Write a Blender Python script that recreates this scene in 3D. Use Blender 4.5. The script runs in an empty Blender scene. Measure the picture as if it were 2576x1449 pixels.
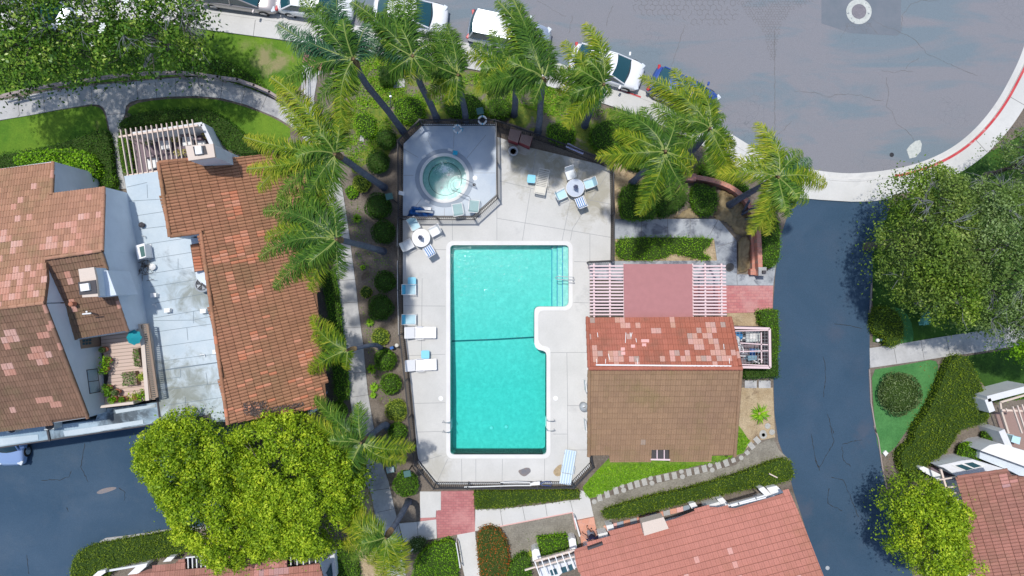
import bpy, math, random
import numpy as np
from mathutils import Vector, Matrix
from mathutils.geometry import tessellate_polygon
random.seed(7); rng = np.random.default_rng(7)
sc = bpy.context.scene
C = sc.collection
# ------------------------------------------------------------------ camera, world, sun, exposure
H = 41.0            # drone height in metres above the ground
M = 0.0235          # metres on the ground per plan unit (plan units: 2576 x 1449 across the view)
CX, CY = 1288.0, 724.5
cd = bpy.data.cameras.new('camera'); cam = bpy.data.objects.new('camera', cd); C.objects.link(cam)
cam.location = (0, 0, H); cam.rotation_euler = (0, 0, 0)
cd.sensor_width = 36.0; cd.lens = 36.0 * H / (2576 * M)
cd.clip_start = 0.5; cd.clip_end = 2000
sc.camera = cam
SUN_DIR = Vector((0.15, -0.24, -1.0)).normalized()      # direction in which the light travels
w = bpy.data.worlds.new('World'); sc.world = w; w.use_nodes = True
nt = w.node_tree; bg = nt.nodes['Background']
sky = nt.nodes.new('ShaderNodeTexSky'); sky.sky_type = 'NISHITA'; sky.sun_disc = False
elev = math.asin(-SUN_DIR.z); az = math.atan2(-SUN_DIR.x, -SUN_DIR.y)
sky.sun_elevation = elev; sky.sun_rotation = az
nt.links.new(sky.outputs[0], bg.inputs[0]); bg.inputs[1].default_value = 0.15
sl = bpy.data.lights.new('sun', 'SUN'); sl.energy = 2.9; sl.angle = math.radians(1.6); sl.color = (1.0, 0.97, 0.92)
so = bpy.data.objects.new('sun', sl); C.objects.link(so)
so.rotation_euler = SUN_DIR.to_track_quat('-Z', 'Y').to_euler()
vs = sc.view_settings; vs.view_transform = 'Standard'; vs.look = 'None'; vs.gamma = 1; vs.use_curve_mapping = False
vs.exposure = 0.22
# ------------------------------------------------------------------ plan helpers
K = 0.26042
TX = [0, 628.9, 1257.8, 1905.2]; TY = [0, 352.2, 712.8, 1071.7]
def T(r, c, *p):
    return [(TX[c] + x * K, TY[r] + y * K) for x, y in p]
def W(x, y, z=0.0):
    f = (H - z) / H
    return Vector(((x - CX) * M * f, (CY - y) * M * f, z))
def onplane(x, y, p0, n):            # ray from the drone through a plan point onto a plane
    o = Vector((0, 0, H)); d = W(x, y, 0) - o
    return o + d * ((p0 - o).dot(n) / d.dot(n))
def P2(v): return (v[0], v[1])
# ------------------------------------------------------------------ materials
MATS = {}
def new_mat(name):
    m = bpy.data.materials.new(name); m.use_nodes = True
    return m, m.node_tree, m.node_tree.nodes['Principled BSDF']
def col(c): return (c[0], c[1], c[2], 1)
def noise(nt, scale, detail=4, rough=0.6, vec=None, dist=0.0):
    n = nt.nodes.new('ShaderNodeTexNoise'); n.inputs['Scale'].default_value = scale
    n.inputs['Detail'].default_value = detail; n.inputs['Roughness'].default_value = rough
    n.inputs['Distortion'].default_value = dist
    if vec is None: vec = gpos(nt)
    nt.links.new(vec, n.inputs['Vector']); return n.outputs['Fac']
def gpos(nt):
    g = nt.nodes.new('ShaderNodeNewGeometry'); return g.outputs['Position']
def ramp(nt, fac, stops, interp='LINEAR'):
    r = nt.nodes.new('ShaderNodeValToRGB'); r.color_ramp.interpolation = interp
    e = r.color_ramp.elements
    while len(e) < len(stops): e.new(0.5)
    for i, (p, c) in enumerate(stops):
        e[i].position = p; e[i].color = col(c) if not isinstance(c, float) else (c, c, c, 1)
    nt.links.new(fac, r.inputs[0]); return r.outputs[0]
def mix(nt, a, b, fac, mode='MIX'):
    n = nt.nodes.new('ShaderNodeMix'); n.data_type = 'RGBA'; n.blend_type = mode
    for s, v in ((n.inputs[0], fac), (n.inputs[6], a), (n.inputs[7], b)):
        if isinstance(v, bpy.types.NodeSocket): nt.links.new(v, s)
        elif isinstance(v, (tuple, list)): s.default_value = col(v)
        else: s.default_value = v
    return n.outputs[2]
def bump(nt, bs, h, strength=0.3, dist=0.02):
    b = nt.nodes.new('ShaderNodeBump'); b.inputs['Strength'].default_value = strength
    b.inputs['Distance'].default_value = dist; nt.links.new(h, b.inputs['Height'])
    nt.links.new(b.outputs[0], bs.inputs['Normal'])
def attr(nt, name='rnd'):
    a = nt.nodes.new('ShaderNodeAttribute'); a.attribute_name = name; return a.outputs['Fac']
def simple(name, c, rough=0.6, metal=0.0, spec=0.4, grain=0.0, gs=30, coat=0.0):
    m, nt, bs = new_mat(name)
    bs.inputs['Base Color'].default_value = col(c)
    bs.inputs['Roughness'].default_value = rough; bs.inputs['Metallic'].default_value = metal
    bs.inputs['Specular IOR Level'].default_value = spec
    bs.inputs['Coat Weight'].default_value = coat; bs.inputs['Coat Roughness'].default_value = 0.05
    if grain:
        f = noise(nt, gs, 5)
        d = tuple(max(0, v * (1 - grain)) for v in c); l = tuple(min(1, v * (1 + grain)) for v in c)
        nt.links.new(ramp(nt, f, [(0.3, d), (0.7, l)]), bs.inputs['Base Color'])
    MATS[name] = m; return m
def blotchy(name, c1, c2, s1=0.4, c3=None, s3=0.15, t3=(0.55, 0.7), fine=0.12, fs=18, rough=0.85, bmp=0.2, spec=0.25, lo=0.35, hi=0.65):
    """two colours by large noise, optional third stain colour, fine grain"""
    m, nt, bs = new_mat(name)
    c = ramp(nt, noise(nt, s1, 6, 0.62), [(lo, c1), (hi, c2)])
    if c3: c = mix(nt, c, c3, ramp(nt, noise(nt, s3, 7, 0.7, dist=0.4), [(t3[0], 0.0), (t3[1], 1.0)]))
    g = noise(nt, fs, 5, 0.7)
    c = mix(nt, c, ramp(nt, g, [(0.25, 1.0 - fine), (0.75, 1.0)]), 1.0, 'MULTIPLY')
    nt.links.new(c, bs.inputs['Base Color'])
    bs.inputs['Roughness'].default_value = rough; bs.inputs['Specular IOR Level'].default_value = spec
    if bmp: bump(nt, bs, g, bmp)
    MATS[name] = m; return m
def leafmat(name, stops, trans=0.35, rough=0.5, tint=None, big=None):
    m, nt, bs = new_mat(name)
    c = ramp(nt, attr(nt), stops)
    if big: c = mix(nt, c, big[0], ramp(nt, noise(nt, big[1], 3), [(0.45, 0.0), (0.65, big[2])]))
    nt.links.new(c, bs.inputs['Base Color']); bs.inputs['Roughness'].default_value = rough
    bs.inputs['Specular IOR Level'].default_value = 0.25
    t = nt.nodes.new('ShaderNodeBsdfTranslucent'); nt.links.new(c, t.inputs[0])
    mx = nt.nodes.new('ShaderNodeMixShader'); mx.inputs[0].default_value = trans
    nt.links.new(bs.outputs[0], mx.inputs[1]); nt.links.new(t.outputs[0], mx.inputs[2])
    nt.links.new(mx.outputs[0], nt.nodes['Material Output'].inputs[0])
    MATS[name] = m; return m
def tilemat(name, ca, cb, pale, s=0.25, cc=None, vlo=0.80, gap=0.5):
    simple('under_' + name, tuple(v * gap for v in ca), 0.9)  # slab under the tiles: groove and course shade put into its darker colour
    """clay tile: colour varies by tile (rnd) and by weathering; rnd above .85 is a replaced tile"""
    m, nt, bs = new_mat(name)
    r = attr(nt)
    c = ramp(nt, noise(nt, s, 5, 0.65), [(0.38, ca), (0.62, cb)])
    if cc: c = mix(nt, c, cc, ramp(nt, noise(nt, s * 2.3, 6, 0.7), [(0.5, 0.0), (0.66, 0.8)]))
    c = mix(nt, c, ramp(nt, r, [(0.0, vlo), (0.8, 1.0)]), 1.0, 'MULTIPLY')
    pc = ramp(nt, r, [(0.86, pale[0]), (0.93, pale[1]), (1.0, pale[2])])
    c = mix(nt, c, pc, ramp(nt, r, [(0.84, 0.0), (0.85, 0.72)]))
    g = noise(nt, 22, 5, 0.7)
    c = mix(nt, c, ramp(nt, g, [(0.3, 0.72), (0.7, 1.0)]), 1.0, 'MULTIPLY')
    nt.links.new(c, bs.inputs['Base Color']); bs.inputs['Roughness'].default_value = 0.85
    bs.inputs['Specular IOR Level'].default_value = 0.2
    bump(nt, bs, g, 0.3); MATS[name] = m; return m
def brickmat(name, c1, c2, mortar, bw, bh, rot=0.0, wear=None, msz=0.015):
    m, nt, bs = new_mat(name)
    mp = nt.nodes.new('ShaderNodeMapping'); mp.inputs['Rotation'].default_value = (0, 0, rot)
    nt.links.new(gpos(nt), mp.inputs[0])
    b = nt.nodes.new('ShaderNodeTexBrick'); nt.links.new(mp.outputs[0], b.inputs['Vector'])
    b.inputs['Scale'].default_value = 1.0; b.inputs['Brick Width'].default_value = bw; b.inputs['Row Height'].default_value = bh
    b.inputs['Mortar Size'].default_value = msz; b.inputs['Color1'].default_value = col(c1)
    b.inputs['Color2'].default_value = col(c2); b.inputs['Mortar'].default_value = col(mortar)
    c = b.outputs[0]
    if wear: c = mix(nt, c, wear, ramp(nt, noise(nt, 0.6, 6, 0.7), [(0.45, 0.0), (0.6, 0.75)]))
    g = noise(nt, 20, 5)
    c = mix(nt, c, ramp(nt, g, [(0.25, 0.78), (0.75, 1.0)]), 1.0, 'MULTIPLY')
    nt.links.new(c, bs.inputs['Base Color']); bs.inputs['Roughness'].default_value = 0.9
    MATS[name] = m; return m
# ground and paving
blotchy('gray_soil', (0.25, 0.225, 0.18), (0.36, 0.33, 0.27), 1.1, (0.15, 0.14, 0.10), 1.0, (0.55, 0.7), fine=0.5, fs=11, bmp=0.8)
blotchy('soil', (0.19, 0.155, 0.125), (0.28, 0.235, 0.19), 0.9, (0.12, 0.09, 0.065), 0.7, fine=0.6, fs=11, bmp=0.8)
blotchy('far_ground', (0.08, 0.11, 0.04), (0.16, 0.14, 0.09), 0.3, fine=0.3)
blotchy('mulch', (0.46, 0.34, 0.20), (0.60, 0.47, 0.30), 1.5, (0.2, 0.13, 0.08), 1.2, fine=0.5, fs=14, bmp=0.8)
blotchy('concrete', (0.54, 0.53, 0.50), (0.63, 0.615, 0.585), 0.35, (0.43, 0.425, 0.41), 0.35, (0.58, 0.78), fine=0.10, fs=12)
blotchy('path_concrete', (0.40, 0.395, 0.385), (0.53, 0.52, 0.505), 0.5, (0.30, 0.30, 0.31), 0.6, (0.52, 0.68), fine=0.18, fs=9)
blotchy('stained_concrete', (0.30, 0.32, 0.34), (0.46, 0.48, 0.50), 0.6, (0.16, 0.17, 0.20), 1.1, (0.50, 0.62), fine=0.2, fs=9)
blotchy('spa_concrete', (0.50, 0.555, 0.61), (0.60, 0.645, 0.69), 0.35, (0.38, 0.46, 0.57), 0.3, (0.5, 0.7), fine=0.08, fs=14)
blotchy('ring_concrete', (0.30, 0.35, 0.41), (0.38, 0.42, 0.47), 0.8, fine=0.1)
blotchy('coping', (0.68, 0.665, 0.64), (0.75, 0.735, 0.71), 0.8, fine=0.08, rough=0.7)
blotchy('kerb_red', (0.50, 0.05, 0.06), (0.56, 0.10, 0.10), 2.0, (0.60, 0.42, 0.40), 1.6, (0.56, 0.64), fine=0.15)
simple('joint', (0.13, 0.125, 0.12), 0.95)
simple('joint_light', (0.30, 0.30, 0.30), 0.95)
blotchy('turf', (0.075, 0.19, 0.012), (0.17, 0.29, 0.022), 0.45, (0.30, 0.24, 0.10), 0.5, (0.62, 0.76), fine=0.42, fs=12, bmp=0.9)
blotchy('turf_worn', (0.27, 0.22, 0.12), (0.16, 0.22, 0.04), 0.9, fine=0.4, fs=12, bmp=0.8, lo=0.45, hi=0.6)
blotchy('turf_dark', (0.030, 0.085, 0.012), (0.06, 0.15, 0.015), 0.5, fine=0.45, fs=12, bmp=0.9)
blotchy('clover', (0.055, 0.20, 0.055), (0.10, 0.29, 0.085), 0.6, fine=0.4, fs=9, bmp=0.9)
blotchy('burlap', (0.25, 0.19, 0.10), (0.36, 0.28, 0.16), 0.8, (0.16, 0.11, 0.06), 1.4, fine=0.3, fs=6, bmp=1.0)
brickmat('paving_red', (0.50, 0.17, 0.17), (0.58, 0.24, 0.22), (0.40, 0.16, 0.16), 0.34, 0.17, 0.0, (0.57, 0.30, 0.28))
brickmat('paving_rust', (0.44, 0.15, 0.15), (0.52, 0.20, 0.19), (0.34, 0.14, 0.14), 0.30, 0.15, 0.0, (0.58, 0.27, 0.25))
brickmat('brick', (0.52, 0.20, 0.14), (0.62, 0.27, 0.19), (0.42, 0.25, 0.2), 0.11, 0.24, 0.0, None, 0.012)
brickmat('salmon_tile', (0.66, 0.31, 0.21), (0.74, 0.38, 0.27), (0.60, 0.33, 0.26), 0.45, 0.45, 0.22)
# asphalt
def asphalt(name, a, b, c, crack=0.6, cs=1.0, lanes=False):
    m, nt, bs = new_mat(name)
    mp = nt.nodes.new('ShaderNodeMapping'); mp.inputs['Scale'].default_value = (0.10, 0.42, 1) if lanes else (0.22, 0.22, 1)
    mp.inputs['Rotation'].default_value = (0, 0, 0.12)
    nt.links.new(gpos(nt), mp.inputs[0])
    k = ramp(nt, noise(nt, 1.0, 8, 0.62, mp.outputs[0], 0.6), [(0.40, a), (0.50, b)] if lanes else [(0.35, a), (0.65, b)])
    k = mix(nt, k, c, ramp(nt, noise(nt, 0.55, 7, 0.7), [(0.50, 0.0), (0.80, 0.45)]))
    # crazing: thin cell borders where the noise mask is high
    vo = nt.nodes.new('ShaderNodeTexVoronoi'); vo.feature = 'DISTANCE_TO_EDGE'; vo.inputs['Scale'].default_value = cs
    wv = nt.nodes.new('ShaderNodeMixRGB'); wv.inputs[0].default_value = 0.12
    nz = nt.nodes.new('ShaderNodeTexNoise'); nz.inputs['Scale'].default_value = 2.2; nt.links.new(gpos(nt), nz.inputs['Vector'])
    nt.links.new(gpos(nt), wv.inputs[1]); nt.links.new(nz.outputs['Color'], wv.inputs[2]); nt.links.new(wv.outputs[0], vo.inputs['Vector'])
    line = ramp(nt, vo.outputs['Distance'], [(0.006, 1.0), (0.018, 0.0)])
    mask = ramp(nt, noise(nt, 0.16, 3, 0.5), [(0.56, 0.0), (0.60, crack)])
    k = mix(nt, k, tuple(v * 0.45 for v in a), mix(nt, line, mask, 1.0, 'MULTIPLY'))
    g = noise(nt, 26, 4, 0.8)
    k = mix(nt, k, ramp(nt, g, [(0.3, 0.70), (0.7, 1.06)]), 1.0, 'MULTIPLY')
    sp = ramp(nt, noise(nt, 9, 2, 0.5), [(0.80, 0.0), (0.83, 0.5)])
    k = mix(nt, k, (0.5, 0.5, 0.5), sp)
    nt.links.new(k, bs.inputs['Base Color']); bs.inputs['Roughness'].default_value = 0.9
    bs.inputs['Specular IOR Level'].default_value = 0.05; bs.inputs['Roughness'].default_value = 1.0; bump(nt, bs, g, 0.25); MATS[name] = m
asphalt('street_asphalt', (0.190, 0.232, 0.262), (0.245, 0.244, 0.262), (0.205, 0.232, 0.255), 0.35, 2.6, True)
asphalt('drive_asphalt', (0.046, 0.086, 0.135), (0.060, 0.102, 0.155), (0.085, 0.108, 0.15), 0.0, 0.55)
asphalt('lot_asphalt', (0.048, 0.088, 0.138), (0.066, 0.108, 0.16), (0.11, 0.14, 0.175), 0.0, 0.5)
blotchy('asphalt_patch', (0.15, 0.175, 0.20), (0.18, 0.195, 0.22), 0.8, fine=0.15, fs=20)
blotchy('chip_white', (0.62, 0.63, 0.58), (0.5, 0.52, 0.48), 4.0, (0.2, 0.22, 0.25), 5.0, (0.6, 0.63), fine=0.3)
blotchy('old_patch', (0.30, 0.24, 0.21), (0.19, 0.20, 0.23), 3.0, fine=0.3)
# roofs and walls
PK = ((0.62, 0.30, 0.22), (0.68, 0.36, 0.28), (0.76, 0.47, 0.40))
tilemat('tile_left', (0.440, 0.241, 0.146), (0.528, 0.274, 0.184), PK, 0.13, (0.341, 0.235, 0.124))
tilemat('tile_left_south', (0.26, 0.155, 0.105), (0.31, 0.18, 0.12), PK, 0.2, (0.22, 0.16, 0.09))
tilemat('tile_middle', (0.400, 0.205, 0.110), (0.475, 0.221, 0.130), ((0.626, 0.210, 0.110), (0.670, 0.263, 0.150), (0.713, 0.336, 0.220)), 0.16, (0.324, 0.189, 0.100))
tilemat('tile_club_north', (0.44, 0.15, 0.095), (0.50, 0.18, 0.125), ((0.62, 0.38, 0.28), (0.74, 0.45, 0.39), (0.42, 0.37, 0.32)), 0.3, (0.33, 0.15, 0.10), 0.88, 0.6)
tilemat('tile_club_south', (0.325, 0.200, 0.125), (0.381, 0.238, 0.140), ((0.336, 0.259, 0.200), (0.381, 0.292, 0.220), (0.403, 0.324, 0.260)), 0.2, (0.291, 0.205, 0.100), 0.88, 0.6)
tilemat('tile_red', (0.50, 0.205, 0.155), (0.565, 0.235, 0.18), ((0.70, 0.36, 0.30), (0.74, 0.42, 0.36), (0.8, 0.5, 0.44)), 0.12, (0.43, 0.19, 0.125), 0.92, 0.72)
tilemat('tile_right', (0.42, 0.20, 0.155), (0.48, 0.215, 0.165), ((0.58, 0.26, 0.22), (0.62, 0.3, 0.26), (0.5, 0.33, 0.34)), 0.2, (0.36, 0.19, 0.13))
blotchy('stucco', (0.60, 0.66, 0.72), (0.66, 0.72, 0.78), 1.2, fine=0.10, fs=35, bmp=0.5)
blotchy('white_stucco', (0.66, 0.67, 0.69), (0.72, 0.72, 0.73), 1.2, fine=0.10, fs=35, bmp=0.5)
simple('white_paint', (0.74, 0.73, 0.71), 0.6, grain=0.06)
simple('cream', (0.60, 0.50, 0.42), 0.8, grain=0.06)
blotchy('membrane', (0.44, 0.52, 0.57), (0.54, 0.60, 0.63), 0.5, (0.22, 0.25, 0.26), 0.45, (0.60, 0.76), fine=0.10, fs=10)
blotchy('membrane_blue', (0.28, 0.38, 0.46), (0.42, 0.52, 0.58), 0.5, (0.12, 0.16, 0.2), 0.5, (0.58, 0.72), fine=0.15)
simple('seam', (0.17, 0.21, 0.24), 0.9)
simple('dark_trim', (0.06, 0.055, 0.06), 0.7)
simple('panel_red', (0.386, 0.170, 0.167), 0.75, grain=0.05, gs=3)
simple('pergola_pink', (0.68, 0.52, 0.52), 0.7, grain=0.08)
simple('pergola_cream', (0.66, 0.54, 0.46), 0.7, grain=0.10)
simple('brown_wood', (0.26, 0.19, 0.14), 0.8, grain=0.2)
simple('bench_wood', (0.29, 0.19, 0.16), 0.7, grain=0.2)
simple('bench_red', (0.22, 0.03, 0.04), 0.6)
simple('gray_wood', (0.33, 0.27, 0.25), 0.85, grain=0.2)
simple('mauve_wood', (0.20, 0.15, 0.17), 0.85, grain=0.2)
m, nt_, bs = new_mat('deck_boards'); MATS['deck_boards'] = m
wv = nt_.nodes.new('ShaderNodeTexWave'); wv.bands_direction = 'Y'; wv.inputs['Scale'].default_value = 1.6
mp = nt_.nodes.new('ShaderNodeMapping'); mp.inputs['Rotation'].default_value = (0, 0, -0.1); nt_.links.new(gpos(nt_), mp.inputs[0]); nt_.links.new(mp.outputs[0], wv.inputs[0])
nt_.links.new(ramp(nt_, wv.outputs['Fac'], [(0.03, (0.27, 0.20, 0.16)), (0.12, (0.55, 0.42, 0.35))]), bs.inputs['Base Color']); bs.inputs['Roughness'].default_value = 0.8
simple('black_metal', (0.018, 0.018, 0.022), 0.5)
simple('steel', (0.6, 0.62, 0.65), 0.25, 0.9)
simple('gray_metal', (0.42, 0.44, 0.45), 0.5, 0.2, grain=0.1)
simple('white_plastic', (0.78, 0.77, 0.76), 0.45, grain=0.04)
simple('beige_plastic', (0.60, 0.57, 0.50), 0.5, grain=0.04)
simple('ac_gray', (0.52, 0.55, 0.54), 0.6, grain=0.06)
simple('black_plastic', (0.02, 0.02, 0.025), 0.5)
simple('sky_plastic', (0.20, 0.56, 0.72), 0.5, grain=0.06)
simple('sling_blue', (0.055, 0.40, 0.60), 0.7, grain=0.1)
simple('sling_pale', (0.46, 0.66, 0.72), 0.7, grain=0.06)
simple('sling_green', (0.32, 0.46, 0.46), 0.7, grain=0.1)
simple('sling_white', (0.72, 0.74, 0.74), 0.7, grain=0.04)
simple('tarp_blue', (0.01, 0.10, 0.34), 0.5, grain=0.4, gs=4)
simple('stripe_blue', (0.05, 0.20, 0.50), 0.7)
simple('glass_top', (0.50, 0.55, 0.63), 0.12, spec=0.6)
simple('teal', (0.01, 0.26, 0.30), 0.7)
simple('flower_yellow', (0.70, 0.60, 0.20), 0.7, grain=0.3)
simple('flower_white', (0.75, 0.76, 0.72), 0.7)
simple('car_white', (0.80, 0.80, 0.81), 0.25, coat=1.0)
simple('car_black', (0.02, 0.02, 0.025), 0.2, coat=1.0)
simple('car_tan', (0.42, 0.38, 0.37), 0.25, 0.3, coat=1.0)
simple('car_silver', (0.46, 0.50, 0.56), 0.25, 0.6, coat=1.0)
simple('car_blue', (0.035, 0.09, 0.34), 0.2, 0.4, coat=1.0)
simple('car_sky', (0.30, 0.42, 0.66), 0.2, 0.3, coat=1.0)
simple('car_glass', (0.012, 0.065, 0.08), 0.08, spec=0.8)
simple('pane', (0.03, 0.085, 0.105), 0.08, spec=0.8)
simple('tyre', (0.02, 0.02, 0.02), 0.8)
simple('lamp_red', (0.45, 0.01, 0.02), 0.3)
simple('lamp_clear', (0.6, 0.64, 0.68), 0.15)
simple('terracotta', (0.42, 0.17, 0.10), 0.8)
simple('pipe_blue', (0.02, 0.20, 0.45), 0.5)
simple('navy', (0.012, 0.010, 0.045), 0.9)
simple('skin', (0.50, 0.27, 0.20), 0.6)
simple('shorts', (0.24, 0.24, 0.28), 0.9)
simple('cap', (0.66, 0.58, 0.60), 0.8)
simple('hair', (0.02, 0.015, 0.015), 0.8)
simple('green_plastic', (0.16, 0.42, 0.33), 0.6, grain=0.1)
simple('dark_green_metal', (0.05, 0.13, 0.12), 0.6)
blotchy('stone', (0.44, 0.43, 0.39), (0.52, 0.50, 0.45), 6, fine=0.35, fs=16)
blotchy('palm_trunk', (0.090, 0.105, 0.15), (0.14, 0.155, 0.205), 2.5, (0.06, 0.065, 0.085), 3.0, (0.58, 0.7), fine=0.35, fs=10, bmp=0.6)
blotchy('palm_fiber', (0.16, 0.10, 0.06), (0.28, 0.2, 0.09), 8, fine=0.5)
blotchy('bark', (0.12, 0.10, 0.085), (0.19, 0.165, 0.14), 3, fine=0.4, bmp=0.8)
blotchy('twig', (0.15, 0.155, 0.16), (0.23, 0.24, 0.25), 3, fine=0.2)
blotchy('hedge_core', (0.030, 0.062, 0.008), (0.055, 0.105, 0.012), 14, fine=0.5, fs=22, bmp=1.0)
# foliage
leafmat('leaf_hedge', [(0, (0.052, 0.136, 0.010)), (0.5, (0.131, 0.290, 0.015)), (1, (0.278, 0.490, 0.035))])
leafmat('leaf_hedge_dark', [(0, (0.022, 0.069, 0.008)), (0.5, (0.053, 0.140, 0.013)), (1, (0.133, 0.284, 0.022))])
leafmat('leaf_hedge_olive', [(0, (0.078, 0.122, 0.008)), (0.5, (0.166, 0.253, 0.014)), (1, (0.304, 0.385, 0.028))])
leafmat('leaf_bright', [(0, (0.091, 0.223, 0.008)), (0.5, (0.213, 0.447, 0.015)), (1, (0.412, 0.670, 0.032))])
leafmat('leaf_lime', [(0, (0.232, 0.319, 0.029)), (0.5, (0.392, 0.493, 0.058)), (1, (0.580, 0.667, 0.102))])
leafmat('leaf_yellowgreen', [(0, (0.118, 0.210, 0.013)), (0.45, (0.276, 0.425, 0.019)), (0.8, (0.456, 0.594, 0.032)), (1, (0.635, 0.723, 0.045))])
leafmat('leaf_magnolia', [(0, (0.029, 0.081, 0.011)), (0.55, (0.090, 0.209, 0.020)), (0.85, (0.236, 0.362, 0.043)), (1, (0.435, 0.544, 0.104))], 0.25, 0.35)
leafmat('leaf_rightside', [(0, (0.058, 0.122, 0.014)), (0.5, (0.158, 0.274, 0.024)), (0.85, (0.317, 0.446, 0.048)), (1, (0.490, 0.576, 0.145))], big=((0.17, 0.22, 0.09), 0.22, 0.40))
leafmat('leaf_gray', [(0, (0.086, 0.158, 0.033)), (0.5, (0.202, 0.302, 0.079)), (1, (0.403, 0.518, 0.224))], big=((0.14, 0.24, 0.03), 0.25, 0.8))
leafmat('leaf_redflower', [(0, (0.100, 0.130, 0.030)), (0.45, (0.260, 0.200, 0.050)), (0.6, (0.550, 0.130, 0.020)), (1, (0.680, 0.180, 0.030))])
leafmat('leaf_purplish', [(0, (0.056, 0.101, 0.035)), (0.5, (0.151, 0.224, 0.070)), (1, (0.320, 0.385, 0.174))])
leafmat('frond_green', [(0, (0.027, 0.081, 0.013)), (0.4, (0.068, 0.162, 0.018)), (0.75, (0.153, 0.275, 0.027)), (1, (0.405, 0.475, 0.090))], 0.3, 0.35)
leafmat('frond_yellow', [(0, (0.034, 0.095, 0.012)), (0.35, (0.102, 0.199, 0.012)), (0.7, (0.289, 0.361, 0.020)), (1, (0.561, 0.532, 0.060))], 0.3, 0.35)
leafmat('frond_blue', [(0, (0.015, 0.055, 0.025)), (0.4, (0.04, 0.12, 0.05)), (0.75, (0.11, 0.23, 0.10)), (1, (0.38, 0.48, 0.28))], 0.25, 0.3)
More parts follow.
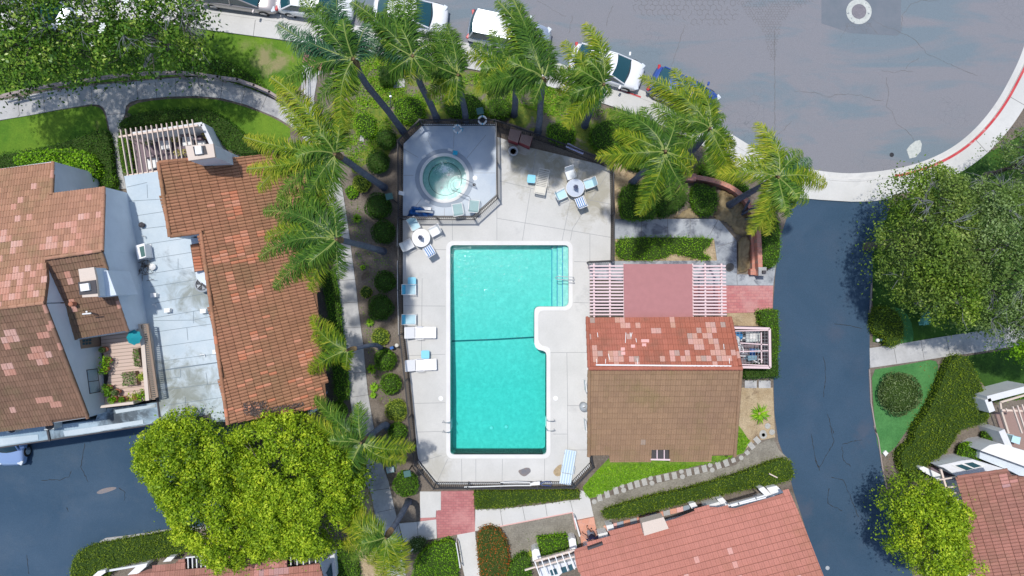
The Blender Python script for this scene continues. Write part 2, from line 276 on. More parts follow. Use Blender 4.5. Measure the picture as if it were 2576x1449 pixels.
# ------------------------------------------------------------------ object helpers
def tag(o, label=None, cat=None, group=None, kind=None):
    if label: o['label'] = label
    if cat: o['category'] = cat
    if group: o['group'] = group
    if kind: o['kind'] = kind
    return o
def thing(name, label, cat, loc, rz=0.0, group=None):
    o = bpy.data.objects.new(name, None); C.objects.link(o); o.location = loc; o.rotation_euler = (0, 0, rz)
    o.empty_display_size = 0.2
    return tag(o, label, cat, group)
def wloc(p):
    v = Vector((0, 0, 0))
    while p is not None: v += Vector(p.location); p = p.parent
    return v
class MB:
    def __init__(s): s.v = []; s.f = []; s.r = []
    def quad(s, *p, r=0.5):
        i = len(s.v); s.v += [tuple(q) for q in p]; s.f.append(tuple(range(i, i + len(p)))); s.r.append(r); return s
    def mesh(s, V, F, r=0.5):
        i = len(s.v); s.v += [tuple(q) for q in V]; s.f += [tuple(a + i for a in f) for f in F]; s.r += [r] * len(F); return s
    def box(s, x0, y0, z0, x1, y1, z1, r=0.5):
        V = [(x0, y0, z0), (x1, y0, z0), (x1, y1, z0), (x0, y1, z0), (x0, y0, z1), (x1, y0, z1), (x1, y1, z1), (x0, y1, z1)]
        return s.mesh(V, [(3, 2, 1, 0), (4, 5, 6, 7), (0, 1, 5, 4), (1, 2, 6, 5), (2, 3, 7, 6), (3, 0, 4, 7)], r)
    def obox(s, c, size, rz=0.0, r=0.5):
        hx, hy, hz = size[0] / 2, size[1] / 2, size[2] / 2; ca, sa = math.cos(rz), math.sin(rz)
        V = []
        for z in (-hz, hz):
            for x, y in ((-hx, -hy), (hx, -hy), (hx, hy), (-hx, hy)): V.append((c[0] + x * ca - y * sa, c[1] + x * sa + y * ca, c[2] + z))
        return s.mesh(V, [(3, 2, 1, 0), (4, 5, 6, 7), (0, 1, 5, 4), (1, 2, 6, 5), (2, 3, 7, 6), (3, 0, 4, 7)], r)
    def beam(s, a, b, wd, ht, r=0.5):
        """rectangular bar from a to b, wd across, ht in z (hung below the line)"""
        a = Vector(a); b = Vector(b); d = b - a; n = Vector((-d.y, d.x, 0))
        if n.length < 1e-6: n = Vector((1, 0, 0))
        n = n.normalized() * wd / 2; u = Vector((0, 0, -ht))
        if abs(d.z) > d.to_2d().length * 3: u = Vector((d.x, d.y, 0)); u = (u.normalized() if u.length > 1e-6 else Vector((0, 1, 0))) * ht
        V = [a - n + u, b - n + u, b + n + u, a + n + u, a - n, b - n, b + n, a + n]
        return s.mesh(V, [(3, 2, 1, 0), (4, 5, 6, 7), (0, 1, 5, 4), (1, 2, 6, 5), (2, 3, 7, 6), (3, 0, 4, 7)], r)
    def prism(s, pts, z0, z1, holes=(), r=0.5):
        """pts: world xy outline"""
        loops = [[(p[0], p[1]) for p in pts]] + [[(p[0], p[1]) for p in h] for h in holes]
        flat = [p for l in loops for p in l]
        tr = tessellate_polygon([[Vector((p[0], p[1], 0)) for p in l] for l in loops])
        i = len(s.v); n = len(flat)
        s.v += [(p[0], p[1], z1) for p in flat] + [(p[0], p[1], z0) for p in flat]
        for t in tr:
            a, b, c = (flat[k] for k in t)
            if (b[0] - a[0]) * (c[1] - a[1]) - (b[1] - a[1]) * (c[0] - a[0]) < 0: t = (t[0], t[2], t[1])
            s.f.append(tuple(i + k for k in t)); s.r.append(r)
            s.f.append(tuple(i + n + k for k in reversed(t))); s.r.append(r)
        k0 = 0
        for l in loops:
            m_ = len(l)
            for k in range(m_):
                a, b = k0 + k, k0 + (k + 1) % m_
                s.f.append((i + a, i + n + a, i + n + b, i + b)); s.r.append(r)
            k0 += m_
        return s
    def sheet(s, pts, z, holes=(), r=0.5):
        loops = [[(p[0], p[1]) for p in pts]] + [[(p[0], p[1]) for p in h] for h in holes]
        flat = [p for l in loops for p in l]
        tr = tessellate_polygon([[Vector((p[0], p[1], 0)) for p in l] for l in loops])
        i = len(s.v); s.v += [(p[0], p[1], z) for p in flat]
        for t in tr:
            a, b, c = (flat[k] for k in t)
            if (b[0] - a[0]) * (c[1] - a[1]) - (b[1] - a[1]) * (c[0] - a[0]) < 0: t = (t[0], t[2], t[1])
            s.f.append(tuple(i + k for k in t)); s.r.append(r)
        return s
    def tube(s, pts, rad, n=8, caps=True, r=0.5):
        pts = [Vector(p) for p in pts]; rad = rad if isinstance(rad, (list, tuple)) else [rad] * len(pts)
        i0 = len(s.v); ref = Vector((0, 0, 1))
        for k, p in enumerate(pts):
            d = (pts[min(k + 1, len(pts) - 1)] - pts[max(k - 1, 0)]).normalized()
            rf = ref if abs(d.z) < 0.95 else Vector((1, 0, 0))
            a = d.cross(rf).normalized(); b = d.cross(a)
            for j in range(n):
                t = 2 * math.pi * j / n; s.v.append(tuple(p + (a * math.cos(t) + b * math.sin(t)) * rad[k]))
        for k in range(len(pts) - 1):
            for j in range(n):
                a = i0 + k * n + j; b = i0 + k * n + (j + 1) % n
                s.f.append((a, b, b + n, a + n)); s.r.append(r)
        if caps:
            s.f.append(tuple(i0 + j for j in range(n))); s.f.append(tuple(i0 + (len(pts) - 1) * n + j for j in reversed(range(n)))); s.r += [r, r]
        return s
    def lathe(s, c, prof, n=24, r=0.5):
        i0 = len(s.v)
        for (rr, z) in prof:
            for j in range(n):
                t = 2 * math.pi * j / n; s.v.append((c[0] + rr * math.cos(t), c[1] + rr * math.sin(t), c[2] + z))
        for k in range(len(prof) - 1):
            for j in range(n):
                a = i0 + k * n + j; b = i0 + k * n + (j + 1) % n
                s.f.append((a, b, b + n, a + n)); s.r.append(r)
        s.f.append(tuple(i0 + j for j in reversed(range(n)))); s.f.append(tuple(i0 + (len(prof) - 1) * n + j for j in range(n))); s.r += [r, r]
        return s
def add(name, mb, mat, parent=None, smooth=False, bevel=0.0, local=False, rnd=False):
    """link the collected shapes as ONE mesh object; vertices are world unless local"""
    off = Vector((0, 0, 0))
    V = mb.v
    if not local:
        if parent is not None: off = wloc(parent)
        else:
            a = np.array(V); off = Vector((float(a[:, 0].mean()), float(a[:, 1].mean()), float(a[:, 2].min())))
        V = [(v[0] - off.x, v[1] - off.y, v[2] - off.z) for v in V]
    me = bpy.data.meshes.new(name); me.from_pydata(V, [], mb.f)
    me.materials.append(MATS[mat] if isinstance(mat, str) else mat)
    if smooth: me.polygons.foreach_set('use_smooth', [True] * len(me.polygons))
    if rnd:
        at = me.attributes.new('rnd', 'FLOAT', 'FACE'); at.data.foreach_set('value', mb.r)
    me.update(); o = bpy.data.objects.new(name, me); C.objects.link(o)
    if parent is not None: o.parent = parent
    elif not local: o.location = off
    if bevel:
        b = o.modifiers.new('bevel', 'BEVEL'); b.width = bevel; b.segments = 2; b.limit_method = 'ANGLE'
    return o
def mesh_np(name, V, F, rnd, mat, parent=None, smooth=False):
    V = np.asarray(V, dtype=np.float32); F = np.asarray(F, dtype=np.int32)
    if parent is not None: o_ = wloc(parent); off = np.array([o_.x, o_.y, o_.z], dtype=np.float32)
    else: off = np.array([V[:, 0].mean(), V[:, 1].mean(), V[:, 2].min()], dtype=np.float32)
    V = V - off
    me = bpy.data.meshes.new(name); k = F.shape[1]
    me.vertices.add(len(V)); me.vertices.foreach_set('co', V.ravel())
    me.loops.add(F.size); me.loops.foreach_set('vertex_index', F.ravel())
    me.polygons.add(len(F)); me.polygons.foreach_set('loop_start', np.arange(0, F.size, k, dtype=np.int32))
    me.polygons.foreach_set('loop_total', np.full(len(F), k, dtype=np.int32))
    if smooth: me.polygons.foreach_set('use_smooth', np.ones(len(F), dtype=bool))
    me.update(calc_edges=True)
    at = me.attributes.new('rnd', 'FLOAT', 'FACE'); at.data.foreach_set('value', np.asarray(rnd, dtype=np.float32))
    me.materials.append(MATS[mat]); o = bpy.data.objects.new(name, me); C.objects.link(o)
    if parent is not None: o.parent = parent
    else: o.location = tuple(float(a) for a in off)
    return o
def copy_tree(o, parent=None):
    c = o.copy(); C.objects.link(c); c.parent = parent
    for ch in list(o.children): copy_tree(ch, c)
    return c
# ------------------------------------------------------------------ polygon maths (numpy)
def inpoly(P, poly):
    x, y = P[:, 0], P[:, 1]; ins = np.zeros(len(P), bool); n = len(poly)
    for i in range(n):
        x0, y0 = poly[i]; x1, y1 = poly[(i + 1) % n]
        if y0 == y1: continue
        c = ((y0 > y) != (y1 > y)) & (x < (x1 - x0) * (y - y0) / (y1 - y0) + x0); ins ^= c
    return ins
def edgedist(P, poly):
    d = np.full(len(P), 1e9); n = len(poly)
    for i in range(n):
        a = np.array(poly[i]); b = np.array(poly[(i + 1) % n]); ab = b - a
        t = np.clip(((P - a) @ ab) / max(ab @ ab, 1e-9), 0, 1)
        d = np.minimum(d, np.hypot(*(P - (a + t[:, None] * ab)).T))
    return d
def area(poly):
    a = 0
    for i in range(len(poly)):
        x0, y0 = poly[i]; x1, y1 = poly[(i + 1) % len(poly)]; a += x0 * y1 - x1 * y0
    return abs(a) / 2
def sample(poly, n):
    p = np.array(poly); lo, hi = p.min(0), p.max(0); out = []; tot = 0
    while tot < n:
        q = rng.uniform(lo, hi, (max(n, 64) * 2, 2)); q = q[inpoly(q, poly)]; out.append(q); tot += len(q)
    return np.concatenate(out)[:n]
def smoothpoly(pts, it=2):
    for _ in range(it):
        q = []
        for i in range(len(pts)):
            a, b = pts[i], pts[(i + 1) % len(pts)]
            q += [(a[0] * .75 + b[0] * .25, a[1] * .75 + b[1] * .25), (a[0] * .25 + b[0] * .75, a[1] * .25 + b[1] * .75)]
        pts = q
    return pts
def wp(pts, z=0.0): return [P2(W(x, y, z)) for x, y in pts]
def leaves(c, size, normal_up=0.6, aspect=0.5, nrm=None):
    """diamond leaves at the centres c"""
    n = len(c); s = size * rng.uniform(0.6, 1.25, n)
    nn = rng.normal(0, 1, (n, 3))
    base = np.array([[0, 0, 1.0]]) if nrm is None else nrm
    nn = nn * (1 - normal_up) + base * normal_up * 1.6; nn /= np.linalg.norm(nn, axis=1)[:, None] + 1e-9
    t = rng.normal(0, 1, (n, 3)); t -= (t * nn).sum(1)[:, None] * nn; t /= np.linalg.norm(t, axis=1)[:, None] + 1e-9
    b = np.cross(nn, t); s = s[:, None]
    V = np.stack([c - t * s * .5, c - b * s * .5 * aspect + t * s * .05, c + t * s * .5, c + b * s * .5 * aspect + t * s * .05], 1).reshape(-1, 3)
    return V, np.arange(4 * n).reshape(-1, 4)
def vnoise(P, s, seed=0):
    """cheap smooth value noise for clumping"""
    r_ = np.random.default_rng(seed + 11); a = np.zeros(len(P))
    for k in range(7):
        d = r_.normal(0, 1, 2); d /= np.linalg.norm(d); f = s * r_.uniform(0.5, 1.7)
        a += np.sin(P[:, 0] * d[0] * f + P[:, 1] * d[1] * f + r_.uniform(0, 6.28))
    return a / 7
simple('tile_pale', (0.70, 0.40, 0.36), 0.85, grain=.1)
simple('pump_blue', (0.16, 0.30, 0.40), 0.5)
leafmat('leaf_flower_yellow', [(0, (0.300, 0.300, 0.050)), (0.5, (0.650, 0.550, 0.150)), (1, (0.800, 0.720, 0.350))])
simple('tub_seat', (0.01, 0.42, 0.62), 0.5)
simple('lounger_pale', (0.60, 0.70, 0.78), 0.5, grain=.08)
simple('rope_teal', (0.005, 0.12, 0.15), 0.7)
blotchy('cover_iron', (0.20, 0.19, 0.21), (0.25, 0.23, 0.25), 6, fine=.2)
blotchy('stain_dark', (0.10, 0.095, 0.09), (0.14, 0.13, 0.12), 3, fine=.2)

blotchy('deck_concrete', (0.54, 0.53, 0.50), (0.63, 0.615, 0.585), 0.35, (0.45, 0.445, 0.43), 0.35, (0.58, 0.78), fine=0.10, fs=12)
def add_stain(mn, spots, c, z=.1):
    """dirt stains with ragged outlines at fixed places on the slab"""
    m = MATS[mn]; nt = m.node_tree; bs = nt.nodes['Principled BSDF']; src = bs.inputs['Base Color'].links[0].from_socket; k = src
    n1 = noise(nt, 1.1, 7, 0.7, dist=0.8)
    for (x, y, r, amt) in spots:
        d = nt.nodes.new('ShaderNodeVectorMath'); d.operation = 'DISTANCE'; nt.links.new(gpos(nt), d.inputs[0]); d.inputs[1].default_value = tuple(W(x, y, z))
        q = nt.nodes.new('ShaderNodeMath'); q.operation = 'DIVIDE'; nt.links.new(d.outputs['Value'], q.inputs[0]); q.inputs[1].default_value = r
        s = nt.nodes.new('ShaderNodeMath'); s.operation = 'SUBTRACT'; nt.links.new(n1, s.inputs[0]); 
        h = nt.nodes.new('ShaderNodeMath'); h.operation = 'MULTIPLY'; nt.links.new(q.outputs[0], h.inputs[0]); h.inputs[1].default_value = .35; nt.links.new(h.outputs[0], s.inputs[1])
        k = mix(nt, k, c, ramp(nt, s.outputs[0], [(0.16, 0.0), (0.42, amt)]))
    nt.links.new(k, bs.inputs['Base Color'])
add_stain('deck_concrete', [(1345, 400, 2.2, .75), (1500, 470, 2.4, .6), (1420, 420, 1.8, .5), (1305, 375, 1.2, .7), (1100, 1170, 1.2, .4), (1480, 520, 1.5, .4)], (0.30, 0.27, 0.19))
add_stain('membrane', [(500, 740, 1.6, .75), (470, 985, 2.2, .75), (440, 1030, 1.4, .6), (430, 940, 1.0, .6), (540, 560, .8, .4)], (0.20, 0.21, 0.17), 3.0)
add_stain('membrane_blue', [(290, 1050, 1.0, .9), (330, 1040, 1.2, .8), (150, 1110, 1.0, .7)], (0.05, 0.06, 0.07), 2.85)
add_stain('turf', [(668, 148, .95, .75), (704, 162, .8, .7), (620, 112, .5, .3)], (0.30, 0.24, 0.13), 0)
add_stain('drive_asphalt', [(2170, 1090, .8, .35), (2010, 1280, 1.0, .3), (2100, 830, .8, .25)], (0.10, 0.10, 0.125), 0)

def weedy(name, g1, g2, lo, hi):
    m, nt, bs = new_mat(name)
    s = ramp(nt, noise(nt, 0.9, 5), [(0.35, (0.16, 0.13, 0.10)), (0.65, (0.25, 0.21, 0.165))]); g = ramp(nt, noise(nt, 3.5, 4), [(0.35, g1), (0.65, g2)])
    c = mix(nt, s, g, ramp(nt, noise(nt, 0.8, 7, 0.68, dist=.5), [(lo, 0.0), (hi, 1.0)])); f = noise(nt, 14, 5, .75)
    c = mix(nt, c, ramp(nt, f, [(0.3, 0.5), (0.65, 1.0)]), 1.0, 'MULTIPLY'); nt.links.new(c, bs.inputs['Base Color']); bs.inputs['Roughness'].default_value = .9; bump(nt, bs, f, .9); MATS[name] = m
weedy('weedy_bed', (0.11, 0.20, 0.02), (0.24, 0.27, 0.03), 0.42, 0.50)
weedy('lush_bed', (0.10, 0.22, 0.012), (0.20, 0.34, 0.02), 0.05, 0.10)
simple('pale_stripe', (0.40, 0.52, 0.62), 0.6)
# ================================================================== THE SETTING
def structure(name, mb, mat, label=None, kind='structure', parent=None, **k):
    o = add(name, mb, mat, parent, **k)
    if parent is None: tag(o, label, None, None, kind)
    return o
def arc(cx, cy, r, a0, a1, n=6):
    return [(cx + r * math.cos(math.radians(a0 + (a1 - a0) * i / n)), cy + r * math.sin(math.radians(a0 + (a1 - a0) * i / n))) for i in range(n + 1)]
def pool_outline(g=0.0, rr=9):
    x0, x1, x2, x3 = 1133 - g, 1430 + g, 1344 + g, 1374.5 + g; y0, y1, y2, y3 = 617 - g, 771 + g, 877 - g, 1142 + g
    p = arc(x0 + rr, y0 + rr, rr, 180, 270) + arc(x1 - rr, y0 + rr, rr, 270, 360) + arc(x1 - rr - 4, y1 - rr - 4, rr + 4, 0, 90)
    p += arc(x2 + rr + 4, y1 + rr + 4, rr + 4, 270, 180) if False else [(x2 + 12, y1), (x2 + 5, y1 + 2), (x2 + 1, y1 + 7), (x2, y1 + 14)]
    p += [(x2, y2 - 13), (x2 + 3, y2 - 4), (x2 + 10, y2 + 2), (x2 + 18, y2 + 4), (x3 - 8, y2 + 5), (x3 - 2, y2 + 9), (x3, y2 + 16)]
    p += arc(x3 - rr, y3 - rr, rr, 0, 90) + arc(x0 + rr, y3 - rr, rr, 90, 180)
    return p
POOL = wp(pool_outline()); COPE = wp(pool_outline(10, 16))
SPC = W(1118.5, 448.6); SPR = 1.31
def circ(c, r, n=48, z=None): return [(c[0] + r * math.cos(2 * math.pi * i / n), c[1] + r * math.sin(2 * math.pi * i / n)) for i in range(n)]
big = 400
structure('ground', MB().sheet([(-big, -big), (big, -big), (big, big), (-big, big)], 0.0, [POOL, circ(SPC, SPR)]), 'soil')
# road edge (plan units), street beyond it
ROAD = [(-120, 12), (60, 14), (170, 0), (300, -14), (400, -12), (495, 8), (629, 26), (760, 43), (879, 62), (1020, 82), (1157, 104), (1270, 126), (1380, 151), (1480, 182), (1609, 224), (1700, 262), (1800, 312), (1880, 362), (1950, 405), (2030, 425), (2085, 433), (2140, 437), (2205, 432), (2270, 422), (2330, 404), (2387, 377), (2435, 342), (2478, 297), (2512, 250), (2538, 203), (2562, 155), (2580, 105), (2600, 40), (2612, -60), (2612, -300)]
def smoothline(pts, it=2):
    for _ in range(it):
        q = [pts[0]]
        for a, b in zip(pts, pts[1:]): q += [(a[0] * .75 + b[0] * .25, a[1] * .75 + b[1] * .25), (a[0] * .25 + b[0] * .75, a[1] * .25 + b[1] * .75)]
        pts = q + [pts[-1]]
    return pts
ROAD = smoothline(ROAD)
def offset(line, d):
    out = []
    for i, p in enumerate(line):
        a = line[max(i - 1, 0)]; b = line[min(i + 1, len(line) - 1)]
        t = np.array([b[0] - a[0], b[1] - a[1]], float); t /= np.linalg.norm(t) + 1e-9
        out.append((p[0] - t[1] * d, p[1] + t[0] * d))
    return out
structure('street', MB().sheet(wp(ROAD + [(2612, -1500), (-1500, -1500), (-1500, 12)]), 0.006), 'street_asphalt')
def band(d0, d1, z0, z1, i0=0, i1=None):
    a = offset(ROAD, d0)[i0:i1]; b = offset(ROAD, d1)[i0:i1]
    m_ = MB()
    for k in range(len(a) - 1):
        q = wp([a[k], a[k + 1], b[k + 1], b[k]])
        m_.mesh([(p[0], p[1], z1) for p in q] + [(p[0], p[1], z0) for p in q], [(3, 2, 1, 0), (0, 1, 5, 4), (1, 2, 6, 5), (2, 3, 7, 6), (3, 0, 4, 7)])
    return m_
gut = structure('gutter', band(0, 15, 0, 0.014), 'concrete')
structure('kerb', band(15, 21, 0, 0.12), 'concrete')
sw = structure('sidewalk', band(21.3, 64, 0, 0.113), 'concrete')
i_red = [i for i, p in enumerate(ROAD) if p[0] > 2240]
structure('kerb_paint', band(15.3, 21.5, 0.10, 0.126, i_red[0]), 'kerb_red')
i2 = [i for i, p in enumerate(ROAD) if 1535 < p[0] < 1650]
structure('kerb_paint', band(16.5, 20.5, 0.10, 0.126, i2[0], i2[-1]), 'kerb_red')
jm = MB(); O1 = offset(ROAD, 1); O2 = offset(ROAD, 64); acc = 0; last = O1[0]
for k in range(1, len(O1)):
    acc += math.dist(O1[k], last); last = O1[k]
    if acc > 132:
        acc = 0; a, b = W(*O2[k], .117), W(*offset(ROAD, 22)[k], .117); jm.beam(a, b, 0.025, 0.006)
structure('sidewalk_joint', jm, 'joint', parent=sw)
# driveways
structure('driveway', MB().sheet(wp([(1990, 480), (2060, 488), (2241, 494), (2232, 540), (2212, 610), (2194, 700), (2188, 800), (2187, 930), (2195, 1040), (2212, 1140), (2228, 1220), (2262, 1330), (2300, 1460), (2300, 1900), (2060, 1900), (2064, 1449), (2030, 1340), (1996, 1235), (1980, 1170), (1958, 1110), (1948, 1040), (1944, 900), (1944, 780), (1950, 690), (1962, 600), (1985, 530)]), 0.010), 'drive_asphalt')
ap = structure('driveway_apron', MB().prism(wp([(1992, 446), (2032, 452), (2090, 459), (2140, 462), (2205, 457), (2242, 450), (2244, 500), (2190, 507), (2140, 508), (2060, 503), (1995, 497)]), 0.0, 0.118), 'concrete')
structure('parking_lot', MB().sheet(wp([(-500, 1040), (420, 1040), (620, 1090), (620, 1330), (500, 1328), (430, 1338), (330, 1356), (262, 1366), (222, 1385), (190, 1410), (176, 1449), (176, 1900), (-500, 1900)]), 0.008), 'lot_asphalt')
structure('parking_kerb', MB().prism(wp([(252, 1362), (268, 1352), (330, 1345), (430, 1329), (560, 1318), (560, 1324), (432, 1336), (332, 1352), (268, 1361), (256, 1369)]), 0, .10), 'path_concrete')
# street details
structure('street_patch', MB().sheet(wp(T(0, 3, (618, -80), (1388, -80), (1385, 318), (1350, 345), (900, 320), (618, 225))), 0.010), 'asphalt_patch')
structure('street_patch', MB().sheet(wp(T(1, 3, (1440, 95), (1475, 50), (1525, 10), (1570, 0), (1588, 40), (1578, 110), (1530, 165), (1470, 180))), 0.013), 'chip_white')
structure('lot_patch', MB().sheet(wp(smoothpoly(T(3, 0, (925, 640), (1000, 600), (1120, 585), (1130, 605), (1040, 640), (960, 660)))), 0.013), 'old_patch')
cm = MB()
def crack(pts, z=0.011, wd=0.022, mb=cm):
    ln = []
    for a, b in zip(pts, pts[1:]):
        n = max(2, int(math.dist(a, b) / 6))
        for i in range(n): t = i / n; ln.append((a[0] + (b[0] - a[0]) * t + random.uniform(-1.6, 1.6), a[1] + (b[1] - a[1]) * t + random.uniform(-1.6, 1.6)))
    ln.append(pts[-1])
    for a, b in zip(ln, ln[1:]):
        wv_ = wd * random.uniform(0.4, 1.1); A, B = W(*a, z), W(*b, z); mb.beam(A, B, wv_, 0.004)
crack(T(0, 3, (1085, 170), (1220, 250), (1380, 310), (1520, 380), (1640, 520), (1800, 590), (1950, 660), (2130, 730)))
crack(T(0, 3, (360, 880), (560, 895), (700, 940), (800, 905), (1000, 920), (1150, 970), (1215, 965)))
crack(T(0, 3, (1243, 750), (1270, 900), (1245, 1030), (1300, 1070), (1340, 1190), (1450, 1270), (1530, 1370)))
crack(T(0, 3, (1390, 300), (1400, 150), (1480, 40), (1600, 5), (1760, 10)))
crack(T(0, 3, (165, 300), (170, 700), (165, 1000), (172, 1300)), wd=.03); crack(T(0, 3, (880, 220), (830, 320), (800, 370)))
crack(T(0, 3, (1060, 200), (1100, 260), (1160, 330))); crack(T(0, 3, (1430, 670), (1480, 600), (1560, 560)))
crack(T(0, 3, (1200, 680), (1330, 700), (1420, 680), (1510, 695))); crack(T(0, 3, (185, 1310), (260, 1250), (330, 1170)))
crack(T(0, 2, (700, 150), (680, 250), (665, 320))); crack(T(0, 2, (1090, 60), (1040, 180), (1030, 250)))
crack(T(0, 2, (1790, 240), (1740, 380), (1690, 540), (1645, 690))); crack(T(0, 2, (360, 0), (520, 100), (640, 160)), wd=.012)
def net(cx, cy, sx, sy, n, mb=cm):
    """crazing: short edges between jittered grid points"""
    for i in range(n):
        a = (cx + random.uniform(-sx, sx), cy + random.uniform(-sy, sy)); t = random.choice([0, 60, 120]) + random.uniform(-20, 20); l = random.uniform(5, 13)
        b = (a[0] + l * math.cos(math.radians(t)), a[1] + l * math.sin(math.radians(t))); mb.beam(W(*a, .011), W(*b, .011), 0.014, .004)
def hexnet(x0, y0, x1, y1, s, poly, mb=cm):
    r = 0
    y = y0
    while y < y1:
        x = x0 + (s * .87 if r % 2 else 0)
        while x < x1:
            if inpoly(np.array([[x, y]]), poly)[0]:
                c = [(x + s * math.cos(math.radians(90 + 60 * k)) * random.uniform(.8, 1.2), y + s * math.sin(math.radians(90 + 60 * k)) * random.uniform(.8, 1.2)) for k in range(4)]
                for a, b in zip(c, c[1:]):
                    if random.random() < .8: mb.beam(W(*a, .011), W(*b, .011), 0.013, .004)
            x += s * 1.74
        y += s * 1.5; r += 1
hexnet(1860, -5, 2070, 170, 4.2, [(1850, -5), (2060, -5), (2030, 10), (1990, 25), (1968, 60), (1958, 110), (1950, 150), (1940, 150), (1925, 90), (1905, 60), (1880, 35)])
hexnet(1600, -5, 1860, 60, 8, [(1500, -5), (1900, -5), (1890, 40), (1800, 66), (1640, 40)])
hexnet(2110, 55, 2200, 85, 5, [(2120, 56), (2180, 48), (2200, 60), (2190, 80), (2130, 72)])
structure('street_cracks', cm, 'joint')
cm2 = MB()
for q in (T(3, 3, (700, 0), (740, 150), (600, 400), (560, 330)), T(3, 3, (720, 490), (830, 520), (900, 690), (960, 830), (980, 880)), T(3, 3, (690, 600), (680, 750), (820, 820)), T(2, 3, (640, 700), (660, 870), (640, 1100)), T(2, 3, (680, 1260), (710, 1380), (740, 1449)), T(3, 3, (820, 180), (960, 140), (1010, 135)), T(3, 3, (820, 200), (830, 330), (900, 390)), T(3, 3, (520, 80), (560, 300), (600, 430)), T(2, 3, (740, 390), (900, 410), (1010, 440)),
          T(3, 0, (820, 170), (780, 400), (850, 540)), T(3, 0, (690, 430), (660, 490), (580, 520), (400, 525)), T(3, 0, (260, 1250), (280, 1430)), T(3, 0, (640, 790), (660, 830)), T(3, 0, (1150, 600), (1210, 640), (1200, 720))):
    crack(q, .015, .034, cm2)
structure('driveway_cracks', cm2, 'tyre')
# garden paths
def slab(name, pts, mat='path_concrete', z=0.07, smooth=0, joints=(), jw=0.022, jm_='joint', holes=(), wpx=True):
    p = wp(smoothpoly(pts, smooth) if smooth else pts)
    o = structure(name, MB().prism(p, -0.05, z, holes), mat)
    if joints:
        m_ = MB()
        for a, b in joints: m_.beam(W(*a, z + .004), W(*b, z + .004), jw, 0.004)
        structure(name + '_joint', m_, jm_, parent=o)
    return o
def lines(r, c, *q): return [tuple(T(r, c, (a, b), (d, e))) for a, b, d, e in q]
slab('curved_path', [(-60, 268), (0, 254), (44, 246), (110, 232), (170, 223), (229, 216), (290, 210), (341, 206), (400, 200), (443, 197), (480, 195), (512, 194), (560, 202), (612, 217), (655, 234), (700, 256), (740, 275), (775, 300), (806, 340), (832, 392), (850, 430), (862, 478), (875, 560), (886, 645), (897, 730), (902, 778), (913, 859), (926, 989), (941, 1077), (954, 1145), (978, 1212), (993, 1280), (1010, 1350), (1022, 1449), (1022, 1500), (975, 1500), (968, 1400), (945, 1300), (934, 1240), (913, 1200), (905, 1130), (890, 1060), (878, 985), (868, 900), (861, 825), (855, 770), (849, 730), (845, 660), (836, 585), (827, 508), (812, 440), (785, 380), (755, 336), (728, 315), (700, 298), (668, 284), (620, 264), (560, 248), (494, 242), (420, 244), (345, 252), (328, 258), (318, 268), (316, 286), (300, 330), (298, 360), (303, 400), (312, 443), (320, 475), (298, 475), (288, 443), (284, 377), (276, 320), (268, 286), (262, 272), (250, 264), (229, 263), (150, 276), (80, 290), (0, 303), (-60, 318)],
     joints=lines(0, 0, (165, 950, 190, 1115), (415, 900, 430, 1085), (645, 870, 665, 1040), (880, 830, 890, 1010), (1318, 790, 1332, 960), (1500, 790, 1515, 940), (1695, 760, 1700, 930), (1915, 755, 1928, 935), (2150, 800, 2130, 950), (2370, 860, 2330, 1000), (1035, 1105, 1215, 1095))
     + lines(0, 1, (165, 920, 110, 1050)) + lines(1, 1, (860, 910, 945, 905), (840, 1140, 985, 1130), (850, 1360, 1020, 1345)) + lines(2, 1, (885, 190, 1050, 180), (915, 430, 1075, 423), (955, 870, 1120, 855), (985, 1100, 1145, 1075), (1110, 1280, 1180, 1272))
     + lines(3, 1, (1190, 625, 1355, 600), (1230, 835, 1390, 800), (1430, 960, 1400, 1100)))
slab('entry_path', [(766, 118), (780, 116), (826, 130), (824, 178), (800, 190), (790, 250), (800, 290), (770, 292), (765, 240), (772, 200), (762, 165)], 'path_concrete', 0.055)
slab('brick_landing', [(768, 114), (832, 128), (830, 180), (800, 178), (762, 158)], 'paving_rust', 0.085)
# around the clubhouse
slab('club_path', [(1546, 551), (1806, 551), (1852, 605), (1853, 690), (1905, 690), (1925, 684), (1951, 664), (1944, 718), (1700, 718), (1484, 700), (1484, 657), (1803, 655.6), (1796, 602), (1546, 601)], 'stained_concrete', 0.07,
     joints=lines(1, 2, (1365, 765, 1365, 930), (1620, 765, 1620, 925), (1837, 765, 1837, 930), (2110, 765, 2025, 920), (2280, 975, 2095, 1035), (2288, 1300, 2292, 1400)))
slab('red_landing', [(1700, 718.5), (1944, 718.5), (1942, 785), (1700, 790)], 'paving_red', 0.075)
for i, x in enumerate((1885, 1920)): slab('side_step', [(x - 12, 957), (x + 18, 957), (x + 18, 976), (x - 12, 976)], 'path_concrete', 0.05)
structure('mulch_bed', MB().sheet(wp([(1546, 410), (1640, 410), (1700, 440), (1726, 470), (1700, 551), (1546, 551)]), 0.012), 'mulch')
structure('mulch_bed', MB().sheet(wp([(1546, 600), (1797, 600), (1803, 656), (1546, 656)]), 0.013), 'mulch')
structure('mulch_bed', MB().sheet(wp([(1828, 786), (1943, 785), (1946, 830), (1835, 850)]), 0.012), 'mulch')
structure('mulch_bed', MB().sheet(wp([(1860, 975), (1944, 975), (1948, 1060), (1950, 1100), (1900, 1110), (1850, 1150), (1845, 1000)]), 0.012), 'mulch')
structure('mulch_bed', MB().sheet(wp([(880, 1240), (935, 1225), (950, 1290), (960, 1340), (985, 1449), (900, 1449), (890, 1330)]), 0.012), 'mulch')
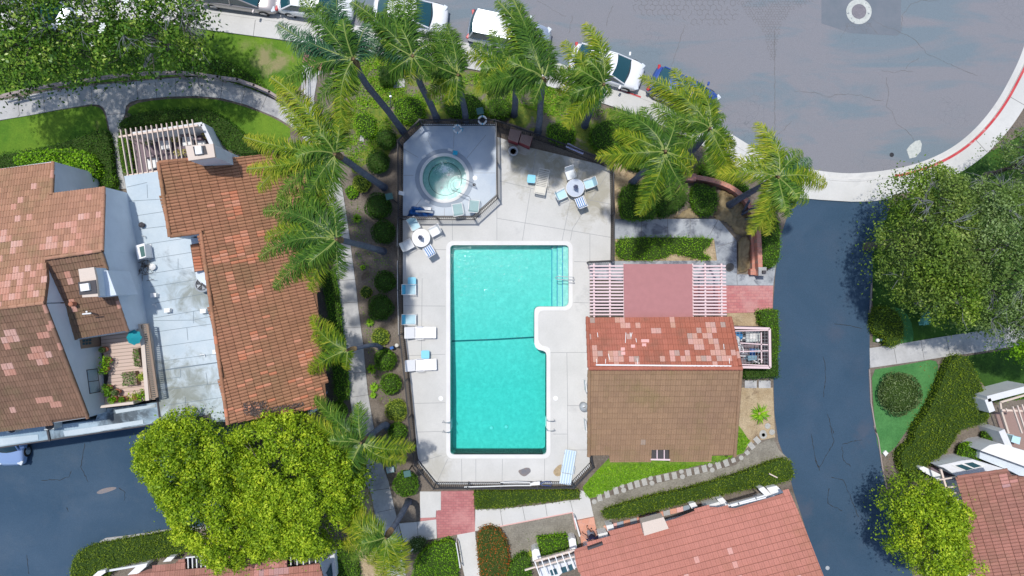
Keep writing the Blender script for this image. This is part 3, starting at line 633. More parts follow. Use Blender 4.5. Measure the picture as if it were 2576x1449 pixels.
# south of the pool
slab('south_path', [(1196, 1281), (1260, 1279), (1350, 1270), (1430, 1258), (1457, 1256), (1460, 1233), (1467, 1234), (1484, 1255), (1488, 1275), (1493, 1298), (1450, 1307), (1440, 1289), (1350, 1306), (1258, 1324), (1195, 1335)], 'concrete', 0.075,
     joints=lines(3, 2, (215, 770, 243, 910), (435, 735, 455, 870), (680, 725, 705, 830), (0, 790, 25, 960)))
slab('landing_slab', T(3, 1, (1643, 630), (1845, 630), (1845, 808), (1800, 812), (1795, 878), (1645, 884)), 'concrete', 0.074)
slab('landing_slab', T(3, 1, (1440, 938), (1600, 925), (1800, 898), (1806, 1080), (1625, 1115), (1485, 1112)), 'concrete', 0.076, joints=lines(3, 1, (1615, 930, 1625, 1112)))
slab('red_landing', T(3, 1, (1846, 625), (2162, 622), (2176, 1015), (1812, 1080), (1800, 900), (1646, 915), (1646, 884), (1797, 880), (1803, 812), (1846, 810)), 'paving_rust', 0.072)
for k, q in enumerate([[(2000, 1045), (2176, 1015), (2180, 1095), (2015, 1125)], [(2015, 1125), (2182, 1095), (2192, 1160), (2025, 1195)], [(2025, 1195), (2192, 1160), (2200, 1240), (2035, 1270)], [(2035, 1270), (2200, 1240), (2205, 1300), (2045, 1330)], [(2045, 1330), (2205, 1300), (2260, 1500), (2085, 1500)]]):
    slab('stone_step', T(3, 1, *q), 'concrete', 0.07 - k * 0.013)
slab('tiled_steps', T(3, 2, (740, 905), (905, 870), (915, 930), (755, 965)), 'salmon_tile', 0.20)
slab('tiled_steps', T(3, 2, (755, 966), (915, 931), (962, 1110), (1010, 1130), (790, 1165)), 'salmon_tile', 0.10)
slab('east_path', T(2, 3, (1080, 625), (1320, 592), (1580, 548), (1815, 510), (2120, 465), (2520, 400), (2640, 378), (2640, 570), (2576, 590), (2100, 668), (1865, 700), (1610, 740), (1345, 778), (1085, 815)), 'path_concrete', 0.06,
     joints=lines(2, 3, (1320, 625, 1347, 775), (1580, 550, 1612, 735), (1820, 510, 1862, 695), (2120, 465, 2125, 530)))
structure('gray_bed', MB().sheet(wp([(1250, 1327), (1258, 1325), (1350, 1308), (1439, 1291), (1450, 1330), (1463, 1375), (1440, 1390), (1330, 1430), (1310, 1500), (1240, 1500)]), .013), 'gray_soil')
structure('gray_bed', MB().sheet(wp([(1488, 1270), (1500, 1256), (1600, 1228), (1720, 1200), (1850, 1170), (1900, 1120), (1945, 1100), (1958, 1130), (1990, 1160), (1800, 1215), (1600, 1268), (1515, 1290), (1530, 1345), (1500, 1340)]), .014), 'gray_soil')
for k in range(13):
    f0 = k / 13; A_, B_ = T(3, 2, (1000 + 830 * f0, 962 - 205 * f0), (1062 + 830 * f0, 947 - 205 * f0)); C_, D_ = T(3, 2, (1068 + 830 * f0, 1000 - 212 * f0), (1006 + 830 * f0, 1014 - 212 * f0)); structure('eave_paver', MB().prism(wp([A_, B_, C_, D_]), 0, .05 + .004 * (k % 3)), ['salmon_tile', 'tile_pale', 'ring_concrete', 'salmon_tile', 'path_concrete'][k % 5])
# lawns and low ground cover (one sheet each; grass is stuff)
def lawn(name, pts, mat, z, label, it=1): return structure(name, MB().sheet(wp(smoothpoly(pts, it) if it else pts), z), mat, label, kind='stuff')
lawn('lawn', [(-60, 70), (250, 40), (469, 66), (560, 80), (671, 96), (764, 112), (766, 150), (770, 200), (740, 232), (690, 236), (655, 228), (600, 206), (540, 192), (443, 192), (229, 210), (-60, 250)], 'turf', .014, 'green lawn between the street sidewalk and the curved path', 0)
lawn('lawn', [(-60, 318), (0, 304), (110, 284), (230, 265), (256, 272), (268, 300), (274, 350), (270, 400), (200, 420), (-60, 440)], 'turf', .014, 'lawn below the curved path at the left edge')
lawn('lawn', [(318, 290), (330, 262), (400, 250), (494, 246), (560, 252), (640, 276), (700, 302), (740, 330), (700, 380), (560, 380), (420, 320)], 'turf', .014, 'lawn strip inside the bend of the curved path')
lawn('clover_lawn', [(2192, 930), (2230, 925), (2300, 913), (2352, 903), (2362, 925), (2350, 965), (2335, 1005), (2305, 1050), (2272, 1095), (2250, 1130), (2215, 1150), (2203, 1100), (2196, 1010)], 'clover', .014, 'bright blue-green clover patch beside the driveway')
lawn('clover_lawn', [(2215, 780), (2260, 770), (2290, 800), (2300, 850), (2290, 865), (2260, 865)], 'clover', .014, 'narrow clover strip above the garden walk')
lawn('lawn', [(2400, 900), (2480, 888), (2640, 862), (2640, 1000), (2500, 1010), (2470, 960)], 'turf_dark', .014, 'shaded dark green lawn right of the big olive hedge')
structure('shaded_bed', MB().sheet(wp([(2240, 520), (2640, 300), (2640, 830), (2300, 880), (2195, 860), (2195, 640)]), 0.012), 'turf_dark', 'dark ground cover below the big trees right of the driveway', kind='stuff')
structure('planting_bed', MB().sheet(wp([(850, 130), (960, 134), (1150, 172), (1225, 186), (1380, 218), (1500, 262), (1604, 296), (1740, 372), (1860, 440), (1800, 460), (1720, 440), (1640, 410), (1546, 408), (1430, 362), (1246, 296), (1060, 300), (1000, 350), (960, 420), (890, 440), (850, 350)]), .010), 'weedy_bed', 'weedy green and bare planting bed under the row of palms', kind='stuff')
structure('planting_bed', MB().sheet(wp([(1466, 1225), (1500, 1185), (1534, 1150), (1600, 1140), (1845, 1120), (1850, 1060), (1866, 1080), (1886, 1110), (1870, 1140), (1800, 1160), (1720, 1180), (1640, 1198), (1560, 1222), (1500, 1250), (1475, 1255)]), .016), 'lush_bed', 'lush green bed between the clubhouse and the stepping stones', kind='stuff')
# ------------------------------------------------------------------ pool deck, pool, spa
DECK = [(1014, 545), (1014, 713), (1016, 817), (1030, 930), (1043, 1051), (1046, 1090), (1052, 1163), (1097, 1217), (1440, 1217), (1483, 1173), (1483, 656.5), (1537, 656.5), (1537, 421), (1333, 372), (1250, 345), (1249, 491), (1190, 545)]
jl = [((1257, 455), (1411, 491)), ((1473, 501), (1538, 514)), ((1250, 549), (1369, 569)), ((1369, 569), (1536, 597)), ((1349, 376), (1337, 460)), ((1335, 475), (1314, 605)), ((1459, 406), (1452, 450)), ((1436, 498), (1414, 605)), ((1534, 428), (1440, 576)), ((1440, 576), (1435, 605)),
      ((1484, 589), (1484, 657)), ((1138, 553), (1138, 604)), ((1250, 498), (1250, 604)), ((1015, 627), (1122, 628)), ((1017, 769), (1120, 770)), ((1025, 895), (1120, 891)), ((1040, 1015), (1120, 1013)), ((1062, 700), (1060, 895)), ((1046, 1087), (1121, 1085)), ((1053, 1163), (1111, 1145)), ((1126, 1155), (1098, 1217)),
      ((1161, 1155), (1162, 1217)), ((1197, 1155), (1197, 1217)), ((1264, 1155), (1263, 1217)), ((1370, 1155), (1369, 1217)), ((1428, 1020), (1428, 1132)), ((1426, 887), (1428, 1020)), ((1383, 887), (1482, 887)), ((1427, 1020), (1482, 1021)), ((1428, 1132), (1482, 1132)), ((1391, 1092), (1427, 1092)), ((1443, 761), (1482, 762)), ((1444, 658), (1482, 659))]
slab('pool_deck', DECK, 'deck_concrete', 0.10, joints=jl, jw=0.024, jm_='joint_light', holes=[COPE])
SPA = [(1016, 361), (1064, 313), (1248, 313), (1248, 490), (1189, 543), (1014, 543)]
sj = [((1016, 441), (1040, 441)), ((1246, 435), (1193, 435)), ((1118, 524), (1118, 543)), ((1076, 352), (1088, 374)), ((1143, 314), (1141, 373)), ((1222, 340), (1174, 398)), ((1060, 500), (1046, 518)), ((1016, 375), (1052, 396))]
slab('spa_deck', SPA, 'spa_concrete', 0.102, joints=sj, jw=0.022, jm_='joint_light', holes=[circ(SPC, 1.73)])
pool = thing('swimming_pool', 'large L-shaped swimming pool with white coping and turquoise water', 'pool', W(1253, 880))
blotchy('pool_plaster', (0.52, 0.68, 0.65), (0.66, 0.79, 0.75), 2.6, (0.44, 0.64, 0.61), 6.0, (0.45, 0.62), fine=0.16, fs=12, bmp=0)  # wave caustics put into the plaster colour as mild light and dark mottling
add('coping', MB().prism(COPE, -0.12, 0.13, [POOL]), 'coping', pool, bevel=0.03)
def depth_at(y): # y world, shallow (top) to deep (bottom)
    t = (POOL_TOP - y) / (POOL_TOP - POOL_BOT); return -0.76 - 0.68 * min(1, max(0, (t - 0.1) / 0.6)) ** 1.2
POOL_TOP = max(p[1] for p in POOL); POOL_BOT = min(p[1] for p in POOL)
sh = MB(); n = len(POOL)
for i in range(n):
    a, b = POOL[i], POOL[(i + 1) % n]
    sh.quad((a[0], a[1], 0.12), (a[0], a[1], depth_at(a[1])), (b[0], b[1], depth_at(b[1])), (b[0], b[1], 0.12))
xs0 = min(p[0] for p in POOL) - .02; xs1 = max(p[0] for p in POOL) + .02; N_ = 30
for k in range(N_):
    y0 = POOL_TOP + .02 - (POOL_TOP - POOL_BOT + .04) * k / N_; y1 = POOL_TOP + .02 - (POOL_TOP - POOL_BOT + .04) * (k + 1) / N_
    sh.quad((xs0, y1, depth_at(y1)), (xs1, y1, depth_at(y1)), (xs1, y0, depth_at(y0)), (xs0, y0, depth_at(y0)))
add('basin', sh, 'pool_plaster', pool)
stp = MB(); xr = W(1430, 700)[0]; ya = W(0, 617)[1]; yb = W(0, 771)[1]
for xx, z in ((1389, -0.58), (1402, -0.40), (1415, -0.22)):
    stp.box(W(xx, 0)[0], yb, -1.2, xr + .02, ya, z)
add('step', stp, 'pool_plaster', pool)
tl = MB()
for xx, z in ((1389, -0.574), (1402, -0.394), (1415, -0.214)): tl.box(W(xx, 0)[0], yb, z - .03, W(xx, 0)[0] + .04, ya, z)
add('step_edge', tl, 'pipe_blue', pool)
add('tile_band', (lambda m_: [m_.quad((a[0] * 1.0, a[1], 0.115), (a[0], a[1], -0.10), (b[0], b[1], -0.10), (b[0], b[1], 0.115)) for a, b in zip([(p[0] + (-.004 if p[0] > 0 else .004), p[1]) for p in POOL], [(p[0] + (-.004 if p[0] > 0 else .004), p[1]) for p in POOL[1:] + POOL[:1]])] and m_)(MB()), 'coping', pool)
# water: real surface with gloss, absorption in the volume
def watermat(name, tint, vol, dens, sc_, st):
    m, nt, bs = new_mat(name); out = nt.nodes['Material Output']; nt.nodes.remove(bs)
    tr = nt.nodes.new('ShaderNodeBsdfTransparent'); tr.inputs[0].default_value = col(tint)
    gl = nt.nodes.new('ShaderNodeBsdfGlossy'); gl.inputs['Roughness'].default_value = 0.08
    fr = nt.nodes.new('ShaderNodeFresnel'); fr.inputs[0].default_value = 1.33
    b = nt.nodes.new('ShaderNodeBump'); b.inputs['Strength'].default_value = st; b.inputs['Distance'].default_value = 0.03
    nt.links.new(noise(nt, sc_, 5, 0.6, dist=0.5), b.inputs['Height']); nt.links.new(b.outputs[0], gl.inputs['Normal']); nt.links.new(b.outputs[0], fr.inputs['Normal'])
    mx = nt.nodes.new('ShaderNodeMixShader'); nt.links.new(fr.outputs[0], mx.inputs[0]); nt.links.new(tr.outputs[0], mx.inputs[1]); nt.links.new(gl.outputs[0], mx.inputs[2])
    nt.links.new(mx.outputs[0], out.inputs[0])
    if dens:
        va = nt.nodes.new('ShaderNodeVolumeAbsorption'); va.inputs['Color'].default_value = col(vol); va.inputs['Density'].default_value = dens
        nt.links.new(va.outputs[0], out.inputs['Volume'])
    MATS[name] = m
watermat('pool_water', (0.84, 0.99, 0.97), (0.03, 0.92, 0.905), 0.72, 5.0, 0.5)
watermat('spa_water', (0.88, 1.0, 1.0), (0.0, 0.90, 0.90), 0.22, 5.0, 0.8)
wm = MB(); wm.prism(POOL, -2.2, 0.0); wo = structure('water', wm, 'pool_water')
# slope of the shallow floor means the block of water ends inside the ground; fine
spa = thing('hot_tub', 'round hot tub with bubbling water in the fenced corner deck', 'hot tub', SPC)
add('surround', MB().prism(circ(SPC, 1.725), -.1, 0.106, [circ(SPC, 1.47)]), 'ring_concrete', spa)
add('coping', MB().prism(circ(SPC, 1.47), -.1, 0.14, [circ(SPC, SPR - .015)]), 'coping', spa, bevel=0.02)
def ringwall(c, r, z0, z1, n=48):
    m_ = MB(); p = circ(c, r, n)
    for a, b in zip(p, p[1:] + p[:1]): m_.quad((a[0], a[1], z0), (a[0], a[1], z1), (b[0], b[1], z1), (b[0], b[1], z0))
    return m_
sb = ringwall(SPC, SPR, -0.45, 0.12); ic = (SPC[0], SPC[1] + .02)
sb.prism(circ(SPC, SPR), -0.5, -0.36, [circ(ic, 0.98, 48)])
sb.mesh(*(lambda m_: (m_.v, m_.f))(ringwall(ic, 0.98, -.82, -0.36))); sb.prism(circ(ic, 0.99), -.9, -.82)
add('basin', sb, 'pool_plaster', spa)
add('bench_edge', MB().prism(circ(ic, 1.0), -.365, -.34, [circ(ic, 0.965)]), 'dark_green_metal', spa)
ss = MB(); cst = W(1150, 463)
for k, (r_, z) in enumerate(((.62, -.62), (.43, -.45), (.26, -.28))):
    pts = [(cst[0] + r_ * math.cos(math.radians(a)), cst[1] + r_ * math.sin(math.radians(a))) for a in range(60, 301, 20)]
    ss.prism(pts, -.85, z)
add('step', ss, 'pool_plaster', spa)
se = MB()
for k, (r_, z) in enumerate(((.62, -.615), (.43, -.445), (.26, -.275))):
    pts = [(cst[0] + r_ * math.cos(math.radians(a)), cst[1] + r_ * math.sin(math.radians(a)), z) for a in range(60, 301, 12)]
    se.tube(pts, .012, 5)
add('step_edge', se, 'dark_green_metal', spa)
mm, nt_, bs = new_mat('foam'); MATS['foam'] = mm
bs.inputs['Base Color'].default_value = (.85, .92, .93, 1); bs.inputs['Roughness'].default_value = 0.5
structure('water', MB().prism(circ(SPC, SPR - .012), -0.95, 0.02), 'spa_water')
fm = MB(); random.seed(3)
for i in range(420):
    a = random.uniform(0, 6.28); r_ = abs(random.gauss(0, .30)); cx = SPC[0] + .0 + math.cos(a) * r_; cy = SPC[1] + .55 + math.sin(a) * r_ * .7
    if math.hypot(cx - SPC[0], cy - SPC[1]) < 1.2: fm.lathe((cx, cy, .018), [(random.uniform(.006, .03), 0), (.002, .012)], 6)
structure('foam', fm, 'foam', 'white bubbles on the hot tub water', kind='stuff')
for k, (x, y) in enumerate(T(1, 1, (1905, 312), (1840, 445))): add('drain_cover', MB().lathe((*P2(W(x, y)), -.818), [(.10, 0), (.09, .02)], 16), 'gray_metal', spa)
for (x, y) in T(2, 1, (2332, 1393), (2475, 1383)):
    if y > 0 and x < 1290: add('floor_light', MB().lathe((*P2(W(x, y, -1.35)), -1.38), [(.11, 0), (.10, .14)], 20), 'white_plastic', pool)
# depth tiles and skimmer lids
for i, (r, c, x, y, lab, mt) in enumerate([(2, 1, 1843, 1112, 'white round skimmer lid left of the deep end', 'white_plastic'), (2, 2, 537, 1110, 'white round skimmer lid right of the deep end', 'white_plastic'), (1, 1, 2173, 367, 'small white round lid right of the hot tub', 'white_plastic')]):
    tag(add('skimmer_lid', MB().lathe((*P2(W(*T(r, c, (x, y))[0], .1)), .102), [(.14, 0), (.13, .012), (.03, .014)], 24), mt, pool if i < 2 else spa), lab)
for lab, q in (('brown water stain shaped like a smudge near the bottom fence', [(170, 430), (215, 415), (250, 400), (290, 405), (300, 440), (280, 460), (240, 490), (200, 475)]), ('tan stain beside the folded white lounger', [(508, 445), (540, 400), (575, 372), (600, 370), (590, 480), (540, 488)])):
    structure('deck_stain', MB().sheet(wp(smoothpoly(T(3, 2, *q), 1), .1), .1045), 'old_patch' if 'brown' in lab else 'mulch')
# ================================================================== PLANTS
def hedge(name, pts, z, mat, label, cat='hedge', dens=290, size=0.088, group=None, smooth=1, rough=0.05, kind=None, core=True):
    pl = smoothpoly(pts, smooth) if smooth else pts
    poly = [P2(W(x, y, z * 0.8)) for x, y in pl]
    n = int(area(poly) * dens) + 30
    c = sample(poly, n); ed = edgedist(c, poly)
    bumpy = vnoise(c, 3.2, len(pts)) * rough * 2.0
    zz = z * (1 - 0.35 * np.clip(1 - ed / 0.22, 0, 1) ** 2) + bumpy + rng.normal(0, rough * 0.7, n)
    cl = vnoise(c, 3.0, 3) * 0.36 + vnoise(c, 17, 5) * 0.22
    P = np.column_stack([c, np.clip(zz, 0.02, None)]); rn = np.clip(0.45 + cl + rng.normal(0, 0.24, n), 0, 1)
    # sides
    per = sum(math.dist(poly[i], poly[(i + 1) % len(poly)]) for i in range(len(poly)))
    ns = int(per * z * dens * 0.8); k = rng.integers(0, len(poly), ns * 2)
    lens = np.array([math.dist(poly[i], poly[(i + 1) % len(poly)]) for i in range(len(poly))]); k = rng.choice(len(poly), ns, p=lens / lens.sum())
    A = np.array(poly)[k]; B = np.array(poly)[(k + 1) % len(poly)]; t = rng.uniform(0, 1, (ns, 1))
    S = A + (B - A) * t + rng.normal(0, 0.035 + rough * .5, (ns, 2)); hz = rng.uniform(0.02, 1, ns) * z * .95
    P = np.concatenate([P, np.column_stack([S, hz])]); rn = np.concatenate([rn, np.clip(rng.normal(0.4, 0.22, ns), 0, 1)])
    V, F = leaves(P, size, 0.35, 0.6)
    th = thing(name, label, cat, (poly[0][0], poly[0][1], 0), 0, group) if core else None
    if kind: tag(th, kind=kind)
    if core:
        cc = np.mean(poly, 0)
        inner = []
        for i, p in enumerate(poly):
            a = np.array(poly[i - 1]); b = np.array(poly[(i + 1) % len(poly)]); d = b - a; d /= np.linalg.norm(d) + 1e-9
            nn = np.array([d[1], -d[0]]); q = np.array(p) + nn * 0.05
            if not inpoly(q[None], poly)[0]: q = np.array(p) - nn * 0.05
            inner.append(tuple(q))
        add('branches', MB().prism(inner, 0.0, max(0.04, z - rough * 1.5 - .05)), 'hedge_core', th)
        mesh_np('foliage', V, F, rn, mat, th); return th
    o = mesh_np(name, V, F, rn, mat); tag(o, label, None if kind else cat, group, kind); return o
def cover(name, pts, mat, label, z=0.15, dens=120, size=0.12, patch=0.0, pscale=2.0, smooth=1):
    poly = wp(smoothpoly(pts, smooth) if smooth else pts, z * .6); n = int(area(poly) * dens); c = sample(poly, n)
    if patch: c = c[vnoise(c, pscale, len(pts) + 5) + rng.normal(0, .08, len(c)) > patch - 0.3]
    n = len(c); h = z * (0.5 + 0.5 * vnoise(c, 3.5, 9)) * rng.uniform(0.3, 1.2, n)
    P = np.column_stack([c, np.clip(h, .02, None)]); V, F = leaves(P, size, 0.4, 0.5)
    rn = np.clip(0.45 + vnoise(c, 3, 4) * .35 + rng.normal(0, .22, n), 0, 1)
    return tag(mesh_np(name, V, F, rn, mat), label, None, None, 'stuff')
def ball(name, x, y, r_d, mat, label, group=None, cat='shrub', hz=0.95, dens=330, size=0.085, flat=1.0, base_z=0.0):
    """clipped ball shrub: centre and radius in plan units at its widest"""
    rad = r_d * M * (H - hz * .5) / H; c0 = W(x, y, hz * .55); n = int(4 * math.pi * rad * rad * dens * .6)
    d = rng.normal(0, 1, (n, 3)); d[:, 2] = np.abs(d[:, 2]) * 1.0 - 0.25; d /= np.linalg.norm(d, axis=1)[:, None]
    ang = np.arctan2(d[:, 1], d[:, 0]); wob = 1 + 0.035 * np.sin(3 * ang + x) + 0.03 * np.sin(5 * ang + y)
    rr = rad * wob * rng.uniform(0.90, 1.04, n)
    sq = (1 - d[:, 2] ** 4) * .0 + 1
    P = np.column_stack([d[:, 0] * rr * sq, d[:, 1] * rr * sq, d[:, 2] * hz * .55 * rng.uniform(.92, 1.05, n)]) + np.array(c0)
    P[:, 2] = np.clip(P[:, 2], 0.03, None)
    V, F = leaves(P, size, 0.45, 0.6, d)
    rn = np.clip(0.42 + vnoise(P[:, :2], 9, int(x)) * .25 + rng.normal(0, .22, n), 0, 1)
    th = thing(name, label, cat, (c0.x, c0.y, 0), 0, group)
    add('branches', MB().lathe((c0.x, c0.y, 0), [(rad * .75, .02), (rad * .88, hz * .35), (rad * .86, hz * .6), (rad * .6, hz * .88), (rad * .2, hz * .98)], 20), 'hedge_core', th)
    mesh_np('foliage', V, F, rn, mat, th); return th
def tuft(name, x, y, r_d, mat, label, cat='plant', group=None, n=70, hgt=0.35, wd=0.035):
    """rosette or clump of strap leaves"""
    rad = r_d * M; c0 = W(x, y, 0); V = []; F = []; R = []
    for i in range(n):
        a = rng.uniform(0, 6.28); l = rad * rng.uniform(.55, 1.1); hh = hgt * rng.uniform(.4, 1.1); dx, dy = math.cos(a), math.sin(a); px, py = -dy * wd, dx * wd
        k = len(V); s0 = rad * .12
        V += [(c0.x + dx * s0 + px * .5, c0.y + dy * s0 + py * .5, .03), (c0.x + dx * s0 - px * .5, c0.y + dy * s0 - py * .5, .03), (c0.x + dx * l * .5 - px, c0.y + dy * l * .5 - py, hh), (c0.x + dx * l * .5 + px, c0.y + dy * l * .5 + py, hh),
              (c0.x + dx * l - px * .1, c0.y + dy * l - py * .1, hh * .55), (c0.x + dx * l + px * .1, c0.y + dy * l + py * .1, hh * .55)]
        F += [(k, k + 1, k + 2, k + 3), (k + 3, k + 2, k + 4, k + 5)]; v = np.clip(rng.normal(.55, .25), 0, 1); R += [v, v]
    o = mesh_np(name, V, F, R, mat); return tag(o, label, cat, group)
# ---- trees -----------------------------------------------------------------
def tree(name, label, outline, ztop, zlow, mat, trunk_xy, leaf=0.17, nclump=260, per=130, cr=0.55, group=None, twigs=0, cat='tree', density_scale=1.0, bark_='bark', flowers=0, spread=1.0, gap=0.0):
    zm = zlow * .35 + ztop * .65
    poly = [P2(W(x, y, zlow + (ztop - zlow) * .45)) for x, y in smoothpoly(outline, 1)]
    c = sample(poly, nclump * 3); 
    if gap: c = c[vnoise(c, 1.6, 21) + rng.normal(0, .1, len(c)) > gap - .3]
    # thin out to a more even spread
    keep = []; dmin = cr * .55
    for p in c:
        if all((p[0] - q[0]) ** 2 + (p[1] - q[1]) ** 2 > dmin ** 2 for q in keep): keep.append(p)
        if len(keep) >= nclump: break
    c = np.array(keep); ed = edgedist(c, poly); Rm = max(ed.max(), .5)
    dome = np.sqrt(np.clip(1 - (1 - np.clip(ed / Rm, 0, 1)) ** 2, 0, 1))
    z = zlow + (ztop - zlow) * (0.25 + 0.75 * dome) + rng.normal(0, .30 * spread, len(c)) + .45 * vnoise(c, 1.7, len(outline))
    tx = W(trunk_xy[0], trunk_xy[1], 0)
    th = thing(name, label, cat, (tx.x, tx.y, 0), 0, group)
    P = []; N_ = []; R = []
    for (x, y), zz, e in zip(c, z, ed):
        r_ = cr * rng.uniform(.65, 1.25); k = int(per * (r_ / cr) ** 2 * density_scale)
        d = rng.normal(0, 1, (k, 3)); d[:, 2] = d[:, 2] * .8 + .25; d /= np.linalg.norm(d, axis=1)[:, None]
        q = d * r_ * rng.uniform(.35, 1.08, (k, 1)) ** .6 * np.array([1, 1, .75]) + np.array([x, y, zz])
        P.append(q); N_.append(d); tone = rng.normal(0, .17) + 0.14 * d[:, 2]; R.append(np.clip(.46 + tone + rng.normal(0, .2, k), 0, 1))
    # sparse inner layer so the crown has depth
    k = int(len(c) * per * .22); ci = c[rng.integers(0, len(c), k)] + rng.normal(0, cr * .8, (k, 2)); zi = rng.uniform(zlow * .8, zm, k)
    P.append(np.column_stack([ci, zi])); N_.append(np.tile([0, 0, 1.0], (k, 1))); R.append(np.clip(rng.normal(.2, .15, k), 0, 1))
    P = np.concatenate(P); N_ = np.concatenate(N_); R = np.concatenate(R)
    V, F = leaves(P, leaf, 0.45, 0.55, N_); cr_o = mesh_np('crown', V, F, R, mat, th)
    # trunk with limbs to the clumps
    cen = np.array([c[:, 0].mean(), c[:, 1].mean()]); tb = MB(); fork = Vector((tx.x * .7 + cen[0] * .3, tx.y * .7 + cen[1] * .3, zlow * .62))
    r0 = 0.05 + 0.022 * math.sqrt(area(poly)) * 1.4
    tb.tube([(tx.x, tx.y, -.1), (tx.x, tx.y, zlow * .3), fork], [r0 * 1.3, r0, r0 * .85], 9)
    lim = MB(); nl = 9
    idx = rng.choice(len(c), min(len(c), 60), replace=False); hubs = []
    for j in range(nl):
        a = 2 * math.pi * j / nl + rng.uniform(-.3, .3); rr = Rm * rng.uniform(.45, .8); e = Vector((cen[0] + math.cos(a) * rr, cen[1] + math.sin(a) * rr, zm)); mid = (fork + e) / 2 + Vector((0, 0, .3))
        lim.tube([fork, mid, e], [r0 * .5, r0 * .3, r0 * .16], 6); hubs.append(e)
    for i in idx:
        p = Vector((c[i][0], c[i][1], z[i])); h = min(hubs, key=lambda q: (q - p).length); lim.tube([h, (h + p) / 2 + Vector((rng.normal(0, .1), rng.normal(0, .1), .05)), p], [r0 * .14, r0 * .09, .012], 4, False)
    add('trunk', tb, bark_, th, smooth=True); add('limbs', lim, bark_, th, smooth=True)
    if twigs:
        tw = MB()
        for i in range(twigs):
            j = rng.integers(0, len(c)); p = Vector((c[j][0], c[j][1], z[j] + .1)); a = rng.uniform(0, 6.28); h = min(hubs, key=lambda q: (q - p).length); tw.tube([h, (h + p) / 2, p], [.03, .025, .018], 4, False)
            for b in range(5):
                a2 = a + rng.normal(0, .7); q = p + Vector((math.cos(a2), math.sin(a2), rng.uniform(.0, .5))) * rng.uniform(.4, 1.0); m2 = (p + q) / 2 + Vector((rng.normal(0, .08), rng.normal(0, .08), .05))
                tw.tube([p, m2, q], [.018, .013, .006], 4, False)
                q2 = q + Vector((math.cos(a2 + .6), math.sin(a2 + .6), .1)) * .4; tw.tube([m2, q2], [.01, .005], 3, False)
        add('twigs', tw, 'twig', th)
    if flowers:
        fl = MB()
        for i in range(flowers):
            j = rng.integers(0, len(c)); p = (c[j][0], c[j][1], z[j] + cr * .8)
            for a in range(6): t = a * 1.047; fl.quad(p, (p[0] + .12 * math.cos(t - .35), p[1] + .12 * math.sin(t - .35), p[2] + .06), (p[0] + .17 * math.cos(t), p[1] + .17 * math.sin(t), p[2] + .08), (p[0] + .12 * math.cos(t + .35), p[1] + .12 * math.sin(t + .35), p[2] + .06))
        add('blossoms', fl, 'flower_white', th)
    return th
tree('magnolia_tree', 'dark glossy magnolia tree at the top left corner above the path', [(-120, -60), (240, -60), (280, 20), (285, 110), (265, 188), (215, 212), (150, 208), (90, 224), (30, 232), (-60, 250), (-120, 230)], 7.2, 3.6, 'leaf_magnolia', (150, 110), 0.20, 330, 52, .48, twigs=34, flowers=5, gap=0.02)
tree('magnolia_tree', 'dark glossy magnolia tree right of its twin, branch hanging over the path', [(270, -60), (400, -60), (500, 10), (530, 30), (524, 60), (500, 78), (512, 110), (522, 150), (500, 182), (452, 188), (434, 218), (412, 220), (388, 186), (330, 182), (285, 192), (262, 150), (262, 40)], 7.0, 3.6, 'leaf_magnolia', (420, 120), 0.20, 250, 52, .48, twigs=16, flowers=8, gap=0.02)
tree('carrotwood_tree', 'yellow-green dense tree at the parking lot, left half beside the asphalt', [(353, 1108), (392, 1088), (398, 1070), (428, 1050), (470, 1050), (505, 1055), (535, 1080), (560, 1098), (592, 1105), (625, 1150), (640, 1230), (640, 1330), (625, 1420), (560, 1428), (510, 1395), (460, 1350), (440, 1300), (432, 1262), (395, 1225), (372, 1180), (355, 1145)], 6.6, 3.2, 'leaf_yellowgreen', (560, 1210), 0.15, 400, 170, .40, gap=.02)
tree('carrotwood_tree', 'yellow-green dense tree below the tiled roof corner, right half of the pair', [(592, 1105), (615, 1072), (655, 1050), (700, 1040), (745, 1045), (790, 1070), (830, 1095), (870, 1110), (900, 1150), (915, 1210), (895, 1270), (880, 1330), (862, 1370), (800, 1392), (730, 1392), (660, 1408), (625, 1415), (610, 1330), (610, 1230), (605, 1150)], 6.8, 3.2, 'leaf_yellowgreen', (770, 1190), 0.15, 420, 170, .40, gap=.02)
tree('leafy_tree', 'large green tree overhanging the driveway mouth, leafy left crown', [(2248, 485), (2258, 448), (2290, 430), (2335, 420), (2372, 440), (2400, 460), (2420, 540), (2410, 640), (2425, 740), (2410, 810), (2370, 812), (2320, 790), (2280, 765), (2250, 725), (2228, 688), (2223, 640), (2230, 590), (2248, 540)], 7.2, 3.4, 'leaf_rightside', (2180, 620), 0.15, 420, 130, .46, twigs=10)
tree('leafy_tree', 'large gray-green tree full of bare gray twigs at the right edge', [(2385, 480), (2400, 455), (2470, 450), (2530, 468), (2660, 480), (2680, 640), (2660, 820), (2560, 838), (2480, 826), (2420, 828), (2385, 780), (2375, 690), (2380, 560)], 7.4, 3.4, 'leaf_gray', (2370, 640), 0.14, 430, 120, .46, twigs=45, gap=0.0)
tree('leafy_tree', 'sparse green-gray tree at the right edge beside the red kerb', [(2528, 350), (2600, 325), (2680, 330), (2680, 470), (2600, 475), (2545, 440), (2520, 400)], 6.0, 3.0, 'leaf_gray', (2480, 440), 0.13, 110, 80, .4, twigs=24)
tree('leafy_tree', 'green tree branch reaching over the garden walk at the right edge', [(2525, 870), (2560, 850), (2680, 835), (2680, 930), (2590, 905), (2545, 890)], 5.4, 2.8, 'leaf_bright', (2560, 860), 0.14, 60, 110, .38)
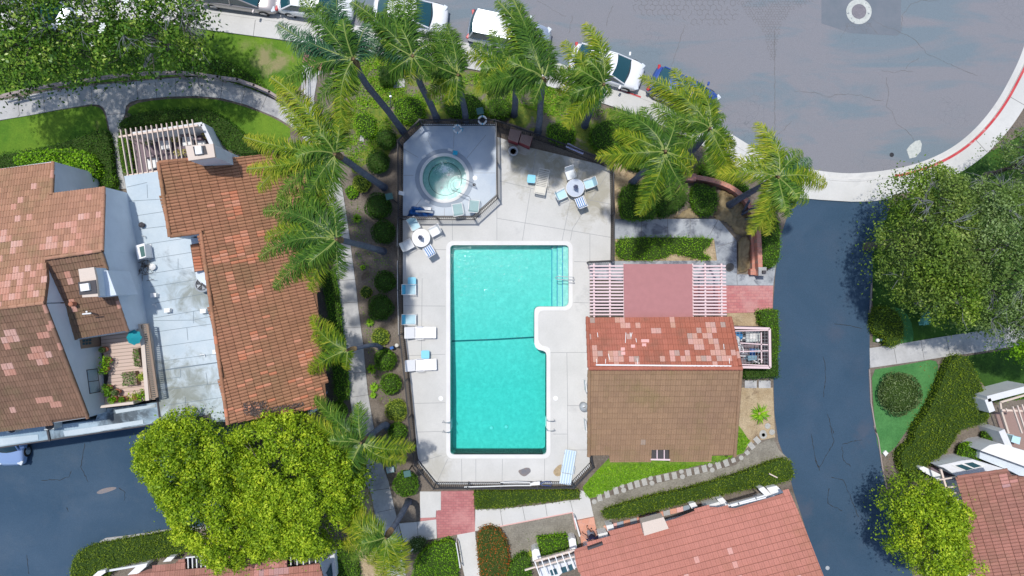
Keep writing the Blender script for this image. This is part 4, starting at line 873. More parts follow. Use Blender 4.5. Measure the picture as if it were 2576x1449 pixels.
tree('carrotwood_tree', 'yellow-green tree standing between the driveway and the lower right roof', [(2226, 1272), (2248, 1238), (2275, 1210), (2300, 1222), (2345, 1212), (2372, 1235), (2405, 1250), (2415, 1290), (2412, 1340), (2428, 1392), (2415, 1440), (2340, 1450), (2290, 1420), (2270, 1390), (2236, 1372), (2262, 1335), (2255, 1300)], 5.6, 2.8, 'leaf_yellowgreen', (2220, 1235), 0.14, 330, 130, .38, density_scale=.9)
# ---- palms -----------------------------------------------------------------
def frond(V, F, R, hub, tip, lift, nl=74, width=0.62, tone=0.5, rach=None):
    P0 = np.array(hub); P2_ = np.array(tip); L = np.linalg.norm(P2_ - P0); dd = P2_ - P0; sc_ = rng.uniform(-.2, .2); P1 = P0 + dd * .45 + np.array([-dd[1] * sc_, dd[0] * sc_, lift * L])
    t = np.linspace(.07, 1, nl)[:, None]
    P = (1 - t) ** 2 * P0 + 2 * t * (1 - t) * P1 + t ** 2 * P2_
    D = 2 * (1 - t) * (P1 - P0) + 2 * t * (P2_ - P1); D /= np.linalg.norm(D, axis=1)[:, None]
    S = np.cross(D, np.array([0, 0, 1.0])); S /= np.linalg.norm(S, axis=1)[:, None] + 1e-9
    prof = np.sin(np.clip(t[:, 0] * .93 + .09, 0, 1) * math.pi) ** .55; ln = width * (0.30 + .70 * prof)
    for side in (-1, 1):
        j = rng.normal(0, 1, (nl, 1)); dirv = S * side * (0.80 + .14 * j) + D * (0.58 + rng.normal(0, .12, (nl, 1))) + np.array([0, 0, -.18]) + np.array([-.16, .05, 0]) + rng.normal(0, .17, (nl, 3))
        dirv /= np.linalg.norm(dirv, axis=1)[:, None]; l = (ln * rng.uniform(.8, 1.15, nl))[:, None]
        wv = D * .020; mid = P + dirv * l * .5 + np.array([0, 0, .02]); end = P + dirv * l + np.array([0, 0, -1.0]) * l * rng.uniform(.2, .75, (nl, 1))
        k = sum(len(v) for v in V)
        Q = np.stack([P - wv * .8, P + wv * .8, mid + wv * 1.15, mid - wv * 1.15, end + wv * .25, end - wv * .25], 1).reshape(-1, 3); V.append(Q)
        b = k + 6 * np.arange(nl)[:, None]; F.append(b + np.array([[0, 1, 2, 3]])); F.append(b + np.array([[3, 2, 4, 5]]))
        r_ = np.clip(tone - .06 + .42 * (t[:, 0] - .45) + rng.normal(0, .19, nl), 0, 1); R.append(r_); R.append(np.clip(r_ + .12, 0, 1))
    if rach is not None: rach.tube([tuple(p) for p in P[::6]], [0.035 * (1 - .8 * i / 12) for i in range(len(P[::6]))], 5, False)
def palm(label, base, hub, tips, h=None, bend=(), extra=5, tone=.45, tr=0.19, width=.61, group='feather palms around the pool', wind=(-1, .3), droop=.30, trunk_label=None):
    bx, by = base[0] - CX, base[1] - CY; hx, hy = hub[0] - CX, hub[1] - CY
    if h is None: h = H * (1 - math.hypot(bx, by) / math.hypot(hx, hy))
    B = W(*base, 0); Hb = W(*hub, h); th = thing('palm_tree', label, 'palm tree', B, 0, group)
    pts = [B - Vector((0, 0, .1))]
    for (f, x, y) in bend: pts.append(W(x, y, h * f))
    if not bend: pts += [B.lerp(Hb, .3) + Vector((.03, 0, 0)), B.lerp(Hb, .6)]
    pts.append(Hb); n_ = len(pts)
    # resample smooth
    fine = []
    for i in range(n_ - 1):
        p0 = pts[max(i - 1, 0)]; p1 = pts[i]; p2 = pts[i + 1]; p3 = pts[min(i + 2, n_ - 1)]
        for k in range(6):
            t = k / 6; fine.append(.5 * ((2 * p1) + (p2 - p0) * t + (2 * p0 - 5 * p1 + 4 * p2 - p3) * t * t + (3 * p1 - p0 - 3 * p2 + p3) * t ** 3))
    fine.append(pts[-1]); nf = len(fine)
    rad = [tr * (1.25 - .25 * min(1, i / 3)) * (1 - .35 * i / nf) * (1 + .02 * (i % 2)) for i in range(nf)]
    add('trunk', MB().tube(fine, rad, 12), 'palm_trunk', th, smooth=True)
    up = (Hb - fine[-3]).normalized()
    add('crown_shaft', MB().tube([Hb - up * .35, Hb, Hb + up * .45], [tr * .85, tr * .95, tr * .35], 10), 'palm_fiber', th, smooth=True)
    hubp = Hb + up * .35; groups = {'g': [], 'y': [], 'b': []}
    for tp in tips:
        x, y = tp[0], tp[1]; k = tp[2] if len(tp) > 2 else 'g'; dD = math.hypot(x - hub[0], y - hub[1]); zt = h + .2 - droop * dD * M * (tp[3] if len(tp) > 3 else 1)
        groups[k].append((W(x, y, max(zt, .6)), .30))
    mx_, my_ = sum(q[0] for q in tips) / len(tips) - hub[0], hub[1] - sum(q[1] for q in tips) / len(tips)
    for i in range(min(extra, 3)):
        a = rng.uniform(-.9, .9) + math.atan2(my_, mx_); l = rng.uniform(.8, 1.7)
        groups['g'].append((hubp + Vector((math.cos(a) * l, math.sin(a) * l, rng.uniform(-.5, .7))), .25))
    ra = MB()
    for k, mt in (('g', 'frond_green'), ('y', 'frond_yellow'), ('b', 'frond_blue')):
        for tip, lift in groups[k]:
            V, F, R = [], [], []; L = (tip - hubp).length
            frond(V, F, R, tuple(hubp), tuple(tip), lift, int(max(34, 40 * L)), width * min(1.15, .35 + L * .32), tone, ra)
            mesh_np('frond', np.concatenate(V), np.concatenate(F), np.concatenate(R), mt, th)
    add('leaf_stalks', ra, 'frond_stalk', th)
    return th
simple('frond_stalk', (0.22, 0.27, 0.06), 0.5)
palm('tall palm with dark blue-green fronds over the parked cars, top left of the hot tub', (1014, 330), (893, 158), [(699, 60, 'b'), (757, -15, 'g'), (800, 10, 'b'), (850, -20, 'b'), (905, 90, 'b'), (922, 60, 'b'), (810, 165, 'b'), (940, 120, 'b'), (862, 320, 'y', .6), (740, 120, 'b'), (717, 200, 'g'), (800, 250, 'g'), (890, 240, 'g'), (825, 60, 'b')], tone=.42, bend=[(.4, 975, 278), (.8, 920, 210)])
palm('palm with long golden fronds spilling over the middle roof edge', (966, 471), (850, 392), [(681, 195, 'y'), (700, 230, 'y'), (615, 345, 'y'), (622, 425, 'y'), (650, 478, 'y'), (700, 500, 'g'), (760, 520, 'g'), (800, 500, 'y'), (835, 455, 'y'), (858, 300, 'g'), (868, 350, 'g'), (740, 300, 'g'), (660, 380, 'y'), (790, 260, 'g'), (690, 440, 'y'), (810, 520, 'g'), (855, 235, 'y')], tone=.55, bend=[(.5, 925, 443), (.85, 876, 408)])
palm('green palm beside the white walk, trunk level with the first pool corner', (964, 632), (852, 603), [(663, 532), (697, 497), (652, 649), (668, 600, 'y'), (720, 610), (689, 725, 'g'), (738, 700, 'y'), (780, 730, 'y'), (835, 500), (860, 560), (850, 655), (740, 480, 'g'), (800, 500, 'g'), (700, 560, 'g'), (730, 660), (855, 700, 'g'), (760, 560, 'g')], tone=.40, bend=[(.5, 915, 618)])
palm('small windblown palm with five lime fronds over the left walk', (957, 878), (884, 879), [(783, 796, 'y'), (786, 843, 'y'), (778, 938, 'y'), (830, 905, 'y'), (870, 930, 'y'), (812, 812, 'y'), (880, 900, 'y'), (842, 840, 'y')], h=5.0, bend=[(.25, 955, 872), (.6, 935, 868)], extra=0, tone=.42, tr=.15, droop=.35)
palm('palm leaning over the walk beside the yellow-green trees, trunk at the light green mound', (974, 1076), (915, 1108), [(770, 1170, 'y'), (806, 1217, 'y'), (770, 1049, 'y'), (800, 1090, 'g'), (902, 1014, 'g'), (880, 1050, 'g'), (1043, 1128, 'y'), (990, 1168, 'y'), (1020, 1160, 'y'), (835, 1265, 'g'), (880, 1210, 'g'), (810, 1130, 'g'), (900, 1190, 'g'), (845, 1180, 'g'), (850, 1060, 'g'), (790, 1000, 'g', 1.3)], h=5.2, bend=[(.35, 968, 1068), (.7, 940, 1088)], tone=.45)
palm('palm at the lower walk junction with brilliant yellow hanging fronds', (1027, 1262), (978, 1342), [(845, 1296, 'y'), (855, 1250, 'y'), (862, 1376, 'y'), (890, 1412, 'g'), (950, 1455, 'y'), (985, 1465, 'y'), (1014, 1448, 'y'), (1025, 1395, 'y'), (900, 1340, 'g'), (930, 1420, 'y'), (998, 1420, 'y'), (880, 1290, 'y'), (965, 1400, 'y'), (920, 1300, 'g')], h=5.2, bend=[(.4, 1020, 1275), (.75, 1000, 1310)], extra=2, tone=.55)
palm('palm with a golden inner frond between the sidewalk and the hot tub, trunk leaning left', (1098, 297), (1040, 150), [(884, 5, 'g'), (900, 28, 'g'), (990, -15, 'g'), (1020, -20, 'g'), (1045, -10, 'g'), (947, 80, 'b'), (941, 125, 'g'), (1001, 195, 'y'), (955, 200, 'g'), (975, 165, 'g'), (1090, 110, 'g'), (1100, 170, 'g'), (1030, 210, 'y'), (960, 30, 'g'), (1080, 200, 'g'), (930, 100, 'b'), (980, 200, 'g'), (1008, 178, 'y')], tone=.42, bend=[(.4, 1083, 262), (.75, 1055, 205)])
palm('palm behind the hot tub fence with fronds pointing straight up the picture', (1172, 302), (1153, 195), [(1061, 78, 'g'), (1095, 60, 'g'), (1120, 60, 'g'), (1160, 125, 'g'), (1056, 130, 'g'), (1072, 184, 'g'), (1100, 215, 'g'), (1126, 262, 'y'), (1148, 262, 'g'), (1168, 150, 'g'), (1090, 100, 'g'), (1120, 230, 'g'), (1140, 75, 'g'), (1075, 240, 'y'), (1158, 240, 'g')], tone=.42)
palm('palm at the silver car with fronds brushing its boot', (1293, 288), (1299, 205), [(1173, 135, 'y'), (1210, 182, 'g'), (1228, 240, 'g'), (1236, 75, 'g'), (1300, 120, 'g'), (1260, 240, 'g'), (1200, 215, 'y'), (1190, 110, 'g'), (1320, 230, 'g')], tone=.42, h=8.0)
palm('tall straight palm right of the hot tub, fronds reaching the street', (1353, 333), (1366, 203), [(1250, 2, 'g'), (1283, -15, 'g'), (1268, 25, 'y'), (1310, 10, 'g'), (1351, 72, 'g'), (1330, 50, 'g'), (1381, 128, 'g'), (1258, 214, 'g'), (1270, 160, 'y'), (1212, 218, 'g'), (1300, 240, 'g'), (1340, 260, 'g'), (1300, 95, 'b'), (1230, 190, 'y'), (1372, 100, 'g'), (1290, 60, 'g')], tone=.42)
palm('palm leaning toward the white sedan above the banner', (1471, 316), (1516, 218), [(1471, 60, 'y', .6), (1500, 95, 'y', .6), (1419, 104, 'y'), (1391, 169, 'g'), (1375, 195, 'g'), (1402, 230, 'y'), (1424, 318, 'y'), (1405, 270, 'g'), (1460, 130, 'b'), (1515, 150, 'g'), (1535, 240, 'g'), (1500, 270, 'b'), (1450, 200, 'g'), (1470, 285, 'g'), (1480, 175, 'b')], tone=.50, bend=[(.5, 1490, 270)])
palm('broad palm leaning right over the mulch corner of the deck', (1590, 460), (1668, 385), [(1503, 392, 'y'), (1530, 415, 'y'), (1534, 276, 'g'), (1550, 330, 'y'), (1600, 290, 'g'), (1620, 270, 'g'), (1608, 540, 'y'), (1640, 520, 'g'), (1690, 500, 'g'), (1728, 482, 'g'), (1752, 404, 'y'), (1700, 300, 'g'), (1560, 380, 'g'), (1740, 440, 'y'), (1660, 330, 'y'), (1720, 360, 'g'), (1620, 500, 'y'), (1590, 350, 'g')], tone=.42, bend=[(.4, 1612, 438), (.8, 1645, 405)])
palm('golden palm covering the blue car at the kerb', (1715, 400), (1782, 330), [(1612, 193, 'y'), (1640, 225, 'y'), (1697, 172, 'y'), (1730, 195, 'y'), (1765, 235, 'y'), (1805, 250, 'g'), (1825, 290, 'g'), (1643, 262, 'g'), (1655, 300, 'g'), (1690, 240, 'y'), (1851, 365, 'g'), (1845, 420, 'y'), (1850, 455, 'y'), (1800, 440, 'g'), (1700, 380, 'g'), (1720, 330, 'g'), (1810, 380, 'g'), (1680, 320, 'g'), (1750, 280, 'y')], tone=.50, bend=[(.5, 1745, 375), (.8, 1768, 350)])
palm('bright palm over the curved brick wall at the driveway mouth, propped trunk', (1833, 517), (1950, 450), [(1905, 308, 'y'), (1915, 340, 'y'), (1890, 365, 'y'), (1960, 380, 'g'), (2020, 383, 'g'), (2040, 400, 'b'), (2080, 465, 'y'), (2035, 505, 'g'), (2000, 520, 'y'), (1985, 545, 'g'), (1935, 590, 'y'), (1905, 570, 'y'), (1890, 590, 'y'), (1850, 405, 'y'), (1805, 440, 'y'), (1950, 530, 'y'), (1920, 500, 'y'), (2050, 440, 'g'), (2000, 430, 'g')], tone=.55, bend=[(.5, 1880, 488)])
# ---- clipped balls along the left fence -------------------------------------
GB = 'clipped round shrubs along the pool fence'
for k, (x, y, r_, lab) in enumerate([(972, 350, 27, 'dark clipped ball shrub nearest the hot tub corner, first of the fence row'), (951, 408, 30, 'dark clipped ball shrub left of the hot tub, second in the fence row'), (952, 519, 34, 'dark clipped ball shrub beside the blue tarp corner, third in the fence row'), (965, 584, 31, 'dark clipped ball shrub left of the upper dining table'), (969, 708, 28, 'dark clipped ball shrub level with the blue side chair'), (957, 774, 33, 'dark clipped ball shrub left of the blue lounge chairs'), (969, 905, 28, 'green clipped ball shrub beside the bent palm trunk'), (982, 965, 27, 'squarish green clipped shrub left of the lower white lounger'), (1000, 1087, 25, 'small green clipped shrub below the pale green mound'), (1021, 1217, 33, 'bright green clipped ball shrub at the lower bend of the fence')]):
    ball('round_shrub', x, y, r_, 'leaf_hedge_dark' if k < 6 else 'leaf_hedge', lab, GB)
ball('mounded_shrub', 910, 461, 23, 'leaf_lime', 'yellow-green mound beside the second palm trunk', hz=.4, size=.10)
ball('mounded_shrub', 886, 483, 17, 'leaf_bright', 'small green mound at the walk edge below the yellow-green mound', hz=.3, size=.10)
ball('mounded_shrub', 957, 847, 23, 'leaf_lime', 'pale yellow-green mound above the bent palm trunk', hz=.4, size=.08)
ball('mounded_shrub', 997, 1032, 29, 'leaf_lime', 'large pale lime mound by the lower left fence', hz=.5, size=.07)
ball('mounded_shrub', 921, 735, 16, 'leaf_lime', 'thin yellow mound left of the fence between two balls', hz=.25, dens=120)
ball('round_shrub', 851, 1032, 24, 'leaf_hedge', 'round green shrub at the middle roof corner below the long hedge', hz=.8)
ball('round_shrub', 2263, 990, 54, 'leaf_purplish', 'round gray-green shrub in the middle of the clover patch', hz=.9, dens=200, size=.11)
ball('round_shrub', 2439, 1140, 30, 'leaf_bright', 'bright green rose shrub above the white gable', hz=1.0)
ball('round_shrub', 2495, 1098, 24, 'leaf_hedge', 'round green shrub against the pale patio wall', hz=.9)
ball('flowering_shrub', 2478, 1120, 22, 'leaf_gray', 'thin white-flowering shrub between two green shrubs by the white wall', hz=.9, dens=120)
# hedges
hedge('hedge', [(806, 690), (838, 680), (849, 730), (858, 820), (868, 905), (880, 1003), (842, 1010), (837, 921), (829, 804), (811, 713)], .75, 'leaf_hedge', 'long clipped hedge between the middle house and the white walk')
hedge('hedge', [(1192, 1236), (1457, 1233), (1457, 1254), (1430, 1258), (1330, 1268), (1260, 1279), (1196, 1281)], .5, 'leaf_hedge_olive', 'straight low hedge below the bottom fence beside the red landing', smooth=0)
hedge('hedge', [(1512, 1287), (1560, 1270), (1640, 1247), (1720, 1232), (1810, 1207), (1900, 1178), (1935, 1163), (1988, 1150), (2001, 1200), (1975, 1214), (1930, 1223), (1850, 1238), (1760, 1258), (1660, 1283), (1590, 1300), (1525, 1310)], .6, 'leaf_hedge_olive', 'long curved hedge between the stepping stones and the big red roof')
hedge('hedge', [(1566, 470), (1600, 462), (1655, 475), (1655, 545), (1625, 552), (1563, 552), (1560, 500)], .9, 'leaf_hedge', 'boxy hedge below the leaning palm in the mulch corner')
hedge('hedge', [(1745, 462), (1790, 470), (1808, 490), (1800, 525), (1785, 545), (1752, 535), (1738, 500)], .9, 'leaf_hedge', 'rounded hedge inside the curved brick wall')
hedge('hedge', [(1650, 470), (1720, 478), (1735, 500), (1690, 540), (1655, 548)], .8, 'leaf_hedge_dark', 'dark hedge between the boxy and the rounded hedges')
hedge('low_shrub', [(1548, 599), (1600, 595), (1700, 595), (1790, 596), (1793, 612), (1778, 622), (1768, 635), (1790, 645), (1785, 655), (1765, 652), (1725, 644), (1696, 634), (1668, 652), (1600, 655), (1550, 650)], .40, 'leaf_bright', 'butterfly-shaped low shrub above the pergola', dens=190)
hedge('hedge', [(1913, 560), (1945, 545), (1962, 560), (1964, 640), (1952, 668), (1928, 672), (1915, 660)], .85, 'leaf_hedge', 'tall hedge between the straight brick wall and the driveway')
hedge('hedge', [(1760, 425), (1820, 436), (1880, 462), (1893, 490), (1860, 478), (1800, 452), (1765, 446)], .7, 'leaf_hedge', 'hedge strip outside the curved brick wall')
hedge('hedge', [(1911, 782), (1957, 780), (1961, 850), (1957, 905), (1938, 905), (1938, 835), (1915, 815)], .9, 'leaf_hedge', 'hedge along the driveway beside the equipment yard', smooth=0)
hedge('hedge', [(1872, 926), (1957, 905), (1958, 948), (1875, 952)], .9, 'leaf_hedge_dark', 'hedge below the equipment yard', smooth=0)
hedge('hedge', [(176, 1449), (178, 1420), (190, 1395), (215, 1378), (262, 1366), (380, 1345), (452, 1334), (480, 1345), (490, 1380), (430, 1400), (330, 1416), (270, 1440), (250, 1480), (176, 1480)], .7, 'leaf_hedge_olive', 'olive hedge wrapping the corner of the parking lot')
hedge('hedge', [(505, 145), (560, 145), (610, 170), (668, 218), (671, 232), (640, 222), (590, 206), (540, 190), (500, 186), (440, 188), (455, 170)], .55, 'leaf_hedge', 'dark hedge between the top lawn and the curved path')
hedge('hedge', [(-60, 395), (80, 378), (190, 348), (262, 320), (276, 345), (285, 440), (280, 470), (250, 470), (240, 425), (100, 430), (-60, 425)], .7, 'leaf_hedge_dark', 'dark hedge below the left lawn along the branch path')
hedge('leafy_shrub', [(30, 395), (120, 378), (200, 378), (240, 400), (250, 440), (215, 460), (130, 430), (60, 425)], 1.3, 'leaf_bright', 'bright leafy shrubs against the left stucco wall', 'shrub', size=.14)
hedge('hedge', [(298, 305), (350, 280), (430, 275), (520, 272), (570, 300), (610, 335), (650, 365), (655, 388), (590, 388), (548, 345), (500, 300), (430, 302), (300, 325)], .8, 'leaf_hedge_dark', 'wide dark hedge above the patio pergola')
hedge('hedge', [(296, 330), (322, 330), (335, 440), (312, 440), (300, 400)], .6, 'leaf_hedge', 'narrow hedge between the branch path and the patio wall')
hedge('hedge', [(250, 430), (285, 440), (292, 465), (265, 488), (250, 470)], .8, 'leaf_hedge', 'short hedge end at the left stucco corner')
hedge('hedge', [(2395, 898), (2430, 893), (2452, 930), (2470, 970), (2485, 1015), (2490, 1060), (2440, 1075), (2410, 1085), (2400, 1110), (2370, 1150), (2330, 1165), (2330, 1200), (2290, 1215), (2272, 1190), (2262, 1150), (2270, 1130), (2300, 1110), (2300, 1080), (2330, 1040), (2358, 985), (2378, 930)], .9, 'leaf_hedge_olive', 'big olive hedge winding below the garden walk')
hedge('hedge', [(2196, 780), (2230, 772), (2262, 785), (2278, 830), (2262, 872), (2225, 870), (2230, 845), (2196, 838)], .8, 'leaf_hedge_olive', 'rounded hedge at the driveway above the garden walk')
hedge('low_shrub', [(2480, 985), (2540, 975), (2640, 955), (2640, 990), (2560, 1000), (2500, 1015)], .4, 'leaf_bright', 'bright low hedge above the pale patio wall at the right edge')
hedge('round_shrub', [(1120, 240), (1180, 232), (1215, 255), (1225, 285), (1180, 296), (1130, 292), (1118, 270)], .9, 'leaf_hedge', 'rounded shrub behind the fence, left of the dark square lamp', 'shrub')
hedge('round_shrub', [(1228, 250), (1270, 245), (1285, 265), (1283, 290), (1245, 297), (1226, 285)], .9, 'leaf_hedge', 'rounded shrub behind the fence, right of the dark square lamp', 'shrub')
hedge('round_shrub', [(1385, 310), (1430, 305), (1446, 325), (1445, 355), (1420, 362), (1380, 350), (1377, 325)], .8, 'leaf_bright', 'rounded leafy shrub above the fence banner', 'shrub')
hedge('round_shrub', [(1490, 320), (1530, 300), (1570, 302), (1590, 330), (1580, 365), (1540, 380), (1500, 375), (1485, 350)], .9, 'leaf_hedge', 'rounded shrub above the deck corner', 'shrub')
hedge('round_shrub', [(1570, 300), (1640, 330), (1700, 345), (1740, 375), (1720, 430), (1640, 440), (1560, 410), (1555, 350)], .9, 'leaf_hedge', 'wide shrub mass under the broad leaning palm', 'shrub')
hedge('hedge', [(954, 165), (990, 165), (992, 205), (956, 210)], .9, 'leaf_hedge_dark', 'small box hedge beside the concrete utility lid', smooth=0)
hedge('soft_shrub', [(993, 250), (1040, 240), (1064, 255), (1066, 295), (1040, 312), (1005, 305), (990, 280)], .7, 'leaf_bright', 'soft yellowish shrub left of the leaning palm trunk by the hot tub', 'shrub')
hedge('leafy_shrub', [(898, 285), (930, 280), (945, 310), (940, 350), (905, 340), (890, 310)], .5, 'leaf_bright', 'bright leafy shrub above the first clipped ball', 'shrub')
hedge('hedge', [(1352, 1355), (1425, 1348), (1430, 1390), (1365, 1400)], .8, 'leaf_bright', 'bright square hedge between two white pillars', smooth=0)
hedge('leafy_shrub', [(1052, 1400), (1080, 1375), (1120, 1362), (1140, 1362), (1150, 1410), (1150, 1500), (1030, 1500), (1040, 1430)], .9, 'leaf_bright', 'leafy green shrubs left of the stepped path', 'shrub')
hedge('hedge', [(842, 1385), (868, 1370), (900, 1420), (905, 1500), (850, 1500)], .7, 'leaf_hedge', 'hedge at the corner of the lower left roof', smooth=0)
hedge('flowering_hedge', [(1200, 1350), (1212, 1330), (1245, 1328), (1268, 1350), (1280, 1390), (1278, 1430), (1262, 1490), (1215, 1490), (1203, 1410)], .9, 'leaf_redflower', 'orange-flowering hedge right of the stepped path', size=.09)
hedge('leafy_shrub', [(1275, 1449), (1290, 1410), (1320, 1392), (1335, 1410), (1332, 1480), (1265, 1490)], .9, 'leaf_hedge', 'green shrub right of the orange hedge', 'shrub')
hedge('climbing_plant', [(1028, 1360), (1060, 1355), (1075, 1365), (1050, 1395), (1028, 1385)], .6, 'leaf_purplish', 'dark low shrub above the bright leafy shrubs', 'shrub')
# loose covers
cover('groundcover', [(885, 140), (960, 130), (1040, 150), (1120, 170), (1160, 175), (1160, 230), (1110, 260), (1040, 270), (970, 270), (900, 270), (885, 200)], 'leaf_bright', 'yellow-green ground cover under the palms between the sidewalk and the hot tub', .25, 330, .11, .12)
cover('groundcover', [(860, 250), (960, 260), (1000, 300), (980, 340), (930, 400), (880, 440), (860, 360)], 'leaf_bright', 'patchy ground cover between the curved walk and the hot tub', .2, 260, .11, .30)
cover('groundcover', [(1160, 180), (1260, 190), (1380, 215), (1480, 250), (1530, 275), (1500, 300), (1450, 290), (1400, 300), (1330, 270), (1240, 240), (1160, 235)], 'leaf_bright', 'green ground cover under the palms below the sidewalk', .25, 330, .11, .12)
cover('groundcover', [(1560, 280), (1640, 300), (1760, 360), (1860, 430), (1760, 430), (1640, 380), (1560, 340)], 'leaf_bright', 'green ground cover beside the sidewalk under the right palms', .3, 300, .12, .1)
cover('groundcover', [(1466, 1225), (1500, 1185), (1534, 1170), (1600, 1168), (1700, 1170), (1790, 1170), (1850, 1150), (1845, 1090), (1870, 1090), (1888, 1110), (1870, 1140), (1800, 1160), (1720, 1180), (1640, 1198), (1560, 1222), (1500, 1250), (1475, 1255)], 'leaf_bright', 'bright green ground cover between the clubhouse eave and the stepping stones', .20, 520, .10, .0, 2, 0)
cover('groundcover', [(866, 440), (940, 430), (990, 560), (1000, 700), (1000, 900), (1020, 1100), (960, 1100), (925, 900), (905, 750), (885, 600)], 'leaf_bright', 'thin scattered weeds in the soil bed left of the pool fence', .10, 70, .09, .38)
cover('fallen_leaves', [(1680, 700), (1290, 1340), (1440, 1340), (1440, 1380), (1290, 1440)][1:], 'leaf_purplish', 'sparse weeds in the gray planting bed below the south path', .06, 40, .08, .5, 3)
cover('grass_patch', [(2300, 900), (2400, 890), (2380, 940), (2340, 1010), (2290, 1090), (2240, 1150), (2230, 1180), (2240, 1100), (2290, 1040), (2340, 960)], 'leaf_redflower', 'rusty mulch line between the clover and the olive hedge', .04, 60, .07, .4)
for k, (x, y, r_, mt, lab) in enumerate([(899, 551, 13, 'leaf_bright', 'small star-shaped plant left of the third clipped ball'), (932, 811, 12, 'leaf_bright', 'small spiky plant below the sixth clipped ball'), (936, 928, 13, 'leaf_bright', 'spiky plant left of the seventh clipped ball'), (943, 973, 13, 'leaf_bright', 'spiky plant left of the squarish clipped shrub'), (940, 993, 9, 'leaf_bright', 'smallest spiky plant in the lower left bed'), (914, 673, 8, 'leaf_bright', 'little weed tuft beside the third palm'), (1910, 1040, 27, 'leaf_bright', 'bright grassy clump in the mulch right of the clubhouse'), (1338, 1397, 12, 'leaf_lime', 'spiky yellow-green rosette in the gray bed'), (1443, 1365, 11, 'leaf_bright', 'small bright tuft in the gray bed near the white rail'), (2310, 1205, 13, 'leaf_lime', 'spiky plant in the soil strip right of the driveway'), (2312, 1163, 10, 'leaf_lime', 'small leafy plant at the end of the clover patch'), (1568, 383, 10, 'leaf_bright', 'little leafy weed under the palms near the deck corner')]):
    if k == 7: x, y = 1338 , 1392
    if k == 8: x, y = 1443, 1364
    tuft('leafy_plant', x, y, r_, mt, lab)
